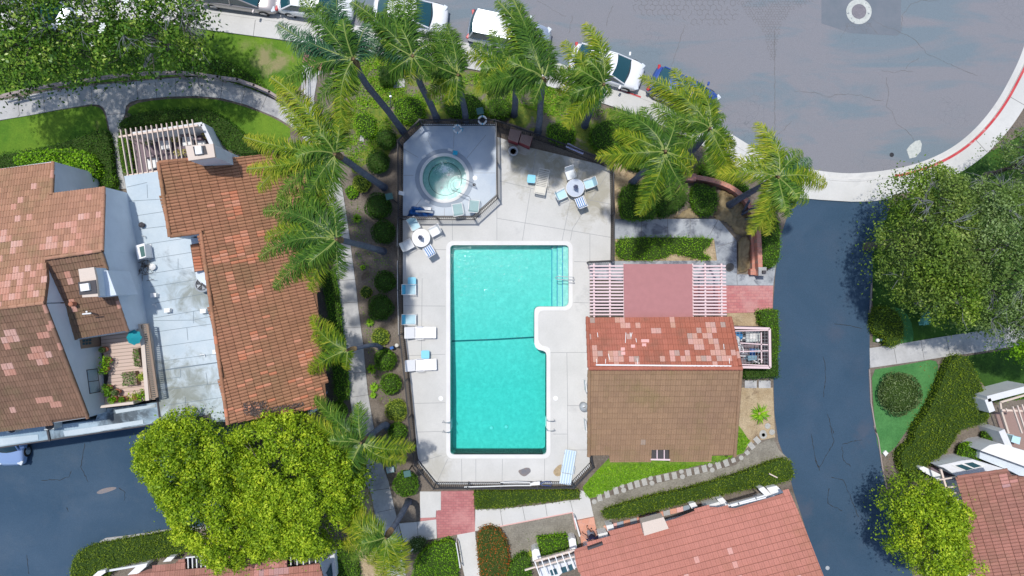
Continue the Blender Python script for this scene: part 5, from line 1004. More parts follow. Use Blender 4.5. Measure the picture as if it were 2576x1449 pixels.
# ================================================================== BUILDINGS
def plane_of(p3):
    a, b, c = (W(*p) for p in p3); n = (b - a).cross(c - a).normalized()
    if n.z < 0: n = -n
    return a, n
def roof(parent, plane3, poly, edge, mat, name='roof', tw=0.30, tl=0.36, th=0.16, special=(), rolls=1, pale=0.02, label=None, caps=(), amp=0.035, pz=0):
    """tiled roof: polygon in plan units laid on a plane; edge = two plan points along the courses (level line)"""
    p0, n = plane_of(plane3); P = [onplane(x, y, p0, n) for x, y in poly]
    u = (onplane(*edge[1], p0, n) - onplane(*edge[0], p0, n)); u = (u - n * u.dot(n)).normalized(); v = n.cross(u).normalized()
    if v.z > 0: v = -v
    if u.cross(v).z < 0: u = -u
    uv = [((q - p0).dot(u), (q - p0).dot(v)) for q in P]
    base = MB(); cen = []
    # slab under the tiles
    tr = tessellate_polygon([[Vector((a, b, 0)) for a, b in uv]]); k = len(P)
    base.v = [tuple(q - n * .02) for q in P] + [tuple(q - n * (th + .02)) for q in P]
    for t in tr:
        a, b, c = (P[i] for i in t)
        if (b - a).cross(c - a).z < 0: t = (t[0], t[2], t[1])
        base.f.append(tuple(t)); base.f.append(tuple(k + i for i in reversed(t)))
    for i in range(k): base.f.append((i, k + i, k + (i + 1) % k, (i + 1) % k))
    base.r = [.5] * len(base.f)
    ob = add(name, base, 'under_' + mat, parent)
    if label: ob['label'] = label
    vs_ = [b for a, b in uv]; vmin, vmax = min(vs_), max(vs_); rows = int(math.ceil((vmax - vmin) / tl)); V = []; F = []; R = []
    sp = []
    for s in special:
        q = onplane(s[0], s[1], p0, n) - p0; sp.append((q.dot(u), q.dot(v), s[2], s[3]))
    for j in range(rows):
        va = vmin + j * tl; vb = min(va + tl, vmax); vm = (va + vb) / 2; xs = []
        for i in range(k):
            (a0, b0), (a1, b1) = uv[i], uv[(i + 1) % k]
            if (b0 > vm) != (b1 > vm): xs.append(a0 + (vm - b0) * (a1 - a0) / (b1 - b0))
        xs.sort()
        for ia in range(0, len(xs) - 1, 2):
            ua, ub = xs[ia], xs[ia + 1]; c0 = math.floor(ua / tw)
            for ci in range(c0, int(math.ceil(ub / tw)) + 1):
                gp_ = .010 if rolls == 1 else .003; l = max(ua, ci * tw + gp_); r_ = min(ub, (ci + 1) * tw - gp_)
                if r_ - l < .02: continue
                mid = (l + r_) / 2; rv = random.random() * .8
                if random.random() < pale: rv = random.uniform(.86, 1)
                for (su, sv, sr, pr) in sp:
                    d = math.hypot(mid - su, vm - sv)
                    if d < sr and random.random() < pr: rv = random.uniform(.86, 1)
                ns = 4 * rolls; b = len(V); lift = random.uniform(-.004, .004)
                for row, (vv, h0) in enumerate(((va, .0), (vb - (.016 if rolls == 1 else .030), .035))):
                    for q in range(ns + 1):
                        t = l + (r_ - l) * q / ns; ph = ((t / tw) * rolls) % 1.0
                        if q == ns: ph = .999
                        hgt = amp * abs(math.sin(math.pi * ph)) ** .7 + h0 + lift
                        V.append(tuple(p0 + u * t + v * vv + n * hgt))
                for q in range(ns + 1): # front lip
                    t = l + (r_ - l) * q / ns; V.append(tuple(p0 + u * t + v * (vb - (.016 if rolls == 1 else .030)) + n * -.005))
                for q in range(ns):
                    F.append((b + q, b + q + ns + 1, b + q + ns + 2, b + q + 1)); R.append(rv)
                    F.append((b + q + ns + 1, b + q + 2 * ns + 2, b + q + 2 * ns + 3, b + q + ns + 2)); R.append(rv * .98 if rv < .84 else rv)
    mb = MB(); mb.v = V; mb.f = F; mb.r = R
    add('tiles', mb, mat, ob, rnd=True)
    for a, b in caps:
        cmb = MB(); A = onplane(*a, p0, n); B = onplane(*b, p0, n); d = (B - A); L = d.length; d.normalize(); s = d.cross(n).normalized(); m_ = max(1, int(L / .40))
        for i in range(m_):
            q0 = A + d * (L * i / m_); q1 = A + d * (L * (i + 1) / m_ + .03); rv = random.random() * .8 if random.random() > .1 else .9; b0 = len(cmb.v)
            for q, rr in ((q0, .085), (q1, .105)):
                for a_ in range(7):
                    t = math.pi * a_ / 6; cmb.v.append(tuple(q + s * math.cos(t) * rr + n * (math.sin(t) * rr + .02)))
            for a_ in range(6): cmb.f.append((b0 + a_, b0 + a_ + 7, b0 + a_ + 8, b0 + a_ + 1)); cmb.r.append(rv)
            cmb.f.append(tuple(b0 + 7 + a_ for a_ in range(7))); cmb.r.append(rv)
        add('ridge_caps', cmb, mat, ob, rnd=True, smooth=False)
    return ob, p0, n
simple('eave', (0.16, 0.11, 0.09), 0.9)
def wall(parent, pts, z0, mat='stucco', name='wall', label=None):
    """vertical wall below a chain of plan points (x, y, z_top)"""
    m_ = MB(); t = 0.12
    for a, b in zip(pts, pts[1:]):
        A, B = W(*a), W(*b); d = (B - A); nn = Vector((-d.y, d.x, 0)).normalized() * t / 2
        za = z0 if not isinstance(z0, tuple) else z0[0]
        V = [A - nn, B - nn, B + nn, A + nn]; lo = [Vector((q.x, q.y, za)) for q in V]
        m_.mesh([*lo, *V], [(3, 2, 1, 0), (4, 5, 6, 7), (0, 1, 5, 4), (1, 2, 6, 5), (2, 3, 7, 6), (3, 0, 4, 7)])
    o = add(name, m_, mat, parent)
    if label: o['label'] = label
    return o
def block(parent, pts, z0, z1, mat='stucco', name='wall', label=None, bevel=0):
    """solid prism, outline traced at its top z1"""
    p = [P2(W(x, y, z1)) for x, y in pts]; o = add(name, MB().prism(p, z0, z1), mat, parent, bevel=bevel)
    if label: o['label'] = label
    return o
def hidden_wall(parent, pts, mat='white_stucco'):
    """wall standing under the eave, its foot right below the eave line as seen from the drone"""
    m_ = MB()
    for a, b in zip(pts, pts[1:]):
        A, B = W(a[0], a[1], 0), W(b[0], b[1], 0); A.z = a[2]; B.z = b[2]; d = B - A; nn = Vector((-d.y, d.x, 0)).normalized() * .06
        V = [A - nn, B - nn, B + nn, A + nn]; lo = [Vector((q.x, q.y, 0)) for q in V]; m_.mesh([*lo, *V], [(3, 2, 1, 0), (4, 5, 6, 7), (0, 1, 5, 4), (1, 2, 6, 5), (2, 3, 7, 6), (3, 0, 4, 7)])
    return add('wall', m_, mat, parent)
def onwall(parent, a, b, quads, name, mat, off=.02):
    """flat panel on the vertical wall through plan points a and b (each x, y, z)"""
    A, B = W(*a), W(*b); d = B - A; nn = Vector((-d.y, d.x, 0)).normalized()
    if nn.dot(-A) < 0: nn = -nn
    P = [onplane(x, y, A, nn) + nn * (off + .06) for x, y in quads]; m_ = MB(); Q = [p - nn * .05 for p in P]; m_.mesh(P + Q, [(0, 1, 2, 3), (7, 6, 5, 4), (0, 4, 5, 1), (1, 5, 6, 2), (2, 6, 7, 3), (3, 7, 4, 0)])
    return add(name, m_, mat, parent)
# ---------------- left townhouse
HL = thing('townhouse', 'left townhouse with weathered salmon tile roofs, blue-gray stucco walls and a roof terrace', 'house', W(120, 700))
pN = [(111, 763, 7.3), (0, 777, 7.3), (262, 472, 5.15)]
roof(HL, pN, [(-130, 443), (134, 408), (130, 490), (262, 471), (257, 630), (115, 650), (119, 700), (111, 762), (0, 776), (-130, 792)], [(0, 777), (111, 763)], 'tile_left', pale=.03, rolls=2,
     special=[(10, 600, .5, .7), (50, 620, .5, .4), (40, 710, .9, .5), (10, 740, .9, .6), (178, 572, .5, .7), (140, 590, .5, .5), (120, 620, .4, .6), (90, 470, .5, .6), (60, 500, .3, .8), (70, 740, .5, .5), (175, 615, .4, .6), (200, 560, .4, .7)],
     caps=[((0, 776), (111, 762)), ((134, 408), (130, 490)), ((262, 471), (257, 630)), ((257, 630), (115, 651))], label='weathered north slope of the left roof')
pS = [(0, 779, 7.28), (111, 765, 7.28), (221, 1050, 4.6)]
roof(HL, pS, [(-130, 796), (0, 779), (111, 765), (221, 1050), (0, 1083), (-130, 1103)], [(0, 779), (111, 765)], 'tile_left_south', pale=.008, rolls=2,
     special=[(34, 848, .35, .9), (112, 848, .25, .9), (75, 885, .4, .8), (112, 892, .4, .8), (98, 910, .4, .8), (25, 860, .35, .8), (25, 930, .3, .9), (20, 1030, .3, .8), (98, 1005, .3, .9), (135, 1015, .3, .9)], caps=[((111, 765), (221, 1050))], label='darker brown south slope of the left roof')
pS2 = [(118, 655, 6.35), (255, 633, 6.33), (322, 831, 5.0)]
roof(HL, pS2, [(118, 654), (255, 634), (321, 831), (192, 853)], [(118, 655), (255, 633)], 'tile_left_south', pale=.004, rolls=2, special=[(182, 767, .3, .95), (170, 700, .4, .5)], caps=[((118, 655), (192, 852)), ((255, 634), (321, 831))], label='small brown slope around the left chimney')
wall(HL, [(134, 409, 4.40), (130, 490, 5.0)], 0.0)
wall(HL, [(130, 490, 5.0), (262, 473, 5.05)], 0.0)
wall(HL, [(262, 473, 5.05), (258, 631, 6.2), (321, 830, 4.9)], 2.9)
wall(HL, [(111, 765, 7.15), (220, 1048, 4.5)], 2.9)
wall(HL, [(118, 653, 6.2), (111, 762, 7.1)], 3.0)
wall(HL, [(220, 1048, 4.5), (-100, 1095, 4.5)], 0.0)
wall(HL, [(192, 851, 4.85), (321, 830, 4.85)], 2.9)
wall(HL, [(-130, 445, 4.3), (134, 409, 4.4)], 0.0)
block(HL, [(-100, 500), (240, 480), (250, 640), (300, 820), (215, 840), (225, 980), (-100, 1040)], 0, 2.9, 'stucco')
ch = block(HL, [(198, 678), (236, 673), (241, 700), (246, 745), (208, 747)], 4.0, 7.2, 'stucco', 'chimney'); block(ch, [(197, 677), (236, 672), (242, 700), (247, 746), (207, 748)], 7.2, 7.35, 'cream', 'cap')
block(ch, [(200, 715), (222, 712), (225, 730), (203, 733)], 7.36, 7.55, 'white_paint', 'flue_cap')
block(ch, [(196, 710), (240, 704), (244, 738), (200, 742)], 7.35, 7.40, 'dark_trim', 'flue_base')
block(HL, [(241, 683), (270, 680), (293, 742), (248, 748)], 4.5, 6.5, 'stucco', 'chimney_shoulder')
for (x, y, z) in [(182, 765, 5.9)]: add('roof_vent', MB().lathe((*P2(W(x, y, z)), z - .2), [(.12, 0), (.12, .35), (.06, .4)], 12), 'terracotta', HL)
for (x, y) in T(2, 0, (190, 600), (835, 297)): add('roof_vent', MB().tube([W(x - 10, y, 6.2), W(x + 12, y - 2, 6.2)], .04, 6).tube([W(x, y - 6, 6.2), W(x, y - 6, 5.6)], .05, 6), 'white_paint', HL)
WA, WB = (111, 765, 7.15), (220, 1048, 4.5)
wn = onwall(HL, WA, WB, T(2, 0, (822, 835), (930, 822), (960, 1050), (853, 1070)), 'window', 'dark_trim', .01)
onwall(wn, WA, WB, T(2, 0, (830, 842), (922, 830), (935, 936), (843, 948)), 'pane', 'membrane_blue', .03); onwall(wn, WA, WB, T(2, 0, (844, 955), (937, 943), (952, 1044), (860, 1060)), 'pane', 'membrane_blue', .03)
dr = onwall(HL, WA, WB, T(2, 0, (756, 545), (960, 515), (985, 605), (770, 633)), 'balcony_door', 'brown_wood', .02)
for i in range(3):
    for j in range(2):
        x = 782 + i * 30; y = 545 + j * 30 - i * 3; onwall(dr, WA, WB, T(2, 0, (x, y), (x + 22, y - 3), (x + 24, y + 20), (x + 2, y + 23)), 'pane', 'pane', .04)
# terrace of the left house
block(HL, T(2, 0, (965, 400), (1340, 395), (1500, 1120), (975, 1190), (1010, 1150), (1050, 880), (980, 610)), 0.0, 3.0, 'deck_boards', 'terrace_floor')
pw = block(HL, T(2, 0, (1318, 395), (1350, 392), (1395, 560), (1440, 1130), (1405, 1135), (1360, 600)), 3.0, 3.95, 'cream', 'parapet')
sc_ = block(HL, T(2, 0, (975, 1182), (1285, 1142), (1290, 1168), (970, 1205)), 3.0, 3.9, 'cream', 'parapet')
lt = MB(); A0, A1 = T(2, 0, (1352, 405), (1420, 398)); B0, B1 = T(2, 0, (1450, 1110), (1518, 1098))
for k in range(2):
    a, b = ((A0, B0), (A1, B1))[k]; lt.beam(W(*a, 3.9), W(*b, 3.9), .12, .08)
for i in range(38):
    t = i / 37; a = (A0[0] + (B0[0] - A0[0]) * t, A0[1] + (B0[1] - A0[1]) * t); b = (A1[0] + (B1[0] - A1[0]) * t, A1[1] + (B1[1] - A1[1]) * t); lt.beam(W(*a, 3.86), W(*b, 3.86), .05, .06)
add('screen', lt, 'brown_wood', HL)
for q, zz in ((T(2, 0, (1178, 862), (1305, 850), (1325, 980), (1190, 992)), 3.35), (T(2, 0, (1283, 632), (1335, 625), (1365, 798), (1305, 806)), 3.35)):
    pb = tag(add('planter_box', MB().prism([P2(W(x, y, zz)) for x, y in q], 3.0, zz), 'brown_wood'), 'square wooden planter of dry succulents on the left roof terrace' if q[0][1] > 930 else 'long wooden planter against the terrace parapet', 'planter', 'terrace planters')
    hc = [sum(p[i] for p in q) / 4 for i in (0, 1)]
    th = mesh_np('plant', *(lambda P: (*leaves(P, .14, .3, .4), rng.uniform(0, 1, len(P))))(np.column_stack([sample([P2(W(x, y, zz)) for x, y in q], 160), rng.uniform(zz, zz + .12, 160)])), 'leaf_gray'); tag(th, 'dry succulents filling the square terrace planter' if q[0][1] > 930 else 'weedy green plants in the long terrace planter', 'plant')
def potplant(x, y, r_, mt, lab, z0=3.0, hh=.45, pot='terracotta', grp='potted plants on the roof terrace'):
    c0 = W(x, y, z0 + .35); t = thing('potted_plant', lab, 'potted plant', (c0.x, c0.y, z0), 0, grp)
    add('pot', MB().lathe((c0.x, c0.y, z0), [(.10, 0), (.17, .30), (.18, .32), (.15, .32), (.14, .28)], 16), pot, t)
    n_ = 150; d = rng.normal(0, 1, (n_, 3)); d /= np.linalg.norm(d, axis=1)[:, None]; P = d * r_ * rng.uniform(.4, 1, (n_, 1)) + np.array([c0.x, c0.y, z0 + .3 + hh * .5]); V, F = leaves(P, .13, .4, .5, d)
    mesh_np('foliage', V, F, np.clip(rng.normal(.5, .25, n_), 0, 1), mt, t)
for i, (x, y, r_, mt, lab) in enumerate([(1000, 640, .16, 'leaf_gray', 'bare pot plant at the terrace door corner'), (1040, 745, .38, 'leaf_bright', 'large leafy pot plant against the terrace wall'), (1015, 830, .33, 'leaf_bright', 'leafy pot plant below the largest one on the terrace'), (1045, 1010, .30, 'leaf_hedge', 'dark green pot plant on the lower left of the terrace'), (1060, 1060, .22, 'leaf_hedge', 'small dark pot plant beside the lower terrace corner'), (1125, 1050, .18, 'leaf_purplish', 'brownish pot plant standing alone on the terrace boards'), (1100, 1120, .22, 'leaf_bright', 'round bright pot plant at the bottom terrace corner'), (1190, 1118, .18, 'leaf_hedge', 'small dark pot plant along the bottom parapet'), (1300, 1100, .36, 'leaf_lime', 'yellow-green spreading plant at the bottom parapet'), (1385, 1070, .36, 'leaf_bright', 'bright green plant in the bottom right terrace corner'), (1385, 900, .26, 'leaf_lime', 'pale climbing plant on the terrace parapet')]):
    potplant(*T(2, 0, (x, y))[0], r_, mt, lab)
uc = W(*T(2, 0, (1275, 525))[0], 4.6); um = thing('parasol', 'small teal parasol on the left roof terrace', 'parasol', (uc.x, uc.y, 3.0))
add('pole', MB().tube([(uc.x, uc.y, 3.0), (uc.x, uc.y, 4.6)], .025, 8), 'gray_metal', um)
cmb = MB(); ap_ = (uc.x, uc.y, 4.65); rim = [(uc.x + .42 * math.cos(i * math.pi / 4) * (1 if i % 1 == 0 else .9), uc.y + .42 * math.sin(i * math.pi / 4), 4.38) for i in range(8)]
for i in range(8):
    a, b = rim[i], rim[(i + 1) % 8]; m_ = ((a[0] + b[0]) / 2 * .93 + uc.x * .07, (a[1] + b[1]) / 2 * .93 + uc.y * .07, 4.41); cmb.mesh([ap_, a, m_], [(0, 1, 2)]); cmb.mesh([ap_, m_, b], [(0, 1, 2)])
add('canopy', cmb, 'teal', um)
# ---------------- flat roofs and middle townhouse
HM = thing('townhouse', 'middle townhouse with a huge orange-brown shed roof and pale flat roof', 'house', W(600, 720))
FR = [(312, 443), (400, 431), (620, 431), (640, 1045), (573, 1061), (407, 1063), (375, 822), (370, 812), (356, 729), (324, 508)]
fr = block(HM, FR, 0.0, 3.0, 'membrane', 'flat_roof', 'pale blue-gray flat roof with seams between the tiled roofs')
sm = MB()
for q in ((0, 1225, 455, 1420, 410), (0, 1245, 590, 1575, 570), (0, 1325, 730, 1590, 690), (0, 1345, 862, 1610, 830), (0, 1420, 1005, 1780, 950), (0, 1440, 1150, 1850, 1085), (0, 1460, 1290, 1870, 1225), (0, 1450, 1420, 1890, 1350), (1, 1500, 190, 2020, 90), (1, 1480, 335, 1840, 275), (1, 1840, 275, 2040, 240), (1, 1480, 360, 1870, 355), (1, 1870, 355, 2040, 318), (1, 1500, 470, 2060, 390), (1, 1520, 615, 2090, 535), (1, 1530, 755, 2110, 680), (1, 1530, 845, 2120, 760), (1, 1540, 1035, 2140, 960), (1, 1550, 1185, 2160, 1100), (1, 1560, 1310, 2180, 1240), (0, 1420, 430, 1425, 560), (0, 1720, 1145, 1720, 1240), (1, 1870, 270, 1870, 385), (1, 1805, 430, 1815, 550), (1, 1745, 830, 1745, 905), (1, 1540, 930, 1745, 905), (1, 1990, 860, 2005, 975), (1, 1290 + 500, 1100, 1790, 1180)):
    r = 1 if q[0] == 0 else 2; a, b = T(r, 0, (q[1], q[2]), (q[3], q[4])); sm.beam(W(*a, 3.008), W(*b, 3.008), .022, .006)
sm.beam(W(*T(2, 0, (1530, 845))[0], 3.012), W(*T(2, 0, (2120, 762))[0], 3.012), .06, .008)
add('seams', sm, 'seam', fr)
block(HM, T(2, 0, (1880, 1290), (2035, 1262), (2042, 1335), (1890, 1350)), 2.99, 3.02, 'dark_trim', 'roof_opening')
block(HM, [(-130, 1100), (240, 1058), (250, 1030), (400, 1012), (407, 1064), (398, 1066), (200, 1097), (0, 1126), (-130, 1144)], 0.0, 2.85, 'membrane_blue', 'garage_roof', 'low blue-gray garage roof along the parking lot')
gm = MB(); gm.beam(W(-60, 1134, 2.9), W(0, 1126, 2.9), .07, .10); gm.beam(W(0, 1126, 2.9), W(359, 1072, 2.9), .07, .10); gm.beam(W(359, 1072, 2.9), W(396, 1064, 2.9), .07, .1); gm.beam(W(403, 1064, 3.08), W(370, 830, 3.08), .08, .08); gm.beam(W(118, 1080, 2.95), W(124, 1110, 2.95), .10, .1)
add('gutter_trim', gm, 'dark_trim', HM)
for q in (T(3, 0, (0, 120), (365, 82), (372, 135), (0, 190)), T(3, 0, (610, 50), (930, 5), (1380, -60), (1385, -20), (930, 55), (625, 100)), T(2, 0, (1110, 1225), (1500, 1165), (1508, 1195), (1120, 1258))): block(HM, q, 2.84, 2.88, 'membrane', 'roof_patch')
mR = [(398, 410, 6.0), (573, 1067, 6.0), (823, 1023, 3.6)]
roof(HM, mR, [(398, 409), (460, 402), (500, 404), (560, 399), (651, 390), (752, 378), (798, 747), (823, 1023), (573, 1067), (505, 584), (427, 595)], [(398, 410), (573, 1067)], 'tile_middle', 'roof', .165, .41, pale=.012, amp=.04,
     special=[(645, 850, .35, .7), (580, 495, .35, .9), (585, 530, .45, .8), (600, 600, .55, .8), (660, 590, .3, .9), (640, 650, .3, .9), (650, 735, .45, .7), (592, 745, .4, .7), (605, 650, .4, .8), (700, 700, .3, .9), (745, 850, .4, .7), (765, 900, .45, .6), (620, 890, .4, .8), (580, 700, .4, .7), (700, 600, .3, .8), (770, 960, .4, .6), (560, 650, .35, .8), (650, 1000, 1.0, .12), (700, 1010, 2.0, .10), (610, 1000, .9, .15), (780, 1000, .8, .2)],
     caps=[((398, 409), (427, 595)), ((427, 595), (505, 584)), ((505, 584), (573, 1067)), ((398, 409), (490, 400))])
fe = smoothpoly(T(2, 0, (2340, 1160), (2400, 1130), (2500, 1150), (2576, 1130), (2576, 1290), (2440, 1290), (2350, 1260)), 1)
p0_, n_ = plane_of(mR)
def plane_leaves(poly, cnt, mt, name, parent, size=.1):
    q = sample([tuple(p) for p in poly], cnt); P = np.array([list(onplane(x, y, p0_, n_) + n_ * rng.uniform(.03, .09)) for x, y in q]); V, F = leaves(P, size, .6, .5); return mesh_np(name, V, F, rng.uniform(0, 1, len(P)), mt, parent)
leafmat('leaf_litter', [(0, (0.06, 0.05, 0.05)), (0.5, (0.14, 0.11, 0.10)), (1, (0.24, 0.18, 0.15))])
pl = plane_leaves(fe, 500, 'leaf_litter', 'leaf_litter', HM); pl['kind'] = 'stuff'
pl = plane_leaves([(629, 1030), (700, 1022), (760, 1012), (765, 1022), (700, 1036), (629, 1046)], 700, 'leaf_litter', 'leaf_litter', HM); pl['kind'] = 'stuff'
roof(HM, [(479, 615, 4.6), (490, 684, 4.6), (521, 678, 4.3)], [(479, 615), (509, 610), (521, 678), (490, 684)], [(479, 615), (490, 684)], 'tile_middle', 'roof', .165, .4, special=[(492, 665, .4, .6)], caps=[((509, 610), (521, 678))], label='small tiled lower roof in the notch of the big roof')
wall(HM, [(405, 412, 5.8), (430, 592, 5.8), (507, 582, 5.0), (575, 1062, 5.8)], 0.0)
hidden_wall(HM, [(818, 1018, 3.2), (792, 745, 2.8), (748, 384, 2.3)], 'stucco'); wall(HM, [(575, 1050, 5.6), (780, 1012, 3.6)], 0, 'stucco'); wall(HM, [(730, 400, 2.6), (405, 422, 5.6)], 0.0, 'stucco')
block(HM, [(480, 600), (516, 596), (540, 680), (520, 720), (494, 700)], 2.9, 4.2, 'stucco')
chm = block(HM, [(467, 368), (535, 362), (540, 394), (475, 403)], 0.0, 6.66, 'stucco', 'chimney'); block(chm, [(466, 367), (536, 361), (541, 395), (474, 404)], 6.66, 6.8, 'cream', 'cap')
block(chm, [(485, 369), (516, 366), (522, 388), (490, 392)], 6.8, 6.82, 'dark_trim', 'flue_base'); block(chm, [(489, 368), (505, 366), (508, 386), (492, 388)], 6.83, 7.0, 'white_paint', 'flue_cap')
for v in [0]: pass
for i, (x, y) in enumerate([(1480, 118), (1612, 265), (1960, 272), (2080, 665)]): block(HM, T(2, 0, (x - 26, y - 20), (x + 26, y - 22), (x + 28, y + 14), (x - 24, y + 16)), 3.0, 3.28, 'white_paint', 'roof_vent', bevel=.02)
for (r, x, y, s) in [(1, 1470, 1225, .14), (1, 1365, 820, .12)]:
    c0 = W(*T(r, 0, (x, y))[0], 3.2); add('roof_vent', MB().lathe((c0.x, c0.y, 3.0), [(s, 0), (s, .15), (s * 1.3, .2), (s * .4, .28)], 16), 'white_paint' if s > .13 else 'dark_trim', HM)
for (r, pts) in [(1, [(1370, 925), (1400, 930), (1405, 950)]), (2, [(1930, 690), (1975, 688), (1978, 710)]), (2, [(1470, 205), (1505, 210), (1508, 230)]), (1, [(1115, 965), (1118, 985), (1250, 1015)])]:
    add('pipe', MB().tube([W(*p, 3.10) for p in T(r, 0, *pts)], .025, 6), 'white_paint' if r == 2 else 'gray_metal', HM)
# rooftop machines are things of their own
cc_ = W(*T(1, 0, (1945, 1395))[0], 3.7); fan = thing('condenser_unit', 'round dark condenser fan unit on the flat roof beside the big roof', 'air conditioner', (cc_.x, cc_.y, 3.0))
add('housing', MB().lathe((cc_.x, cc_.y, 3.0), [(.40, 0), (.42, .62), (.34, .66), (.34, .60)], 28), 'gray_metal', fan); add('pit', MB().lathe((cc_.x, cc_.y, 3.60), [(.335, 0), (.335, .01)], 28), 'black_plastic', fan)
bl = MB()
for i in range(4): a = i * math.pi / 2 + .4; bl.mesh([(cc_.x + .05 * math.cos(a), cc_.y + .05 * math.sin(a), 3.64), (cc_.x + .30 * math.cos(a - .35), cc_.y + .30 * math.sin(a - .35), 3.62), (cc_.x + .31 * math.cos(a + .35), cc_.y + .31 * math.sin(a + .35), 3.66)], [(0, 1, 2)])
add('fan_blades', bl, 'gray_metal', fan); gr = MB()
for r_ in (.1, .18, .26, .33): gr.tube([(cc_.x + r_ * math.cos(t * .3), cc_.y + r_ * math.sin(t * .3), 3.67) for t in range(22)], .006, 4, False)
add('grille', gr, 'gray_metal', fan)
q = T(1, 0, (1312, 1025), (1390, 1003), (1412, 1130), (1335, 1150)); ac = thing('air_conditioner', 'white box air conditioner against the stucco wall on the flat roof', 'air conditioner', W(*q[0], 3.0))
block(ac, q, 3.05, 3.75, 'white_plastic', 'housing', bevel=.03); block(ac, T(1, 0, (1345, 1035), (1388, 1022), (1402, 1120), (1365, 1132)), 3.755, 3.765, 'dark_green_metal', 'fan_grille'); block(ac, T(1, 0, (1405, 1008), (1418, 1006), (1435, 1155), (1422, 1158)), 3.0, 3.3, 'gray_metal', 'bracket')
tw = MB(); c0 = T(1, 0, (1395, 1225))[0]
for i in range(60): a = (c0[0] + random.gauss(0, 8), c0[1] + random.gauss(0, 15)); b = (a[0] + random.gauss(0, 7), a[1] + random.gauss(0, 9)); tw.tube([W(*a, 3.05), W(*b, 3.2 + random.random() * .15)], .012, 4, False)
tag(add('climbing_plant', tw, 'bark'), 'bare dry vine heap below the white air conditioner', 'plant', kind=None)
for k, (x, y) in enumerate([(475, 0), (110, 28)]):
    q_ = T(3, 0, (x - 50, y - 45), (x + 50, y - 50), (x + 48, y + 30), (x - 42, y + 36)); a_ = thing('condenser_unit', ['dark condenser under the garage roof edge, right of the white post', 'condenser half hidden under the left eave by the garage roof'][k], 'air conditioner', W(*q_[0], 2.88)); block(a_, q_, 2.88, 3.5, 'ac_gray', 'housing', bevel=.03); cc2 = W(x * K, 1071.7 + (y - 6) * K, 3.52); add('fan_grille', MB().lathe((cc2.x, cc2.y, 3.5), [(.25, 0), (.24, .02)], 20), 'black_plastic', a_)
# patio of the middle house
def R2(*p): return [(293.5 + x * .1107, 293.5 + y * .1107) for x, y in p]
structure('patio', MB().prism(wp([(330, 352), (505, 318), (560, 360), (560, 425), (400, 440), (330, 450)]), 0, .06), 'mauve_wood')
pg = thing('pergola', 'cream slatted pergola over the patio of the middle house', 'pergola', W(400, 385))
bm = MB(); bm.beam(W(298, 344, 2.7), W(497, 315, 2.7), .10, .15); bm.beam(W(318, 442, 2.7), W(400, 430, 2.7), .10, .15); add('beam', bm, 'pergola_cream', pg)
for i in range(15):
    t = i / 14; a = R2((75 + 1630 * t, 290 - 230 * t))[0]; b = R2((250 + 1570 * t, 1350 - 700 * t if t > .62 else 1350 - 310 * t))[0]
    if t > .36: b = R2((250 + 1570 * t, min(b and 1350, 1100 - 130 * t) if t < .85 else 655))[0]
    add('slat', MB().beam(W(*a, 2.80), W(*b, 2.80), .045, .12), 'pergola_cream', pg)
for p in (R2((110, 430)), R2((330, 400)), R2((1800, 220))): add('post', MB().tube([W(*p[0], 2.6), Vector((*P2(W(*p[0], 2.6)), 0))], .06, 6), 'pergola_cream', pg)
yw = thing('patio_wall', 'white-capped patio wall with an angled corner beside the wide dark hedge', 'wall', W(520, 330))
ywm = MB()
for a, b in zip(R2((330, 400), (520, 375), (1200, 275), (1940, 165), (2160, 640)), R2((520, 375), (1200, 275), (1940, 165), (2160, 640))): 
    A, B = W(*a, 1.9), W(*b, 1.9); ywm.beam(A, B, .22, 1.9)
add('wall', ywm, 'white_stucco', yw)
def low_box(name, cat, lab, q, z0, z1, mat, group=None, bevel=.02):
    return tag(add(name, MB().prism([P2(W(x, y, z1)) for x, y in q], z0, z1), mat, bevel=bevel), lab, cat, group)
def lounge_seat(q, lab, z=.45):
    c = [sum(p[i] for p in q) / 4 for i in (0, 1)]; t = thing('patio_armchair', lab, 'armchair', W(*c, 0), 0, 'cushioned armchairs under the cream pergola'); P = [P2(W(x, y, z)) for x, y in q]
    add('frame', MB().prism([(p[0] * 1.0, p[1]) for p in P], .12, .33), 'mauve_wood', t); add('cushion', MB().prism(P, .33, z), 'white_paint', t, bevel=.04)
    a, b = P[0], P[1]; nn = Vector((-(b[1] - a[1]), b[0] - a[0], 0)).normalized() * .1; add('backrest', MB().prism([(a[0], a[1]), (b[0], b[1]), (b[0] + nn.x, b[1] + nn.y), (a[0] + nn.x, a[1] + nn.y)], .1, .85), 'mauve_wood', t)
for q, lab in ((R2((990, 550), (1200, 540), (1205, 720), (1010, 735)), 'white-cushioned armchair in the middle of the pergola patio'), (R2((1505, 465), (1715, 450), (1720, 635), (1510, 650)), 'white-cushioned armchair nearest the patio chimney'), (R2((710, 965), (920, 930), (930, 1145), (735, 1180)), 'white-cushioned armchair beside the big roof corner'), (R2((1815, 560), (1990, 550), (2000, 640), (1830, 650)), 'white-cushioned bench end behind the chimney')): lounge_seat(q, lab)
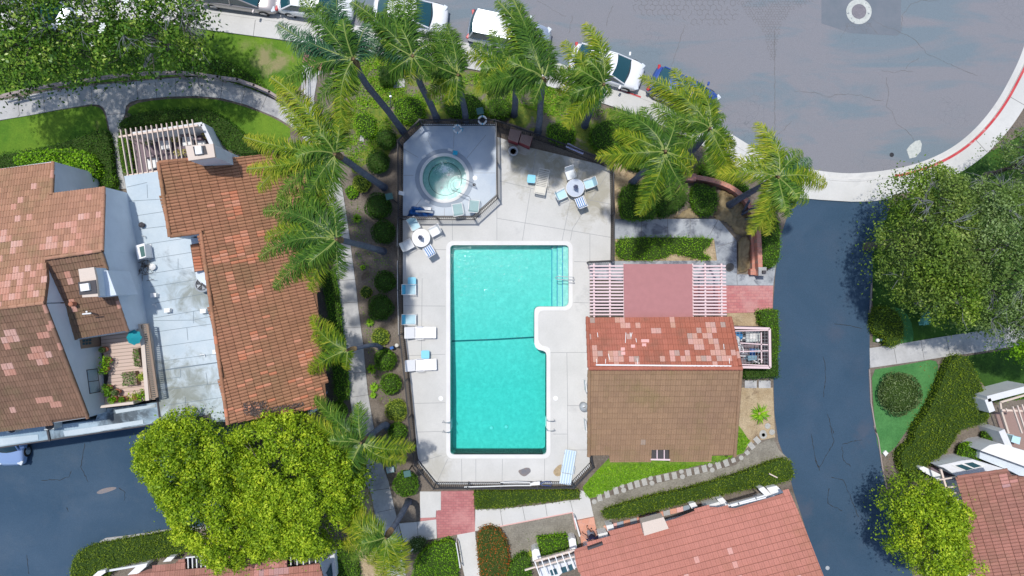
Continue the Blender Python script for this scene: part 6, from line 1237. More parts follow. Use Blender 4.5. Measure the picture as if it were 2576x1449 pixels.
for i, (x, y, mt, lab) in enumerate([(1245, 480, 'flower_yellow', 'yellow flower pot between the cushioned armchairs'), (1305, 790, 'flower_yellow', 'yellow flower pot left on the patio table'), (1470, 785, 'flower_yellow', 'yellow flower pot right on the patio table'), (1945, 390, 'flower_yellow', 'yellow flower pot at the angled patio wall'), (645, 545, 'leaf_gray', 'gray-green bushy pot plant by the patio bench')]):
    p = R2((x, y))[0]; c0 = W(*p, .9); t = thing('potted_plant', lab, 'potted plant', (c0.x, c0.y, .06), 0, 'potted plants on the pergola patio'); add('pot', MB().lathe((c0.x, c0.y, .06), [(.12, 0), (.17, .3), (.15, .3)], 14), 'mauve_wood', t)
    n2 = 90; d = rng.normal(0, 1, (n2, 3)); d /= np.linalg.norm(d, axis=1)[:, None]; P = d * .20 + np.array([c0.x, c0.y, .5]); V, F = leaves(P, .10, .5, .7, d)
    if mt.startswith('leaf'): mesh_np('foliage', V, F, rng.uniform(0, 1, n2), mt, t)
    else: mesh_np('foliage', V, F, rng.uniform(0, 1, n2), 'leaf_flower_yellow', t)
# ---------------- clubhouse
CH = thing('clubhouse', 'pool clubhouse with red and brown tile slopes beside the swimming pool', 'clubhouse', W(1670, 980))
roof(CH, [(1480, 924, 4.9), (1862, 922, 4.9), (1478, 797, 3.3)], [(1477, 798), (1837, 798), (1862, 921), (1482, 926)], [(1480, 925), (1862, 922)], 'tile_club_north', 'roof', .27, .335, rolls=2, pale=.02, amp=.02,
     special=[(1650, 815, .6, 0.36), (1600, 826, .5, 0.43), (1700, 812, .4, 0.22), (1780, 825, .5, 0.65), (1755, 850, .6, 0.58), (1795, 862, .3, 0.65), (1590, 848, .3, 0.58), (1560, 890, .25, 0.58), (1500, 895, .25, 0.65), (1545, 902, .4, 0.58), (1690, 893, .35, 0.50), (1720, 893, .35, 0.58), (1800, 895, .5, 0.65), (1770, 895, .35, 0.65), (1600, 905, .3, 0.58), (1565, 820, .45, 0.43), (1715, 906, .35, 0.43), (1480, 805, .3, 0.58), (1660, 905, .25, 0.65)], caps=[((1477, 798), (1482, 924)), ((1837, 798), (1862, 920)), ], label='red patched north slope of the clubhouse roof')
roof(CH, [(1482, 929, 4.88), (1864, 927, 4.88), (1482, 1146, 2.9)], [(1482, 928), (1864, 926), (1848, 1146), (1790, 1147), (1789, 1161.5), (1684, 1160), (1684, 1129), (1639, 1129), (1638, 1160), (1534, 1161.5), (1532, 1146), (1480, 1146)], [(1482, 929), (1864, 927)], 'tile_club_south', 'roof', .27, .335, rolls=2, pale=.002, amp=.02,
     caps=[((1482, 929), (1481, 1146)), ((1864, 929), (1848, 1146))], label='plain brown south slope of the clubhouse roof')
rc = MB(); 
for i in range(34):
    a = W(1480 + 386 * i / 34, 926.5, 4.98); b = W(1480 + 386 * (i + 1.08) / 34, 926.5, 4.98); rv = random.random() * .8; rc.tube([a, b], [.10, .125], 10, r=rv)
add('ridge_caps', rc, 'tile_club_north', CH, rnd=True)
fm_ = MB(); fm_.beam(W(1499, 918, 5.02), W(1840, 921, 5.02), .07, .03); add('ridge_flashing', fm_, 'white_paint', CH)
p0_, n_ = plane_of([(1480, 924, 4.9), (1862, 922, 4.9), (1478, 797, 3.3)])
for (x, y) in T(2, 2, (1400, 560), (1390, 600), (1283, 612), (1185, 640), (1188, 680)):
    q = onplane(x, y, p0_, n_); add('roof_patch', MB().obox(q + n_ * .06, (.22 if y > 868 else .42, .17, .03)), 'tile_pale', CH)
sv = MB(); 
for (a, b) in [((940, 480), (945, 525)), ((1215, 480), (1210, 580)), ((1255, 480), (1265, 525)), ((1275, 480), (1262, 525)), ((1310, 535), (1318, 575)), ((1045, 685), (1060, 745)), ((930, 735), (935, 780)), ((1020, 735), (1018, 780)), ((1322, 730), (1328, 785)), ((2158, 590), (2162, 640)), ((2212, 730), (2215, 780))]:
    A, B = (onplane(*p, p0_, n_) + n_ * .06 for p in T(2, 2, a, b)); sv.beam(A, B, .03, .01)
add('sealant_streaks', sv, 'white_paint', CH)
block(CH, [(1494, 806), (1826, 806), (1836, 1130), (1494, 1130)], 0.0, 2.85, 'white_stucco')
wall(CH, [(1494, 806, 3.2), (1494, 925, 4.7), (1494, 1130, 3.0)], 2.8, 'white_stucco'); wall(CH, [(1828, 806, 3.2), (1850, 925, 4.7), (1836, 1130, 3.0)], 2.8, 'white_stucco')
sk = block(CH, [(1639, 1129), (1684, 1129), (1684, 1158), (1639, 1158)], 2.60, 2.66, 'dark_trim', 'roof_window'); 
for x in (1653, 1671): sb_ = MB(); sb_.beam(W(x, 1130, 2.95), W(x, 1158, 2.95), .05, .06); add('bar', sb_, 'pergola_pink', sk)
sb_ = MB(); sb_.beam(W(1637, 1156, 2.97), W(1686, 1157, 2.97), .08, .10); add('sill', sb_, 'pergola_pink', sk)
for k, (x, y) in enumerate([(1479, 968), (1479, 1067)]): 
    a, b = (W(x, y - 9, 2.0), W(x - 1, y + 15, 2.0)); sg = tag(add('wall_sign', MB().obox(((a.x + b.x) / 2 - .12, (a.y + b.y) / 2, 1.9), (.05, .62, .9), .1), 'white_paint'), ['upper white notice board on the clubhouse wall facing the pool', 'lower white notice board on the clubhouse wall facing the pool'][k], 'sign')
pr = thing('pergola', 'pink slatted pergola with a solid red panel on the clubhouse front', 'pergola', W(1656, 735))
ptop = 3.0
add('solid_panel', MB().prism([P2(W(x, y, ptop + .06)) for x, y in [(1569, 664), (1741, 664), (1743, 808), (1571, 808)]], ptop, ptop + .06), 'panel_red', pr)
for i in range(17):
    y = 669 + i * 8.15
    if y > 798: break
    add('slat', MB().beam(W(1483, y, ptop), W(1569, y, ptop), .085, .10), 'pergola_pink', pr); add('slat', MB().beam(W(1742, y, ptop), W(1826 + (y - 669) * .02, y, ptop), .085, .10), 'pergola_pink', pr)
for x in (1494, 1534, 1570, 1742, 1774, 1815): add('beam', MB().beam(W(x, 663, ptop - .10), W(x + 1, 800, ptop - .10), .09, .18), 'pergola_pink', pr)
for x in (1494, 1815): add('post', MB().tube([W(x, 668, 2.7), Vector((*P2(W(x, 668, 2.7)), 0))], .07, 8), 'pergola_pink', pr)
# equipment yard
def R3(*p): return [(2190 * .83854 + x * .09262, 970 * .83854 + y * .09262) for x, y in p]
ey = thing('equipment_fence', 'weathered pink wooden screen fence around the pool pump yard', 'fence', W(1890, 875))
for a, b in zip(R3((80, 120), (1080, 145), (1095, 1205)), R3((1080, 145), (1095, 1205), (330, 1190))): add('board_panel', MB().beam(W(*a, 1.8), W(*b, 1.8), .09, 1.8), 'mauve_wood', ey); add('top_rail', MB().beam(W(*a, 1.86), W(*b, 1.86), .13, .06), 'pergola_pink', ey)
for a, b in (((75, 208), (1040, 190)), ((280, 535), (1030, 580)), ((130, 770), (1040, 745)), ((850, 250), (860, 1080)), ((175, 1110), (1040, 1150))): A, B = R3(a, b); add('rail', MB().beam(W(*A, 1.8), W(*B, 1.8), .06, .06), 'pergola_pink', ey)
wr = MB()
for i in range(11): A, B = R3((180 + i * 85, 210), (180 + i * 85, 1120)); wr.tube([W(*A, 1.75), W(*B, 1.75)], .007, 4, False)
for i in range(10): A, B = R3((100, 260 + i * 88), (1030, 262 + i * 88)); wr.tube([W(*A, 1.75), W(*B, 1.75)], .007, 4, False)
add('wire_mesh', wr, 'gray_metal', ey)
structure('yard_floor', MB().sheet(wp([(1838, 835), (1930, 838), (1928, 925), (1842, 928)]), .02), 'mauve_wood')
for k, (x, y) in enumerate([(165, 460), (195, 690)]):
    c0 = W(*R3((x, y))[0], 1.0); t = thing('filter_tank', ['upper white pool filter tank beside the clubhouse', 'lower white pool filter tank beside the clubhouse'][k], 'tank', (c0.x, c0.y, .02)); add('tank', MB().lathe((c0.x, c0.y, .02), [(.28, 0), (.32, .2), (.32, .75), (.22, .95), (.05, 1.0)], 24), 'white_plastic', t, smooth=True); add('valve', MB().lathe((c0.x, c0.y, 1.0), [(.05, 0), (.05, .08)], 10), 'black_plastic', t)
c0 = W(*R3((225, 340))[0], .8); tag(add('chemical_drum', MB().lathe((c0.x, c0.y, .02), [(.26, 0), (.28, .3), (.27, .8), (.2, .86)], 20), 'pipe_blue'), 'blue drum in the corner of the pool pump yard', 'drum')
q = R3((445, 230), (805, 225), (810, 490), (455, 500)); t = thing('pool_heater', 'large pale gray pool heater in the pump yard', 'heater', W(*q[0], 0)); block(t, q, .05, 1.0, 'ac_gray', 'housing', bevel=.03); block(t, R3((535, 285), (715, 280), (720, 430), (540, 435)), 1.0, 1.06, 'white_paint', 'top_panel', bevel=.01)
for a, b in (((480, 280), (530, 410)), ((720, 270), (760, 400))): block(t, R3(a, (b[0], a[1]), b, (a[0], b[1])), 1.0, 1.015, 'gray_metal', 'vent_grille')
q = R3((500, 900), (725, 895), (728, 990), (505, 995)); t = thing('pool_pump', 'blue-gray pool pump box at the bottom of the pump yard', 'pump', W(*q[0], 0)); block(t, q, .02, .7, 'pump_blue', 'housing', bevel=.04); add('motor', MB().tube([W(*R3((610, 680))[0], .5), W(*R3((610, 900))[0], .5)], .17, 14), 'tarp_blue', t)
add('strainer', MB().tube([W(*R3((700, 700))[0], .55), W(*R3((790, 780))[0], .55)], .12, 12), 'pump_blue', t)
pp = MB()
for pts in (((250, 560), (340, 640), (365, 740), (360, 820), (420, 825)), ((150, 870), (210, 860)), ((290, 830), (420, 825), (500, 830)), ((640, 1010), (800, 1090)), ((740, 1050), (790, 970), (880, 1000), (850, 1060)), ((300, 260), (310, 470)), ((240, 400), (420, 400)), ((250, 780), (245, 880), (420, 890))): pp.tube([W(*p, .75) for p in R3(*pts)], .04, 8)
tag(add('pipework', pp, 'white_plastic'), 'white plastic pipes running between the filter tanks and the pump', 'pipes')
# ---------------- bottom red roof house
HB = thing('townhouse', 'bottom townhouse with a broad pinkish red tile roof', 'house', W(1750, 1430))
hB = [(1444, 1382, 2.1), (1929, 1254, 2.1), (1700, 1520, 4.0)]
roof(HB, hB, [(1444, 1382), (1474, 1372), (1540, 1353), (1529, 1336), (1570, 1325), (1620, 1312), (1622, 1329), (1685, 1310), (1773, 1274), (1850, 1278), (1929, 1254), (1986, 1236), (2010, 1290), (2072, 1449), (2120, 1580), (1480, 1640), (1462, 1449), (1450, 1425)], [(1444, 1382), (1929, 1254)], 'tile_red', 'roof', .27, .36, rolls=2, amp=.02, pale=.008, special=[(2091 * 0 + 1752, 1407, .25, 1)], label='broad red tile slope')
block(HB, T(3, 2, (1370, 935), (1580, 880), (1630, 990), (1395, 1060)), 2.0, 2.75, 'cream', 'roof_hatch', 'four pale boards on the red roof')
block(HB, T(3, 2, (845, 1180), (990, 1130), (995, 1150), (850, 1200)), 2.0, 2.4, 'dark_trim', 'roof_light')
hidden_wall(HB, [(1470, 1470, 2.2), (1448, 1386, 1.9), (1529, 1348, 1.9), (1780, 1283, 1.9), (1925, 1260, 1.9)]); wall(HB, [(1925, 1275, 2.0), (1966, 1262, 2.0), (2046, 1460, 2.7)], 0, 'white_stucco')
PG = 'white block pillars along the red roof eave'
for lab, q, z1 in (('small white block pillar at the corner of the red roof near the steps', [(1030, 965), (1090, 952), (1102, 1000), (1042, 1015)], 0.9), ('large white block pillar beside the person', [(947, 1048), (1035, 1028), (1052, 1098), (965, 1115)], 0.9), ('white arched pillar right of the bright square hedge', [(662, 1100), (695, 1082), (730, 1090), (745, 1190), (680, 1205)], 0.9), ('white arched pillar left of the bright square hedge', [(306, 1205), (340, 1188), (375, 1192), (398, 1275), (320, 1305)], 0.9), ('white block pillar halfway along the red eave', [(1828, 755), (1882, 740), (1908, 775), (1855, 795)], 0.9), ('long white block pillar on the red eave near the olive hedge', [(2100, 708), (2150, 695), (2226, 770), (2160, 790)], 0.9), ('white parapet block left of the long eave pillar', [(1980, 775), (2115, 735), (2160, 790), (1995, 838)], 0.9)):
    low_box('pillar', 'pillar', lab, T(3, 2, *q), 0, z1, 'white_paint', PG)
low_box('pillar', 'pillar', 'white corner block of the red roof nearest the driveway', T(3, 3, (95, 600), (185, 580), (255, 640), (150, 672)), 0, 0.9, 'white_paint', PG); low_box('pillar', 'pillar', 'white slanting block between the eave and the driveway corner', T(3, 3, (15, 605), (60, 590), (150, 672), (90, 685)), 0, 1.0, 'white_paint', PG)
ew = thing('trellis', 'white open trellis frame over the narrow yard at the red roof', 'trellis', W(1880, 1260)); tm = MB()
for a, b in (((2225, 765), (2560, 672)), ((2300, 740), (2310, 760)), ((2470, 690), (2480, 712)), ((2505, 610), (2576, 680)), ((2235, 775), (2570, 690))): A, B = T(3, 2, a, b); tm.beam(W(*A, 2.6), W(*B, 2.6), .07, .1)
add('rails', tm, 'white_paint', ew)
tr_ = thing('pergola', 'white grid pergola over the patio window at the bottom of the picture', 'pergola', W(1410, 1430))
for a, b in (((330, 1310), (720, 1200)), ((345, 1370), (720, 1262)), ((240, 1395), (345, 1362))): A, B = T(3, 2, a, b); add('beam', MB().beam(W(*A, 2.55), W(*B, 2.55), .08, .1), 'pergola_cream', tr_)
for i in range(6): x = 335 + i * 65.5; A, B = T(3, 2, (x, 1310 - i * 18.5), (x + 60, 1475 - i * 18)); add('slat', MB().beam(W(*A, 2.62), W(*B, 2.62), .055, .08), 'white_paint', tr_)
pwn = thing('bay_window', 'glazed bay with blue-gray panes under the white grid pergola', 'window', W(1420, 1430)); block(pwn, T(3, 2, (380, 1380), (740, 1290), (755, 1360), (600, 1420), (540, 1475), (390, 1475)), 0, 1.7, 'white_stucco', 'wall')
for (x, y) in ((480, 1395), (585, 1370), (655, 1350)): block(pwn, T(3, 2, (x, y), (x + 62 - (x > 600) * 25, y - 18), (x + 80 - (x > 600) * 25, y + 35), (x + 18, y + 52)), 1.7, 1.73, 'pane', 'pane')
wall(pwn, [tuple(p) + (1.0,) for p in T(3, 2, (330, 1312), (700, 1212))], 0, 'cream', 'low_wall')
# ---------------- bottom-left house
HS = thing('townhouse', 'bottom left townhouse with pink-brown roof partly under the yellow-green trees', 'house', W(600, 1440))
roof(HS, [(370, 1417, 3.0), (671, 1397, 3.0), (500, 1600, 4.6)], [(330, 1449), (372, 1432), (440, 1420), (443, 1413), (465, 1405), (467, 1436), (520, 1432), (522, 1400), (671, 1392), (721, 1392), (722, 1428), (802, 1416), (812, 1449), (840, 1600), (290, 1640), (300, 1470)], [(370, 1425), (700, 1395)], 'tile_right', 'roof', .27, .36, rolls=2, amp=.02, special=[(660, 1432, .6, .5), (690, 1440, .5, .6), (715, 1432, .4, .7)], label='pink-brown tile slope')
hidden_wall(HS, [(380, 1440, 2.8), (470, 1412, 2.8), (530, 1405, 2.8), (800, 1398, 2.8), (806, 1470, 3.3)])
for k, (x0, y0, x1, y1) in enumerate(((467, 1404, 521, 1434), (723, 1398, 801, 1426))):
    wd_ = block(HS, [(x0, y0), (x1, y0 - 4), (x1, y1 - 6), (x0, y1)], 2.35, 2.4, 'dark_trim', 'roof_opening')
    for i in range(5): xx = x0 + (x1 - x0) * (i + .5) / 5; add('bar', MB().beam(W(xx, y0, 3.0), W(xx + 1, y1 - 4, 3.0), .05, .08), 'white_paint', wd_)
    add('rail', MB().beam(W(x0, y0 - 1, 3.02), W(x1, y0 - 6, 3.02), .06, .08), 'white_paint', wd_)
block(HS, T(3, 1, (690, 1310), (815, 1235), (830, 1460), (700, 1475)), 0, 1.2, 'white_stucco', 'bay'); block(HS, T(3, 1, (735, 1420), (785, 1320), (800, 1449), (760, 1470)), 1.2, 1.23, 'pane', 'pane')
for lab, q in (('white slanting block at the top of the bottom left roof', [(1580, 1310), (1620, 1270), (1682, 1265), (1650, 1305)]), ('long white slanting block left of the pink-brown roof', [(1240, 1435), (1335, 1345), (1420, 1330), (1410, 1360), (1330, 1425)]), ('lower white slanting block at the olive hedge', [(890, 1460), (950, 1405), (1015, 1395), (1020, 1415), (950, 1460)])): low_box('pillar', 'pillar', lab, T(3, 0, *q), 0, 1.0, 'white_paint')
low_box('garden_wall', 'wall', 'pale low garden wall behind the olive hedge corner', T(3, 0, (1015, 1395), (1410, 1330), (1415, 1345), (1020, 1412)), 0, .7, 'white_stucco')
# ---------------- right bottom house
HR = thing('townhouse', 'lower right townhouse with pinkish brown tile roof and white plaster gable', 'house', W(2500, 1340))
roof(HR, [(2408, 1199, 3.1), (2440, 1303, 3.1), (2560, 1190, 4.2)], [(2408, 1200), (2535, 1181), (2546, 1197), (2680, 1212), (2700, 1600), (2400, 1600), (2400, 1449), (2402, 1380), (2415, 1308), (2440, 1303)], [(2408, 1199), (2440, 1303)], 'tile_right', 'roof', .19, .40, pale=.004, amp=.04, caps=[((2408, 1200), (2533, 1182))], special=[(2535, 1210, .5, .4)], label='pinkish brown tile slope')
hidden_wall(HR, [(2402, 1440, 3.0), (2412, 1310, 3.0), (2436, 1300, 3.0), (2412, 1204, 3.0), (2533, 1186, 3.8), (2660, 1214, 4.4)])
block(HR, T(3, 3, (1742, 385), (1970, 335), (2080, 322), (2420, 425), (1935, 490), (1800, 402)), 0, 1.5, 'white_stucco', 'bay'); wq = block(HR, T(3, 3, (1880, 380), (2080, 345), (2200, 388), (2010, 435)), 1.5, 1.54, 'white_paint', 'window'); block(wq, T(3, 3, (1912, 383), (1975, 370), (2085, 412), (2020, 428)), 1.54, 1.56, 'pane', 'pane'); block(wq, T(3, 3, (2000, 362), (2078, 350), (2168, 388), (2095, 405)), 1.54, 1.56, 'pane', 'pane')
gw = thing('parapet_wall', 'big white diagonal parapet above the lower right roof', 'wall', W(2520, 1150)); P_ = [P2(W(x, y, 1.8)) for x, y in T(3, 3, (2150, 235), (2240, 180), (2330, 165), (2640, 255), (2640, 412), (2576, 388))]
add('wall', MB().prism(P_, 0, 1.8), 'white_stucco', gw); add('coping', MB().prism(P_, 1.8, 1.86), 'white_paint', gw); add('lower_wall', MB().prism([P2(W(x, y, 1.3)) for x, y in T(3, 3, (2150, 240), (2576, 390), (2640, 415), (2640, 520), (2576, 500), (2440, 432), (2145, 312))], 0, 1.3), 'stucco', gw)
low_box('pillar', 'pillar', 'white slanting block by the trellis of the lower right house', T(3, 3, (1568, 405), (1605, 393), (1775, 470), (1790, 500), (1740, 512), (1590, 432)), 0, 1.2, 'white_paint')
tl_ = thing('pergola', 'cream pergola between the yellow-green tree and the lower right roof', 'pergola', W(2385, 1260))
A, B = T(3, 3, (1775, 420), (1905, 860)); add('beam', MB().beam(W(*A, 2.6), W(*B, 2.6), .10, .14), 'pergola_cream', tl_)
for i, (a, b) in enumerate((((1735, 525), (1950, 490)), ((1760, 605), (1955, 580)), ((1860, 655), (1985, 640)), ((1860, 720), (1990, 705)), ((1870, 790), (2005, 775)), ((1880, 855), (2035, 845)))): A, B = T(3, 3, a, b); add('slat', MB().beam(W(*A, 2.7), W(*B, 2.7), .07, .1), 'pergola_cream', tl_)
structure('patio', MB().sheet(wp([(2340, 1175), (2420, 1190), (2440, 1330), (2380, 1330)]), .03), 'mauve_wood')
# right patio (upper)
structure('patio', MB().sheet(wp([(2500, 1040), (2660, 1000), (2660, 1180), (2540, 1150)]), .03), 'bench_wood')
rp = thing('patio_wall', 'pale angular patio wall beside the olive hedge at the right edge', 'wall', W(2510, 1080))
for a, b in zip(T(2, 3, (2640, 1010), (2225, 1118), (2360, 1420)) , T(2, 3, (2225, 1118), (2270, 1240), (2440, 1600))): add('wall', MB().beam(W(*a, 1.8), W(*b, 1.8), .35, 1.8), 'white_stucco', rp); 
for a, b in zip(T(2, 3, (2640, 1065), (2350, 1150), (2360, 1225)), T(2, 3, (2350, 1150), (2360, 1225), (2430, 1449))): add('cap', MB().beam(W(*a, 1.86), W(*b, 1.86), .10, .1), 'cream', rp)
rpg = thing('pergola', 'weathered cream pergola over the reddish patio at the right edge', 'pergola', W(2540, 1060)); A, B = T(2, 3, (2365, 1225), (2640, 1235)); add('beam', MB().beam(W(*A, 2.4), W(*B, 2.4), .1, .12), 'pergola_cream', rpg)
for k, (a, b) in enumerate((((2470, 1190), (2560, 1449)), ((2515, 1180), (2600, 1449)), ((2560, 1170), (2640, 1420)), ((2405, 1210), (2420, 1240)))): A, B = T(2, 3, a, b); add('slat', MB().beam(W(*A, 2.5), W(*B, 2.5), .06, .1), 'pergola_cream', rpg)
low_box('storage_box', 'box', 'pale blue-gray box on the reddish patio at the right edge', T(3, 3, (2470, 95), (2545, 110), (2530, 175), (2455, 150)), 0.03, .6, 'sling_pale')

# house bodies below the eaves
block(HB, [(1475, 1392), (1925, 1274), (2035, 1449), (2070, 1570), (1500, 1620), (1470, 1450)], 0, 1.9, 'white_stucco'); block(HB, [(1500, 1460), (2045, 1450), (2075, 1560), (1510, 1610)], 1.9, 2.8, 'white_stucco')
block(HS, [(400, 1450), (790, 1425), (815, 1590), (320, 1600)], 0, 2.6, 'white_stucco'); block(HR, [(2445, 1230), (2640, 1235), (2660, 1580), (2425, 1580), (2445, 1320)], 0, 2.8, 'white_stucco')
# ================================================================== FENCES
def fence(label, tops, h=1.5, cat='fence', name='metal_fence', dbl=True):
    P = [W(x, y, h) for x, y in tops]; th = thing(name, label, cat, (P[0].x, P[0].y, 0))
    for a, b in zip(P, P[1:]):
        L = (b - a).length; k = max(1, round(L / 2.3))
        for i in range(k):
            q0 = a.lerp(b, i / k); q1 = a.lerp(b, (i + 1) / k); pm = MB(); d = (q1 - q0); l = d.length; n_ = max(2, int(l / .115)); ang = math.atan2(d.y, d.x)
            pm.beam(q0, q1, .055, .04); pm.beam(q0 - Vector((0, 0, .16)), q1 - Vector((0, 0, .16)), .035, .035); pm.beam(q0 - Vector((0, 0, h - .14)), q1 - Vector((0, 0, h - .14)), .035, .035)
            for j in range(1, n_):
                p = q0.lerp(q1, j / n_); pm.obox((p.x, p.y, h / 2 + .03), (.024, .024, h - .02), ang)
            add('fence_panel', pm, 'black_metal', th)
        for i in range(k + (1 if b is P[-1] else 0)):
            p = a.lerp(b, i / k); pb = MB(); pb.obox((p.x, p.y, (h + .08) / 2), (.075, .075, h + .08), math.atan2((b - a).y, (b - a).x)); add('post', pb, 'black_metal', th)
    return th
fence('black metal picket fence along the left and bottom of the pool deck', [(1000, 357), (1001, 480), (1001, 620), (1002, 730), (1004, 843), (1018, 960), (1027, 1055), (1035, 1120), (1043, 1171), (1091, 1230), (1260, 1230), (1444, 1228), (1493, 1177), (1487, 1150)])
fence('black metal picket fence across the top and right of the pool deck', [(1057, 301), (1246, 301), (1424, 363), (1543, 413), (1546, 535), (1545, 655), (1484, 658)])
fence('short slanting black fence at the top left corner of the hot tub deck', [(1000, 353), (1054, 301)])
fence('black metal fence separating the hot tub deck from the pool deck', [(1248, 304), (1250, 400), (1251, 491), (1191, 546), (1003, 546)])
# hanging things on the fence
def ringbuoy(x, y, z, lab):
    c0 = W(x, y, z); pts = [(c0.x + .22 * math.cos(t * .449), c0.y + .22 * math.sin(t * .449), z + .0) for t in range(15)]; t = thing('life_ring', lab, 'life ring', c0, 0, 'white life rings on the fence')
    add('ring', MB().tube(pts, .055, 8), 'white_plastic', t, smooth=True)
    for k in range(4): a = k * math.pi / 2; add('band', MB().tube([(c0.x + .22 * math.cos(a - .12), c0.y + .22 * math.sin(a - .12), z), (c0.x + .22 * math.cos(a + .12), c0.y + .22 * math.sin(a + .12), z)], .06, 8), 'sling_blue', t)
ringbuoy(*T(0, 1, (2005, 1245))[0], 1.0, 'white life ring with a blue rope above the hot tub'); ringbuoy(*T(0, 1, (2245, 1160))[0], 1.3, 'white life ring near the dark square lamp')
tag(add('rope_coil', MB().tube([W(*p, .9) for p in T(0, 1, (2020, 1215), (2035, 1250), (2060, 1240), (2050, 1265), (2010, 1275))], .03, 6), 'sling_blue'), 'blue rope hanging beside the life ring above the hot tub', 'rope')
bn = T(1, 2, (655, 25), (815, 110), (800, 140), (636, 68)); b_ = [W(*p, z) for p, z in zip(bn, (1.40, 1.40, .98, .98))]
bt = thing('banner', 'pale lilac fabric banner printed with small unreadable text on the top fence', 'banner', (b_[0].x, b_[0].y, .98)); bmb = MB(); 
top = [b_[0].lerp(b_[1], i / 8) for i in range(9)]; bot = [b_[3].lerp(b_[2], i / 8) for i in range(9)]
bmb.v = [tuple(p) for p in top] + [tuple(p) for p in bot]; bmb.f = [(i, i + 9, i + 10, i + 1) for i in range(8)]; bmb.r = [.5] * 8
simple('banner_lilac', (0.50, 0.50, 0.72), 0.8); add('cloth', bmb, 'banner_lilac', bt)
tx = MB(); nrm = (top[8] - top[0]).cross(bot[0] - top[0]).normalized(); nrm = nrm if nrm.z > 0 else -nrm
for r_ in range(4):
    f0 = .05
    while f0 < .93:
        l = random.uniform(.02, .06); v0 = .15 + r_ * .2
        a = b_[0].lerp(b_[1], f0).lerp(b_[3].lerp(b_[2], f0), v0) + nrm * .008; b = b_[0].lerp(b_[1], f0 + l).lerp(b_[3].lerp(b_[2], f0 + l), v0) + nrm * .008; c = b_[0].lerp(b_[1], f0 + l).lerp(b_[3].lerp(b_[2], f0 + l), v0 + .09) + nrm * .008; d = b_[0].lerp(b_[1], f0).lerp(b_[3].lerp(b_[2], f0), v0 + .09) + nrm * .008
        tx.quad(a, d, c, b); f0 += l + random.uniform(.012, .03)
add('print', tx, 'car_blue', bt)
sg_ = T(1, 1, (1428, 505), (1490, 520)); tag(add('fence_sign', MB().beam(W(*sg_[0], 1.35), W(*sg_[1], 1.35), .22, .03), 'white_paint'), 'small white sign on the left fence beside the hot tub', 'sign')
for lab, pts, r_ in (('long white pole leaning along the upper left fence', T(1, 1, (1432, 590), (1424, 1035)), .03), ('second long white pole leaning on the left fence by the blue chairs', T(1, 1, (1426, 1165), (1427, 1449)) + T(2, 1, (1438, 500)), .03), ('white pool pole lying along the bottom fence', T(3, 1, (2070, 590), (2576, 575)) + T(3, 2, (300, 575)), .035), ('long aluminium pole on the bottom fence rail', T(3, 1, (2420, 545), (2576, 540)) + T(3, 2, (290, 545)), .03)):
    tag(add('pool_pole', MB().tube([W(*p, 1.15) for p in pts], r_, 6), 'white_paint'), lab, 'pole')
nt2 = thing('skimmer_net', 'white skimmer net head with a blue hose hooked on the bottom fence', 'net', W(*T(3, 2, (340, 560))[0], 1.0)); add('net_head', MB().prism([P2(W(x, y, 1.2)) for x, y in T(3, 2, (285, 560), (330, 540), (385, 535), (385, 570), (300, 575))], 1.17, 1.2), 'white_paint', nt2)
add('hose', MB().tube([W(*p, 1.15) for p in T(3, 2, (390, 560), (420, 540), (480, 540), (498, 555), (490, 580), (420, 575), (395, 565))], .02, 6), 'car_blue', nt2)
# ================================================================== POOL FURNITURE
def patio_chair(seat, stripes=False):
    """faces +x, origin under the seat centre"""
    t = thing('dining_chair', 'x', 'chair', (0, 0, 0)); f = MB()
    for s in (-1, 1):
        f.tube([(.30, s * .27, .0), (.27, s * .27, .62), (.05, s * .28, .64), (-.22, s * .27, .62), (-.36, s * .26, .95)], .016, 6); f.tube([(-.34, s * .27, 0), (-.24, s * .27, .62)], .016, 6); f.tube([(.27, s * .25, .42), (-.25, s * .25, .38), (-.40, s * .25, .98)], .015, 6)
    f.tube([(-.40, -.25, .98), (-.40, .25, .98)], .015, 6); f.tube([(.27, -.25, .42), (.27, .25, .42)], .015, 6)
    add('frame', f, 'white_plastic', t, local=True)
    def strap(x0, z0, x1, z1, y0, y1, m_): m_.quad((x0, y0, z0), (x1, y0, z1), (x1, y1, z1), (x0, y1, z0)); 
    s_ = MB(); b_ = MB(); strap(.27, .43, -.25, .39, -.24, .24, s_); strap(-.25, .39, -.40, .98, -.24, .24, b_); add('seat', s_, seat, t, local=True); add('backrest', b_, seat, t, local=True)
    if stripes:
        k = MB()
        for y in (-.18, -.06, .06, .18):
            k.quad((.272, y - .028, .434), (.272, y + .028, .434), (-.25, y + .028, .395), (-.25, y - .028, .395)); k.quad((-.243, y - .028, .395), (-.243, y + .028, .395), (-.393, y + .028, .985), (-.393, y - .028, .985))
        add('stripes', k, 'stripe_blue', t, local=True)
    return t
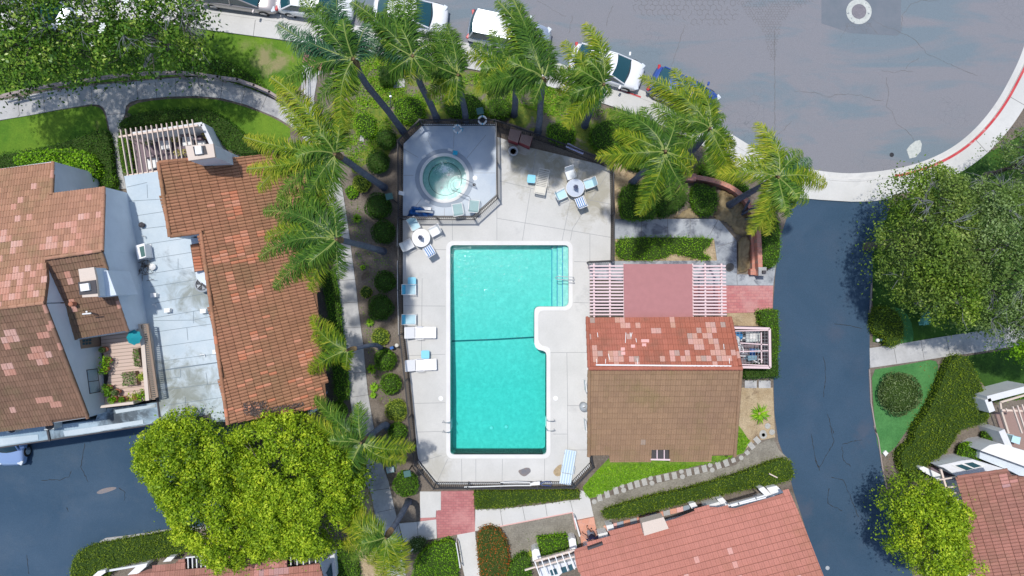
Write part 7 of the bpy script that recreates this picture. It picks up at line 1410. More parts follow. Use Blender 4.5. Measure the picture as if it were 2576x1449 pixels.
def dining_set(cx, cy, chairs, tname, lab, top):
    c0 = W(cx, cy, .72); t = thing('dining_table', lab, 'table', (c0.x, c0.y, .1), 0, 'round poolside tables'); add('tabletop', MB().lathe((c0.x, c0.y, .1), [(.0, .58), (.50, .58), (.52, .60), (.52, .62), (.50, .63)], 40), top, t)
    add('rim', MB().tube([(c0.x + .52 * math.cos(k * .1745), c0.y + .52 * math.sin(k * .1745), .72) for k in range(37)], .014, 6, False), 'white_plastic', t)
    for k in range(4): a = k * 1.571 + .6; add('leg', MB().tube([(c0.x + .38 * math.cos(a), c0.y + .38 * math.sin(a), .1), (c0.x + .30 * math.cos(a), c0.y + .30 * math.sin(a), .68)], .018, 6), 'white_plastic', t)
    for deg, seat, st, cl in chairs:
        ch_ = patio_chair(seat, st); ch_['label'] = cl; ch_['group'] = 'dining chairs around the poolside tables'; a = math.radians(deg); R_ = .86; ch_.location = (c0.x + R_ * math.cos(a), c0.y + R_ * math.sin(a), .1); ch_.rotation_euler = (0, 0, a + math.pi)
    # closed parasol in the middle of the table seen from above
    ut = thing('closed_parasol', 'folded parasol standing in the middle of the ' + tname, 'parasol', (c0.x, c0.y, .1)); add('pole', MB().tube([(c0.x, c0.y, .1), (c0.x, c0.y, 1.9)], .02, 8), 'gray_metal', ut)
    um_ = MB()
    for k in range(8): a = k * .785; um_.mesh([(c0.x, c0.y, 1.95), (c0.x + .10 * math.cos(a), c0.y + .10 * math.sin(a), 1.0), (c0.x + .17 * math.cos(a + .39), c0.y + .17 * math.sin(a + .39), .95), (c0.x + .10 * math.cos(a + .785), c0.y + .10 * math.sin(a + .785), 1.0)], [(0, 1, 2), (0, 2, 3)])
    add('canopy', um_, 'gray_parasol', ut)
simple('gray_parasol', (0.26, 0.25, 0.36), 0.8, grain=.3, gs=9)
p = T(1, 1, (1652, 945))[0]; dining_set(p[0], p[1], [(118, 'sling_pale', False, 'white chair at the upper left of the left poolside table'), (28, 'sling_white', False, 'white chair at the upper right of the left poolside table'), (208, 'sling_white', False, 'white chair at the lower left of the left poolside table'), (-58, 'sling_white', True, 'blue striped chair at the left poolside table')], 'left poolside table', 'white round table on the deck above the left lounge chairs', 'white_plastic')
p = T(1, 2, (727, 462))[0]; dining_set(p[0], p[1], [(108, 'sling_white', False, 'white chair above the right poolside table'), (18, 'sling_pale', False, 'pale blue chair right of the right poolside table'), (205, 'sling_pale', False, 'pale blue chair left of the right poolside table'), (-68, 'sling_white', True, 'blue striped chair below the right poolside table')], 'right poolside table', 'glass round table on the deck near the mulch corner', 'glass_top')
def side_table(x, y, rz, lab):
    c0 = W(x, y, .5); t = thing('side_table', lab, 'side table', (c0.x, c0.y, .1), rz, 'small blue side tables'); m_ = MB(); m_.prism([(.19 * sx + .05 * cx_, .19 * sy + .05 * cy_) for sx, sy, cx_, cy_ in [(1, 1, 1, 0), (1, 1, 0, 1), (-1, 1, 0, 1), (-1, 1, -1, 0), (-1, -1, -1, 0), (-1, -1, 0, -1), (1, -1, 0, -1), (1, -1, 1, 0)]], .36, .40); add('tabletop', m_, 'sky_plastic', t, local=True, bevel=.01)
    for sx in (-1, 1):
        for sy in (-1, 1): add('leg', MB().obox((sx * .16, sy * .16, .18), (.05, .05, .36)), 'sky_plastic', t, local=True)
side_table(*T(1, 2, (303, 375))[0], -.1, 'sky blue side table left of the slatted lounger'); side_table(*T(1, 1, (1563, 1365))[0], 0, 'sky blue side table above the upper blue lounge chair'); side_table(*T(2, 1, (1693, 688))[0], 0, 'sky blue side table between the two white loungers')
def arm_chair(q, lab, seat, seat2, grp, rot):
    """low strap chair: q centre in plan units, back towards -x before rotation"""
    c0 = W(*q, .35); t = thing('lounge_chair', lab, 'chair', (c0.x, c0.y, .1), rot, grp); f = MB()
    for s in (-1, 1): f.tube([(.36, s * .30, 0), (.34, s * .30, .50), (-.22, s * .30, .52), (-.42, s * .29, .78)], .018, 6); f.tube([(-.30, s * .30, 0), (-.24, s * .30, .5)], .018, 6)
    f.tube([(-.42, -.29, .78), (-.42, .29, .78)], .018, 6); f.tube([(.34, -.30, .36), (.34, .30, .36)], .018, 6); add('frame', f, 'white_plastic', t, local=True)
    s_ = MB()
    for k in range(9): x = .33 - k * .066; s_.quad((x, -.27, .36 - k * .004), (x - .058, -.27, .356 - k * .004), (x - .058, .27, .356 - k * .004), (x, .27, .36 - k * .004))
    add('seat', s_, seat2, t, local=True); b_ = MB()
    for k in range(6): x = -.26 - k * .028; z = .36 + k * .07; b_.quad((x, -.27, z), (x - .026, -.27, z + .065), (x - .026, .27, z + .065), (x, .27, z))
    add('backrest', b_, seat, t, local=True)
arm_chair(T(2, 1, (1548, 60))[0], 'blue strap chair at the left fence below the blue side table', 'sling_blue', 'sling_pale', 'blue strap chairs at the left fence', 0.0); arm_chair(T(2, 1, (1548, 347))[0], 'blue strap chair at the left fence above the white loungers', 'sling_blue', 'sling_pale', 'blue strap chairs at the left fence', 0.0)
arm_chair(T(1, 1, (2010, 672))[0], 'gray-green strap chair against the inner fence', 'sling_green', 'sling_green', 'gray-green strap chairs by the hot tub', math.radians(100)); arm_chair(T(1, 1, (2165, 640))[0], 'gray-green strap chair in the slanted fence corner', 'sling_green', 'sling_green', 'gray-green strap chairs by the hot tub', math.radians(85))
q = T(1, 1, (1982, 120))[0]; c0 = W(*q, .4); t = thing('pool_stool', 'bright blue plastic seat on the rim of the hot tub', 'stool', (c0.x, c0.y, .14)); add('seat', MB().prism([(c0.x - .14, c0.y - .12), (c0.x + .12, c0.y - .14), (c0.x + .15, c0.y + .10), (c0.x - .12, c0.y + .14)], .30, .36), 'tub_seat', t, bevel=.02); add('backrest', MB().prism([(c0.x - .14, c0.y - .13), (c0.x + .12, c0.y - .15), (c0.x + .12, c0.y - .11), (c0.x - .14, c0.y - .09)], .3, .6), 'tub_seat', t)
for sx in (-1, 1):
    for sy in (-1, 1): add('leg', MB().obox((c0.x + sx * .10, c0.y + sy * .09, .22), (.03, .03, .16)), 'tub_seat', t)
for k, q in enumerate([T(1, 1, (1680, 160))[0], T(1, 1, (1712, 595))[0], T(1, 1, (1935, 95))[0]]):
    tag(add('depth_plate', MB().obox((*P2(W(*q, .11)), .112), (.28, .14, .012), [.6, -.5, -.3][k]), 'white_paint'), ['white depth plate on the upper left rim of the hot tub', 'white depth plate on the lower left rim of the hot tub', 'white depth plate beside the blue hot tub seat'][k], 'plate')
def lounger(x, y, rz, lab, mat_, L=1.75, slats=False, folded=0.0, up=.35):
    c0 = W(x, y, .38); t = thing('sun_lounger', lab, 'sun lounger', (c0.x, c0.y, .1), rz, 'sun loungers on the pool deck'); f = MB(); h = .34; w_ = .31; xh = -L * .18
    for s in (-1, 1): f.beam((xh, s * w_, h), (L / 2, s * w_, h), .05, .06); f.beam((xh, s * w_, h), (-L / 2, s * w_, h + up), .05, .06)
    f.beam((L / 2, -w_, h), (L / 2, w_, h), .05, .06); f.beam((-L / 2, -w_, h + up), (-L / 2, w_, h + up), .05, .06); add('frame', f, mat_, t, local=True)
    for sx, s in ((L * .40, -1), (L * .40, 1), (-L * .30, -1), (-L * .30, 1)): add('leg', MB().beam((sx, s * w_, .0), (sx - .02, s * w_, h), .04, .04), mat_, t, local=True)
    s_ = MB(); b_ = MB()
    if slats:
        for k in range(9): xx = xh + .06 + k * (L / 2 - xh - .1) / 9; s_.beam((xx, -w_ + .02, h + .005), (xx, w_ - .02, h + .005), .055, .02)
        for k in range(7): fr_ = (k + .7) / 8; b_.beam((xh - fr_ * (L / 2 + xh), -w_ + .02, h + up * fr_ + .01), (xh - fr_ * (L / 2 + xh), w_ - .02, h + up * fr_ + .01), .055, .02)
    else:
        s_.quad((xh, -w_, h + .01), (L / 2, -w_, h + .01), (L / 2, w_, h + .01), (xh, w_, h + .01)); b_.quad((-L / 2, -w_, h + up + .01), (xh - .03, -w_, h + .02), (xh - .03, w_, h + .02), (-L / 2, w_, h + up + .01))
    add('seat', s_, mat_, t, local=True); add('backrest', b_, mat_, t, local=True)
    if mat_ == 'lounger_pale':
        sp_ = MB()
        for yy in (-.22, -.07, .08, .23): sp_.quad((xh, yy - .04, h + .016), (L / 2, yy - .04, h + .016), (L / 2, yy + .04, h + .016), (xh, yy + .04, h + .016)); sp_.quad((-L / 2, yy - .04, h + up + .018), (xh - .03, yy - .04, h + .028), (xh - .03, yy + .04, h + .028), (-L / 2, yy + .04, h + up + .018))
        add('stripes', sp_, 'pale_stripe', t, local=True)
    ar = MB()
    for s in (-1, 1): ar.tube([(xh + .02, s * (w_ + .04), h), (xh + .05, s * (w_ + .06), h + .2), (xh + .42, s * (w_ + .06), h + .2), (xh + .48, s * (w_ + .04), h)], .016, 6)
    add('armrests', ar, mat_, t, local=True)
lounger(*T(2, 1, (1650, 475))[0], 0, 'white lounger, the upper of the two on the left deck', 'white_plastic'); lounger(*T(2, 1, (1655, 787))[0], math.radians(2), 'white lounger, the lower of the two on the left deck', 'white_plastic')
lounger(*T(1, 2, (405, 405))[0], math.radians(78), 'beige slatted plastic lounger beside the sky blue side table', 'beige_plastic', 1.50, True, up=.2)
lounger(*T(3, 2, (655, 395))[0], math.radians(80), 'pale blue-white strap lounger leaning at the bottom right of the deck', 'lounger_pale', 1.95, up=.1)
# towel dispenser, benches, bins
for k, (q, z) in enumerate(((R_ := [(1480 * .83854 + x * .15628, 370 * .83854 + y * .15628) for x, y in [(270, 82), (450, 125), (395, 315), (235, 255)]], 1.0), ([(1480 * .83854 + x * .15628, 370 * .83854 + y * .15628) for x, y in [(452, 175), (635, 210), (585, 375), (415, 300)]], 1.0))):
    t = thing('wooden_bin', ['slatted wooden lidded bin by the top fence, left one', 'slatted wooden lidded bin by the top fence, right one'][k], 'storage bin', W(*q[0], 0), 0, 'pair of slatted red-brown bins'); P_ = [W(x, y, z) for x, y in q]
    add('body', MB().prism([P2(p) for p in P_], .08, z - .04), 'bench_red', t); lid = MB()
    for i in range(9):
        a = P_[0].lerp(P_[1], (i + .5) / 9); b = P_[3].lerp(P_[2], (i + .5) / 9); lid.beam(a, b, (P_[1] - P_[0]).length / 9 * .82, .03)
    add('lid', lid, 'bench_wood', t)
tr0 = W(*[(1480 * .83854 + 320 * .15628, 370 * .83854 + 435 * .15628)][0], .5); t = thing('round_planter', 'round gray open planter ring below the wooden bins', 'planter', (tr0.x, tr0.y, .1)); add('ring', MB().lathe((tr0.x, tr0.y, .1), [(.20, 0), (.28, .12), (.30, .28), (.24, .30), (.18, .22), (.16, .1)], 28), 'gray_metal', t, smooth=True); add('soil', MB().lathe((tr0.x, tr0.y, .12), [(.17, 0), (.17, .08)], 20), 'soil', t)
tb_ = thing('pool_lift_cover', 'crumpled blue tarpaulin covering the pool lift in the hot tub corner', 'tarpaulin', W(*T(1, 1, (1640, 700))[0], .1)); nx, ny = 34, 14; pl_ = T(1, 1, (1500, 735), (1550, 630), (1640, 635), (1665, 650), (1752, 655), (1740, 690), (1775, 700), (1760, 738), (1640, 745))
pw_ = [P2(W(x, y, .5)) for x, y in pl_]; ar_ = np.array(pw_); lo, hi = ar_.min(0), ar_.max(0); V = []; F = []; idm = {}
for i in range(nx + 1):
    for j in range(ny + 1):
        x = lo[0] + (hi[0] - lo[0]) * i / nx; y = lo[1] + (hi[1] - lo[1]) * j / ny
        if inpoly(np.array([[x, y]]), pw_)[0]:
            e = edgedist(np.array([[x, y]]), pw_)[0]; idm[(i, j)] = len(V); V.append((x, y, .12 + min(e * 3.2, .55) + .10 * math.sin(x * 17 + y * 9) + .07 * math.sin(y * 23 - x * 6)))
for i in range(nx):
    for j in range(ny):
        k4 = [(i, j), (i + 1, j), (i + 1, j + 1), (i, j + 1)]
        if all(k in idm for k in k4): F.append(tuple(idm[k] for k in k4))
mb = MB(); mb.v = V; mb.f = F; mb.r = [.5] * len(F); add('cover', mb, 'tarp_blue', tb_, smooth=True); add('white_head', MB().prism([P2(W(x, y, .85)) for x, y in T(1, 1, (1668, 640), (1750, 650), (1745, 675), (1690, 670))], .6, .85), 'white_paint', tb_, bevel=.02); add('arm', MB().tube([W(*p, .8) for p in T(1, 1, (1600, 690), (1690, 690), (1770, 700))], .06, 8), 'gray_metal', tb_)
# rails
def rail(pts_w, r_=.02): return MB().tube(pts_w, r_, 7)
for k, (a, b) in enumerate((((2005, 348), (2170, 425)), ((1950, 480), (2120, 550)))):
    A, B = T(1, 1, a, b); lowA = W(*A, .0); A_ = W(*A, .75); B_ = W(*B, .9); tag(add('handrail', MB().tube([Vector((A_.x, A_.y, -.3)), A_, B_, Vector((*P2(W(*B, .9)), .1))], .021, 8), 'steel'), ['upper steel handrail of the hot tub steps', 'lower steel handrail of the hot tub steps'][k], 'handrail', 'steel handrails of the hot tub')
cl = W(*T(1, 1, (2165, 430))[0], .2); tag(add('rail_anchor', MB().lathe((cl.x, cl.y, .1), [(.10, 0), (.09, .05), (.04, .07)], 16), 'dark_trim'), 'dark round anchor plate at the hot tub handrail', 'anchor')
hr = thing('handrail', 'looped steel grab rail at the shallow pool steps', 'handrail', W(*T(1, 2, (720, 1335))[0], .1)); pts = T(1, 2, (715, 1325), (545, 1318), (532, 1332), (550, 1345), (715, 1357)); add('rail', MB().tube([Vector((*P2(W(*pts[0], .8)), .1)), W(*pts[0], .8), W(*pts[1], .75), W(*pts[2], .6), W(*pts[3], .75), W(*pts[4], .8), Vector((*P2(W(*pts[4], .8)), .1))], .022, 8), 'gray_metal', hr)
for lab, xx, ys, s in (('steel ladder rails at the left side of the deep end', 1125, (1057, 1081), 1), ('steel ladder rails at the right side of the deep end', 1384, (1053, 1077), -1)):
    t = thing('pool_ladder', lab, 'ladder', W(xx, ys[0], .1))
    for y in ys: a = W(xx - 9 * s, y, 0); b = W(xx + 9 * s, y, 0); add('rail', MB().tube([(a.x, a.y, .1), (a.x, a.y, .70), ((a.x + b.x) / 2, a.y, .82), (b.x, b.y, .68), (b.x, b.y, -.8)], .022, 8), 'steel', t)
    c = W(xx + 9 * s, ys[0], 0); d = W(xx + 9 * s, ys[1], 0)
    for z in (-.25, -.55, -.8): add('rung', MB().beam((c.x, c.y, z), (d.x, d.y, z), .08, .03), 'white_plastic', t)
fl_ = MB()
for a, b in zip(((1133, 858), (1240, 854)), ((1240, 854), (1344, 848))): A, B = W(*a, -1.2), W(*b, -1.2); A.z = depth_at(A.y) + .03; B.z = depth_at(B.y) + .03; fl_.beam(A, B, .09, .03)
add('depth_line', fl_, 'rope_teal', pool)
# ================================================================== LAMPS, SIGNS, SMALL THINGS
def post_lamp(base, head, lab, h=2.6, s=.2):
    B = W(*base, 0); Hd = W(*head, h); t = thing('garden_lamp', lab, 'lamp', B, 0, 'square-headed dark garden lamps'); add('post', MB().tube([B, Vector((B.x, B.y, h)), Vector(Hd)], .035, 8), 'black_metal', t); add('lamp_head', MB().obox((Hd.x, Hd.y, h), (s * 1.9, s * 1.7, .14), .2), 'dark_green_metal', t, bevel=.01); add('lens', MB().obox((Hd.x, Hd.y, h - .075), (s * 1.5, s * 1.3, .02), .2), 'lamp_clear', t)
post_lamp(T(1, 1, (1425, 610))[0], T(1, 1, (1345, 545))[0], 'dark square lamp on a post left of the hot tub fence'); post_lamp(T(0, 1, (2245, 1165))[0], T(0, 1, (2222, 1072))[0], 'dark square lamp above the hot tub fence between two shrubs'); post_lamp(T(3, 1, (1565, 380))[0], T(3, 1, (1520, 460))[0], 'dark square lamp over the ball shrub at the lower fence bend')
tag(add('wall_lamp', MB().obox((*P2(W(2283 * 1.0 - 0, 1247)), 0), (.01, .01, .01)), 'dark_trim'), 'x', 'x'); bpy.data.objects.remove(bpy.data.objects['wall_lamp'])
q = T(3, 1, (1318, 405), (1385, 398), (1392, 445), (1325, 455)); ub = thing('utility_box', 'blue-gray utility box on the soil beside the lower walk', 'box', W(*q[0], 0)); block(ub, q, 0, .35, 'sling_green', 'housing', bevel=.02); block(ub, T(3, 1, (1326, 410), (1378, 404), (1383, 436), (1332, 443)), .35, .365, 'gray_metal', 'lid')
for lab, q in (('white concrete valve lid in the soil near the first ball shrub', T(0, 1, (1070, 1308), (1105, 1312), (1095, 1365), (1062, 1358))), ('concrete utility lid beside the small box hedge', T(0, 1, (1400, 745), (1500, 760), (1490, 840), (1390, 845)))): low_box('utility_lid', 'lid', lab, q, 0, .08, 'path_concrete')  # flat concrete lids lying in the soil, no vault modelled
v = MB(); a, b = T(0, 1, (1355, 890), (1355, 1060)); v.tube([W(*a, .9), Vector((*P2(W(*b, .0)), 0))], .03, 6); v.lathe((*P2(W(*T(0, 1, (1357, 930))[0], .8)), .75), [(.02, 0), (.08, .03), (.02, .08)], 10); tag(add('standpipe', v, 'steel'), 'thin steel standpipe between the two left palm trunks', 'pipe')
hd = T(0, 1, (508, 700), (500, 940), (528, 945), (518, 700)); t = thing('handrail', 'white double handrail on the entry path near the top brick landing', 'handrail', W(*hd[0], 0))
for a, b in ((hd[0], hd[1]), (hd[3], hd[2])): A, B = W(*a, .9), W(*b, .9); add('rail', MB().tube([Vector((A.x, A.y, .05)), A, B, Vector((B.x, B.y, .05))], .022, 7), 'white_paint', t)
hh = T(3, 1, (1990, 1130), (2010, 1240), (2030, 1370)); t = thing('handrail', 'white handrail along the left of the stone steps', 'handrail', W(*hh[0], 0)); add('rail', MB().tube([Vector((*P2(W(*hh[0], .9)), 0))] + [W(*p, .9) for p in hh] + [Vector((*P2(W(*hh[2], .9)), 0))], .03, 7), 'white_paint', t)
hh = T(3, 2, (722, 890), (770, 1062)); t = thing('handrail', 'white handrail beside the salmon tiled steps', 'handrail', W(*hh[0], 0)); add('rail', MB().tube([Vector((*P2(W(*hh[0], .9)), 0)), W(*hh[0], .9), W(*hh[1], .9), Vector((*P2(W(*hh[1], .9)), 0))], .05, 7), 'white_paint', t)
bw = W(*T(2, 1, (1365, 625))[0], .6); t = thing('spotlight', 'small blue and black spotlight with pale lens at the left fence', 'spotlight', (bw.x, bw.y, 0)); add('body', MB().obox((bw.x, bw.y, .4), (.22, .16, .2), .3), 'tarp_blue', t, bevel=.02); A, B = T(2, 1, (1385, 610), (1415, 600)); add('bracket', MB().tube([W(*A, .5), W(*B, .6)], .035, 6), 'black_metal', t); add('lens', MB().lathe((*P2(W(*B, .7)), .6), [(.08, 0), (.11, .06), (.03, .09)], 14), 'beige_plastic', t)
gb = W(*T(2, 2, (812, 1195))[0], .7); t = thing('gray_bin', 'round gray domed bin against the clubhouse wall', 'bin', (gb.x, gb.y, .1)); add('body', MB().lathe((gb.x, gb.y, .1), [(.22, 0), (.25, .5), (.25, .62)], 24), 'gray_metal', t, smooth=True); add('lid', MB().lathe((gb.x, gb.y, .72), [(.27, 0), (.25, .06), (.15, .14), (.03, .17)], 24), 'gray_metal', t, smooth=True); add('handle', MB().tube([(gb.x - .08, gb.y, .88), (gb.x, gb.y, .92), (gb.x + .06, gb.y + .06, .88)], .015, 6), 'black_plastic', t)
gp = T(2, 3, (1600, 375), (1655, 280), (1690, 280), (1665, 395), (1610, 400)); t = thing('leaf_blower_box', 'pale green boat-shaped plastic slide under the right tree', 'plastic slide', W(*gp[0], 0)); t.name = 'plastic_slide'; block(t, gp, .02, .45, 'green_plastic', 'body', bevel=.05); block(t, T(2, 3, (1660, 215), (1740, 220), (1745, 262), (1665, 262)), .02, .5, 'gray_metal', 'top_box', bevel=.02)
for lab, c_, m_ in (('small white round cap in the soil at the end of the garden walk', (1167, 551), 'white_paint'), ('small gray-green round cap beside the white one', (1203, 547), 'dark_green_metal')):
    c0 = W(*T(2, 3, c_)[0], .2); tag(add('valve_cap', MB().lathe((c0.x, c0.y, 0), [(.09, 0), (.11, .18), (.08, .24), (.03, .25)], 16), m_, smooth=True), lab, 'cap')  # round valve caps standing in the soil, not markers
low_box('ground_marker', 'marker', 'small white block on the tip of the clover patch', T(3, 3, (1218, 262), (1240, 238), (1265, 262), (1240, 290)), 0, .15, 'white_paint')
mh = W(*T(0, 3, (980, 112))[0]); t = thing('manhole', 'round manhole with a cracked pale concrete collar in the street', 'manhole', mh); add('collar', MB().prism(circ(mh, .75, 40), 0, .020, [circ(mh, .44, 40)]), 'chip_white', t); mc = MB(); mc.prism(circ(mh, .44, 40), 0, .018)
add('cover', mc, 'cover_iron', t); rg = MB()
for r_ in (.16, .26, .40): rg.tube([(mh.x + r_ * math.cos(k * .2094), mh.y + r_ * math.sin(k * .2094), .022) for k in range(31)], .008, 4, False)
add('relief', rg, 'street_asphalt', t)
md = W(*T(1, 3, (1297, 143))[0]); tag(add('valve_cover', MB().lathe((md.x, md.y, 0), [(.13, 0), (.13, .02), (.04, .022)], 20), 'black_metal'), 'small dark round valve cover near the pale street patch', 'cover')
ml = W(*T(3, 3, (676, 1370))[0]); tag(add('valve_cover', MB().lathe((ml.x, ml.y, 0), [(.12, 0), (.12, .03), (.05, .035)], 20), 'gray_metal'), 'pale round cover at the bottom of the driveway', 'cover')
dm = [P2(W(*p, .1)) for p in smoothpoly(T(1, 2, (2195, 1195), (2240, 1185), (2265, 1210), (2260, 1250), (2220, 1275), (2190, 1265), (2175, 1230)), 1)]; structure('wet_stain', MB().sheet(dm, .0745), 'stain_dark')
# stepping stones
ORD = 'first second third fourth fifth sixth seventh eighth ninth tenth eleventh twelfth thirteenth fourteenth fifteenth sixteenth seventeenth eighteenth'.split(); oi = [0, 0]
SG = 'stepping stones curving from the pool corner to the driveway'
for (x, y, a) in [(962, 692, 12), (1035, 660, 14), (1120, 625, 14), (1258, 580, 15), (1325, 560, 15), (1395, 541, 15), (1535, 510, 10), (1610, 492, 12), (1685, 478, 12), (1825, 447, 11), (1900, 432, 12), (1975, 412, 14), (2110, 380, 18), (2185, 357, 20), (2255, 332, 22), (2388, 258, 38), (2430, 192, 40), (2485, 138, 42)]:
    c0 = W(*T(3, 2, (x, y))[0], .04); s_ = (.30, .42) if x not in (2255, 2388) else (.26, .26); tag(add('stepping_stone', MB().obox((c0.x, c0.y, .02), (s_[0], s_[1], .06), math.radians(a)), 'stone', bevel=.012), ORD[oi[0]] + ' square stepping stone from the pool corner towards the driveway', 'stepping stone', SG); oi[0] += 1
for (r, c, x, y, s_) in [(3, 2, 910, 732, .15), (3, 2, 1195, 620, .155), (3, 2, 1180, 578, .13), (3, 2, 1468, 552, .15), (3, 2, 1455, 504, .14), (3, 2, 1763, 490, .15), (3, 2, 1752, 440, .14), (3, 2, 2050, 425, .15), (3, 2, 2030, 378, .14), (3, 2, 2330, 307, .14), (3, 2, 2545, 86, .21), (3, 3, 57, 88, .23), (3, 3, 142, 60, .17), (2, 3, 100, 1378, .17), (2, 3, 55, 1449, .2)]:
    c0 = W(*T(r, c, (x, y))[0], .04); tag(add('stepping_stone', MB().lathe((c0.x, c0.y, -.01), [(s_, 0), (s_, .05), (s_ * .9, .06), (s_ * .5, .062)], 20), 'stone'), ORD[oi[1]] + ' round stepping stone from the pool corner towards the driveway', 'stepping stone', SG); oi[1] += 1
# brick wall, burlap
bwl = thing('brick_wall', 'curved brick garden wall with brick coping around the burlap bed', 'wall', W(1850, 480)); cv = smoothline([(1728, 441), (1755, 446), (1790, 452), (1830, 465), (1860, 484), (1882, 508), (1897, 538), (1903, 570)], 1)
def wallline(pts, z, wd_, mat_, name, par):
    m_ = MB()
    for a, b in zip(pts, pts[1:]): m_.beam(W(*a, z), W(*b, z), wd_, z)
    return add(name, m_, mat_, par)
wallline(cv, .75, .26, 'brick', 'wall', bwl); wallline(cv, .79, .32, 'brick', 'coping', bwl) if False else None
bw2 = thing('brick_wall', 'straight double brick wall along the burlap bed near the driveway', 'wall', W(1905, 630)); wallline([(1907, 560), (1911, 620), (1913, 680)], .85, .26, 'brick', 'wall', bw2); wallline([(1893, 590), (1896, 680)], .35, .16, 'brick', 'lower_course', bw2); wallline([(1888, 684), (1912, 684)], .45, .35, 'brick', 'return', bw2)
pc = W(1918, 683, .9); t = thing('brick_pillar', 'pale capped pillar with a dark lamp at the end of the brick wall', 'pillar', (pc.x, pc.y, 0)); add('shaft', MB().obox((pc.x, pc.y, .44), (.42, .46, .88)), 'salmon_tile', t); add('cap', MB().obox((pc.x, pc.y, .90), (.46, .50, .05)), 'path_concrete', t); add('lamp', MB().obox((pc.x + .05, pc.y - .03, 1.0), (.2, .18, .2)), 'dark_trim', t)
p4 = W(1738, 445, .8); tag(add('brick_pillar', MB().obox((p4.x, p4.y, .42), (.6, .42, .84), -.1), 'brick'), 'brick end pier where the curved wall meets the palms', 'pillar')
def cloth(name, lab, outline, z, mat_, amp=.07):
    pw2 = [P2(W(x, y, z)) for x, y in smoothpoly(outline, 1)]; ar2 = np.array(pw2); lo, hi = ar2.min(0), ar2.max(0); st = .07; nx = int((hi[0] - lo[0]) / st); ny = int((hi[1] - lo[1]) / st); X, Y = np.meshgrid(np.linspace(lo[0], hi[0], nx), np.linspace(lo[1], hi[1], ny), indexing='ij'); P = np.column_stack([X.ravel(), Y.ravel()]); ins = inpoly(P, pw2); rg_ = vnoise(P, 6, 3); r2 = vnoise(P, 13, 8); zz = z + amp * (1 - np.abs(rg_) * 3.2) + amp * .6 * (1 - np.abs(r2) * 3); e = edgedist(P, pw2); zz = np.clip(zz * np.clip(e / .15, .1, 1), .02, None)
    idx = -np.ones(len(P), int); idx[ins] = np.arange(ins.sum()); F = []
    for i in range(nx - 1):
        for j in range(ny - 1):
            q4 = [idx[i * ny + j], idx[(i + 1) * ny + j], idx[(i + 1) * ny + j + 1], idx[i * ny + j + 1]]
            if min(q4) >= 0: F.append(q4)
    o = mesh_np(name, np.column_stack([P[ins], zz[ins]]), F, np.full(len(F), .5), mat_, smooth=True); return tag(o, lab, 'burlap cloth')
cloth('burlap_sheet', 'wrinkled tan burlap between the curved brick wall and the walk', [(1810, 470), (1850, 486), (1880, 520), (1895, 560), (1893, 590), (1858, 598), (1830, 560), (1790, 551), (1806, 520)], .16, 'burlap', .12); cloth('burlap_sheet', 'wrinkled tan burlap strip along the straight brick wall', [(1856, 597), (1892, 590), (1889, 640), (1888, 684), (1855, 690), (1854, 640)], .16, 'burlap', .12); cloth('burlap_sheet', 'small heap of tan burlap between the boxy hedges above the walk', [(1660, 551), (1700, 545), (1730, 520), (1750, 520), (1752, 540), (1778, 552)], .14, 'burlap', .10)
prp = MB(); 
for a, b in (((1868, 535), (1885, 505)), ((1872, 552), (1905, 545)), ((1865, 540), (1900, 520))): prp.tube([W(*a, .1), W(*b, 1.6)], .07, 8)
tag(add('tree_prop', prp, 'palm_trunk'), 'dark wooden props under the leaning palm beside the curved brick wall', 'tree prop')
# wooden handrail fence by the curved path
rf = thing('guard_rail', 'weathered gray wooden guard rail along the curved path under the magnolias', 'railing', W(200, 215)); rl = T(0, 0, (0, 925), (100, 900), (470, 820), (800, 770), (1160, 720), (1450, 700), (1700, 695), (1880, 705), (2100, 740), (2290, 765), (2450, 820), (2600, 885), (2780, 1000)); 
for a, b in zip(rl, rl[1:]): add('rail', MB().beam(W(*a, 1.0), W(*b, 1.0), .14, .05).beam(W(a[0] - 1, a[1] + 5, .6), W(b[0] - 1, b[1] + 5, .6), .10, .04), 'gray_wood', rf)
for p in rl[1:]: a = W(*p, 1.0); add('post', MB().obox((a.x, a.y, .5), (.12, .12, 1.0)), 'gray_wood', rf); b = W(p[0] + 12, p[1] + 10, .4); add('brace', MB().beam(a, Vector((a.x + .22, a.y - .16, .3)), .1, .05), 'gray_wood', rf)
edg = MB(); er = T(3, 3, (1130, 0), (1170, 120), (1210, 400), (1275, 720)); 
for a, b in zip(er, er[1:]): edg.beam(W(*a, .1), W(*b, .1), .06, .1)
ea = T(2, 3, (1108, 0), (1085, 420)); edg.beam(W(*ea[0], .1), W(*ea[1], .1), .06, .1); ea = T(2, 3, (1085, 830), (1100, 1150), (1150, 1449))
for a, b in zip(ea, ea[1:]): edg.beam(W(*a, .1), W(*b, .1), .06, .1)
structure('driveway_edging', edg, 'gray_wood')
st2 = MB(); A, B = T(3, 2, (0, 970), (700, 835)); st2.beam(W(*A, .10), W(*B, .10), .05, .1); A, B = T(3, 2, (700, 835), (735, 1000)); st2.beam(W(*A, .1), W(*B, .1), .05, .1); structure('bed_edging', st2, 'tile_pale')
gs = MB(); A, B = T(3, 3, (115, 460), (195, 500)); tag(add('broken_stake', gs.beam(W(*A, .75), W(*B, .75), .06, .04), 'pergola_cream'), 'pale stake lying on the end of the long curved hedge', 'stake')
sk_ = MB(); A, B = T(3, 1, (1520, 1235), (1575, 1190)); tag(add('garden_stake', sk_.beam(W(*A, .7), W(*B, .7), .05, .04), 'white_paint'), 'white stake in the dark low shrub left of the stone steps', 'stake')
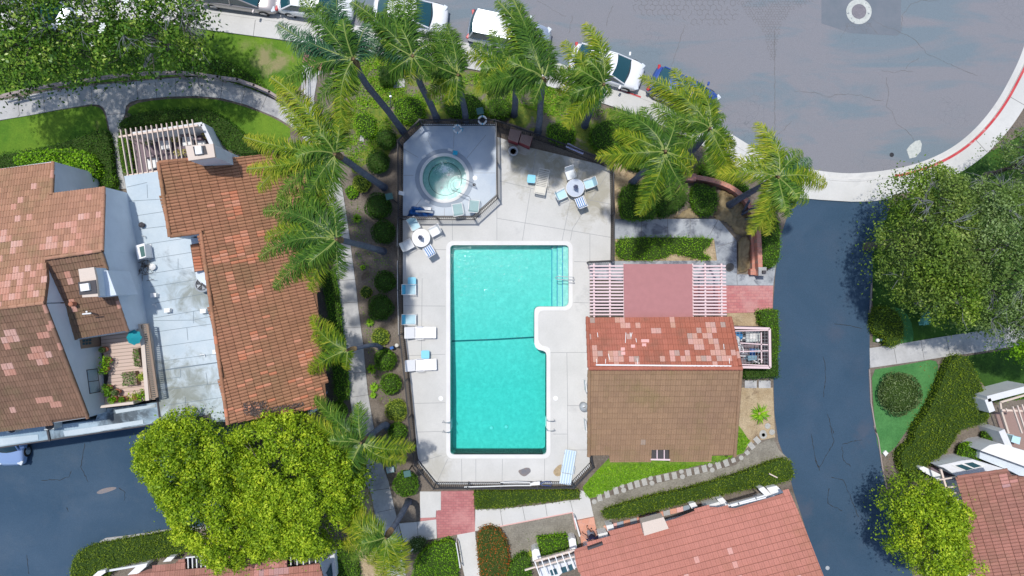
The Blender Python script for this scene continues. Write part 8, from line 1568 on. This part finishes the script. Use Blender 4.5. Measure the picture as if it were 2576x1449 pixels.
# ================================================================== CARS
def car(x, y, deg, L, Wd, paint, lab, suv=False, roofm=None, z0=.008):
    """front toward +x before rotation; centre traced at mid height"""
    c0 = W(x, y, .8); t = thing('parked_car', lab, 'car', (c0.x, c0.y, z0), math.radians(deg), 'cars parked along the kerb'); hw = Wd / 2; hl = L / 2
    st = [(-1, .62, .62), (-.97, .84, .80), (-.88, .94, .96), (-.6, .99, 1.0), (-.2, 1.0, 1.0), (.2, 1.0, .98), (.45, .99, .96), (.7, .97, .90), (.88, .90, .80), (.96, .78, .66), (1.0, .55, .50)]
    hb = 1.05 if suv else .92; V = []; n = 13
    for (fx, fw, fh) in st:
        w_ = hw * fw; h = hb * fh
        for (a, b) in [(-.92, .20), (-1.0, .38), (-1.0, .62), (-.97, .85), (-.86, .97), (-.55, 1.0), (0, 1.015), (.55, 1.0), (.86, .97), (.97, .85), (1.0, .62), (1.0, .38), (.92, .20)]: V.append((fx * hl, a * w_, b * h if b > .3 else .20))
    F = []
    for i in range(len(st) - 1):
        for j in range(n - 1): a = i * n + j; F.append((a, a + 1, a + n + 1, a + n))
        F.append((i * n + n - 1, i * n, (i + 1) * n, (i + 1) * n + n - 1))
    F.append(tuple(range(n))[::-1]); F.append(tuple((len(st) - 1) * n + j for j in range(n))); mb = MB(); mb.v = V; mb.f = F; mb.r = [.5] * len(F); body = add('body', mb, paint, t, local=True, smooth=True)
    body.data.polygons.foreach_set('use_smooth', [True] * len(F)); sd = body.modifiers.new('sub', 'SUBSURF'); sd.levels = 1; sd.render_levels = 2
    # cabin: base at belt, roof plate
    xb0, xb1 = (-.90, .50) if suv else (-.80, .56); xr0, xr1 = (-.80, .12) if suv else (-.48, .16); zb = hb * .97; zr = 1.62 if suv else 1.42; wb = hw * .88; wr_ = hw * .70
    B = [(xb0 * hl, -wb, zb), (xb1 * hl, -wb * .92, zb), (xb1 * hl, wb * .92, zb), (xb0 * hl, wb, zb)]; Rf = [(xr0 * hl, -wr_, zr - .03), (xr1 * hl, -wr_, zr), (xr1 * hl, wr_, zr), (xr0 * hl, wr_, zr - .03)]
    def pane(name, a, b, c, d, ins=.0, mat_='car_glass', bow=.0):
        m_ = MB(); A, B_, C_, D_ = map(Vector, (a, b, c, d)); k = 6; rows = []
        for i in range(k + 1): t_ = i / k; off = Vector((bow * math.sin(math.pi * t_), 0, 0)); rows.append((A.lerp(B_, t_) + off, D_.lerp(C_, t_) + off * .6))
        for (p, q), (p2, q2) in zip(rows, rows[1:]): m_.quad(p, p2, q2, q)
        return add(name, m_, mat_, t, local=True, smooth=False)
    pane('windshield', B[1], B[2], Rf[2], Rf[1], bow=.14); pane('rear_window', B[0], B[3], Rf[3], Rf[0], bow=-.10)
    for s, (i0, i1) in ((-1, (0, 1)), (1, (3, 2))): pane('side_window', B[i0], B[i1], Rf[i1], Rf[i0])
    rm = MB(); k = 8; rows = []
    for i in range(k + 1):
        t_ = i / k; xx0 = Rf[0][0] - .10 * math.sin(math.pi * t_) - .02; xx1 = Rf[1][0] + .12 * math.sin(math.pi * t_) + .02; yy = -wr_ * 1.03 + 2.06 * wr_ * t_; zz = zr + .045 * math.sin(math.pi * t_); rows.append([(xx0, yy, zz - .035), ((xx0 + xx1) / 2, yy, zz + .01), (xx1, yy, zz - .005)])
    for a, b in zip(rows, rows[1:]): rm.quad(a[0], a[1], b[1], b[0]); rm.quad(a[1], a[2], b[2], b[1])
    add('roof', rm, roofm or paint, t, local=True, smooth=True)
    pil = MB()
    for a, b in ((B[0], Rf[0]), (B[1], Rf[1]), (B[2], Rf[2]), (B[3], Rf[3])): pil.tube([Vector(a), Vector(b)], .045, 6)
    for s in (-1, 1): pil.tube([Vector((Rf[0][0], s * wr_, zr - .02)), Vector((Rf[1][0], s * wr_, zr + .005))], .035, 6); m2 = ((xb0 + xb1) / 2) * hl; pil.tube([Vector((m2, s * wb, zb)), Vector((m2 * .6, s * wr_, zr - .01))], .03, 6)
    add('pillars', pil, paint, t, local=True)
    for s in (-1, 1):
        add('headlight', MB().obox((hl * .90, s * hw * .70, hb * .68), (.26, .30, .12), s * -.45), 'lamp_clear', t, local=True, bevel=.03); add('taillight', MB().obox((-hl * .93, s * hw * .76, hb * .78), (.16, .30, .14), s * .35), 'lamp_red', t, local=True, bevel=.03)
        add('mirror', MB().obox((xb1 * hl * .86, s * (hw + .10), hb * 1.02), (.12, .22, .12), s * .2), paint, t, local=True, bevel=.03)
        for fx in (-.62, .64):
            w0 = add('wheel', MB().tube([(fx * hl, s * (hw - .20), .33), (fx * hl, s * (hw - .02), .33)], .33, 20), 'tyre', t, local=True); add('rim', MB().tube([(fx * hl, s * (hw - .03), .33), (fx * hl, s * (hw - .0), .33)], .21, 14), 'steel', w0, local=True)
    tm_ = MB(); tm_.tube([(hl * .56, -hw * .78, hb * 1.0), (hl * .60, 0, hb * 1.02), (hl * .56, hw * .78, hb * 1.0)], .02, 5); tm_.tube([(-hl * .84, -hw * .8, hb * .98), (-hl * .84, hw * .8, hb * .98)], .008, 4); add('trim', tm_, 'black_plastic', t, local=True)
    gm_ = MB(); gm_.obox((hl * .965, 0, hb * .5), (.05, hw * .9, .14)); add('grille', gm_, 'black_plastic', t, local=True)
    return t
car(597, -20, -8, 4.7, 1.85, 'car_tan', 'dark car with a pale tan bonnet at the top edge, left of the white cars', roofm='car_black')
car(790, 2, -8, 4.5, 1.82, 'car_white', 'white car at the top edge under the first palm crown')
car(1030, 34, -7, 4.4, 1.80, 'car_white', 'white car with a teal windscreen at the kerb between two palms')
car(1281, 82, -12, 4.9, 1.85, 'car_silver', 'silver-white estate car behind the palms near the hot tub', suv=True, roofm='car_white')
car(1527, 166, -17, 4.4, 1.82, 'car_white', 'white sedan fully in view on the street near the middle')
car(1722, 232, -26, 4.2, 1.80, 'car_blue', 'dark blue car mostly hidden by golden palm fronds')
car(16, 1078, -88, 4.5, 1.80, 'car_sky', 'pale blue car sticking out from under the garage roof')
car(95, 10, -30, 4.4, 1.80, 'car_silver', 'gray car hidden below the magnolia at the top left corner')
# ================================================================== PERSON
def person():
    px, py = [(1720 * .83854 + x * .05208, 1560 * .83854 + y * .05208) for x, y in [(790, 500)]][0]; g = W(px, py, .1)
    t = thing('person', 'person in a dark navy top and light shorts on the salmon tiled steps', 'person', (g.x, g.y, .1))
    verts = [(0, 0, .92), (0, -.02, 1.10), (.0, -.04, 1.30), (0, -.05, 1.42), (0, -.06, 1.52), (0, -.07, 1.62), (0, -.07, 1.70),
             (.10, 0, .88), (.11, .05, .50), (.10, -.02, .10), (.11, .10, .04),
             (-.10, 0, .88), (-.12, .20, .52), (-.10, .16, .10), (-.10, .29, .05),
             (.19, -.05, 1.40), (.30, -.02, 1.14), (.30, .12, .95), (.29, .18, .90),
             (-.19, -.05, 1.40), (-.34, .04, 1.18), (-.48, .12, 1.02), (-.54, .15, .98)]
    edges = [(0, 1), (1, 2), (2, 3), (3, 4), (4, 5), (5, 6), (0, 7), (7, 8), (8, 9), (9, 10), (0, 11), (11, 12), (12, 13), (13, 14), (3, 15), (15, 16), (16, 17), (17, 18), (3, 19), (19, 20), (20, 21), (21, 22)]
    rad = [.15, .13, .15, .13, .055, .095, .07, .10, .065, .042, .035, .10, .065, .042, .035, .065, .045, .035, .03, .065, .045, .035, .03]
    me = bpy.data.meshes.new('body'); me.from_pydata(verts, edges, []); o = bpy.data.objects.new('body', me); C.objects.link(o); o.parent = t; me.materials.append(MATS['skin'])
    sk = o.modifiers.new('skin', 'SKIN'); sv_ = me.skin_vertices[0].data
    for i, r_ in enumerate(rad): sv_[i].radius = (r_, r_ * (.75 if i in (0, 1, 2) else 1)); 
    sv_[0].use_root = True; ss_ = o.modifiers.new('sub', 'SUBSURF'); ss_.levels = 2; ss_.render_levels = 2
    # fingers
    fg = MB()
    for (hx, hy, hz, sx) in ((.29, .18, .90, 1), (-.54, .15, .98, -1)):
        for k in range(4):
            dx = (k - 1.5) * .018; l = (.065, .078, .074, .058)[k]; fg.tube([(hx + dx, hy + .02, hz - .01), (hx + dx + sx * .005, hy + .02 + l * .6, hz - .03), (hx + dx, hy + .02 + l, hz - .055)], [.010, .009, .006], 6)
        fg.tube([(hx - sx * .03, hy - .01, hz), (hx - sx * .055, hy + .03, hz - .02), (hx - sx * .055, hy + .055, hz - .035)], [.012, .010, .007], 6)
    add('fingers', fg, 'skin', t, local=True)
    sh = MB(); sh.v = []; top_ = [(0.30, .15, .92), (.21, .155, 1.0), (.2, .15, 1.15), (.23, .16, 1.32), (.22, .14, 1.42), (.12, .09, 1.48)]; n = 20
    for (a, b, z) in [(.18, .145, .90), (.175, .14, 1.05), (.20, .145, 1.25), (.235, .14, 1.38), (.20, .12, 1.46), (.08, .07, 1.50)]:
        for j in range(n): q_ = 2 * math.pi * j / n; sh.v.append((a * math.cos(q_), -.035 + b * math.sin(q_), z))
    for i in range(5):
        for j in range(n): a = i * n + j; b = i * n + (j + 1) % n; sh.f.append((a, b, b + n, a + n))
    for s in (-1, 1):
        pts = [(s * .18, -.05, 1.42), (s * .27, -.03, 1.27), (s * .315, 0, 1.16)]; sh.tube(pts, [.085, .075, .068], 10, False)
    sh.r = [.5] * len(sh.f); add('shirt', sh, 'navy', t, local=True, smooth=True)
    so_ = MB(); so_.tube([(0, -.01, .80), (0, -.02, .96)], [.19, .165], 14, False)
    for s, k in ((1, (.11, .03, .55)), (-1, (-.12, .16, .57))): so_.tube([(s * .09, 0, .88), k], [.125, .095], 12, False)
    add('shorts', so_, 'shorts', t, local=True, smooth=True)
    hd_ = MB(); hd_.lathe((0, -.07, 1.60), [(.075, -.06), (.102, -.01), (.105, .05), (.09, .10), (.05, .125), (.01, .13)], 18); add('hair', hd_, 'hair', t, local=True, smooth=True)
    cp = MB(); cp.lathe((0, -.05, 1.665), [(.085, 0), (.084, .04), (.06, .075), (.01, .09)], 18); add('cap', cp, 'cap', t, local=True, smooth=True)
    fc = MB()
    for s in (-1, 1): fc.lathe((s * .035, .035, 1.60), [(.012, -.008), (.014, 0), (.006, .010)], 8)
    fc.tube([(0, .03, 1.60), (0, .055, 1.575), (0, .045, 1.565)], [.008, .014, .010], 8); add('face', fc, 'skin', t, local=True, smooth=True)
    for s in (-1, 1): add('shoe', MB().tube([(s * .105, (.0 if s > 0 else .16), .04), (s * .11, (.14 if s > 0 else .32), .035)], [.05, .04], 10), 'hair', t, local=True, smooth=True)
    t.rotation_euler = (0, 0, math.radians(8))
person()
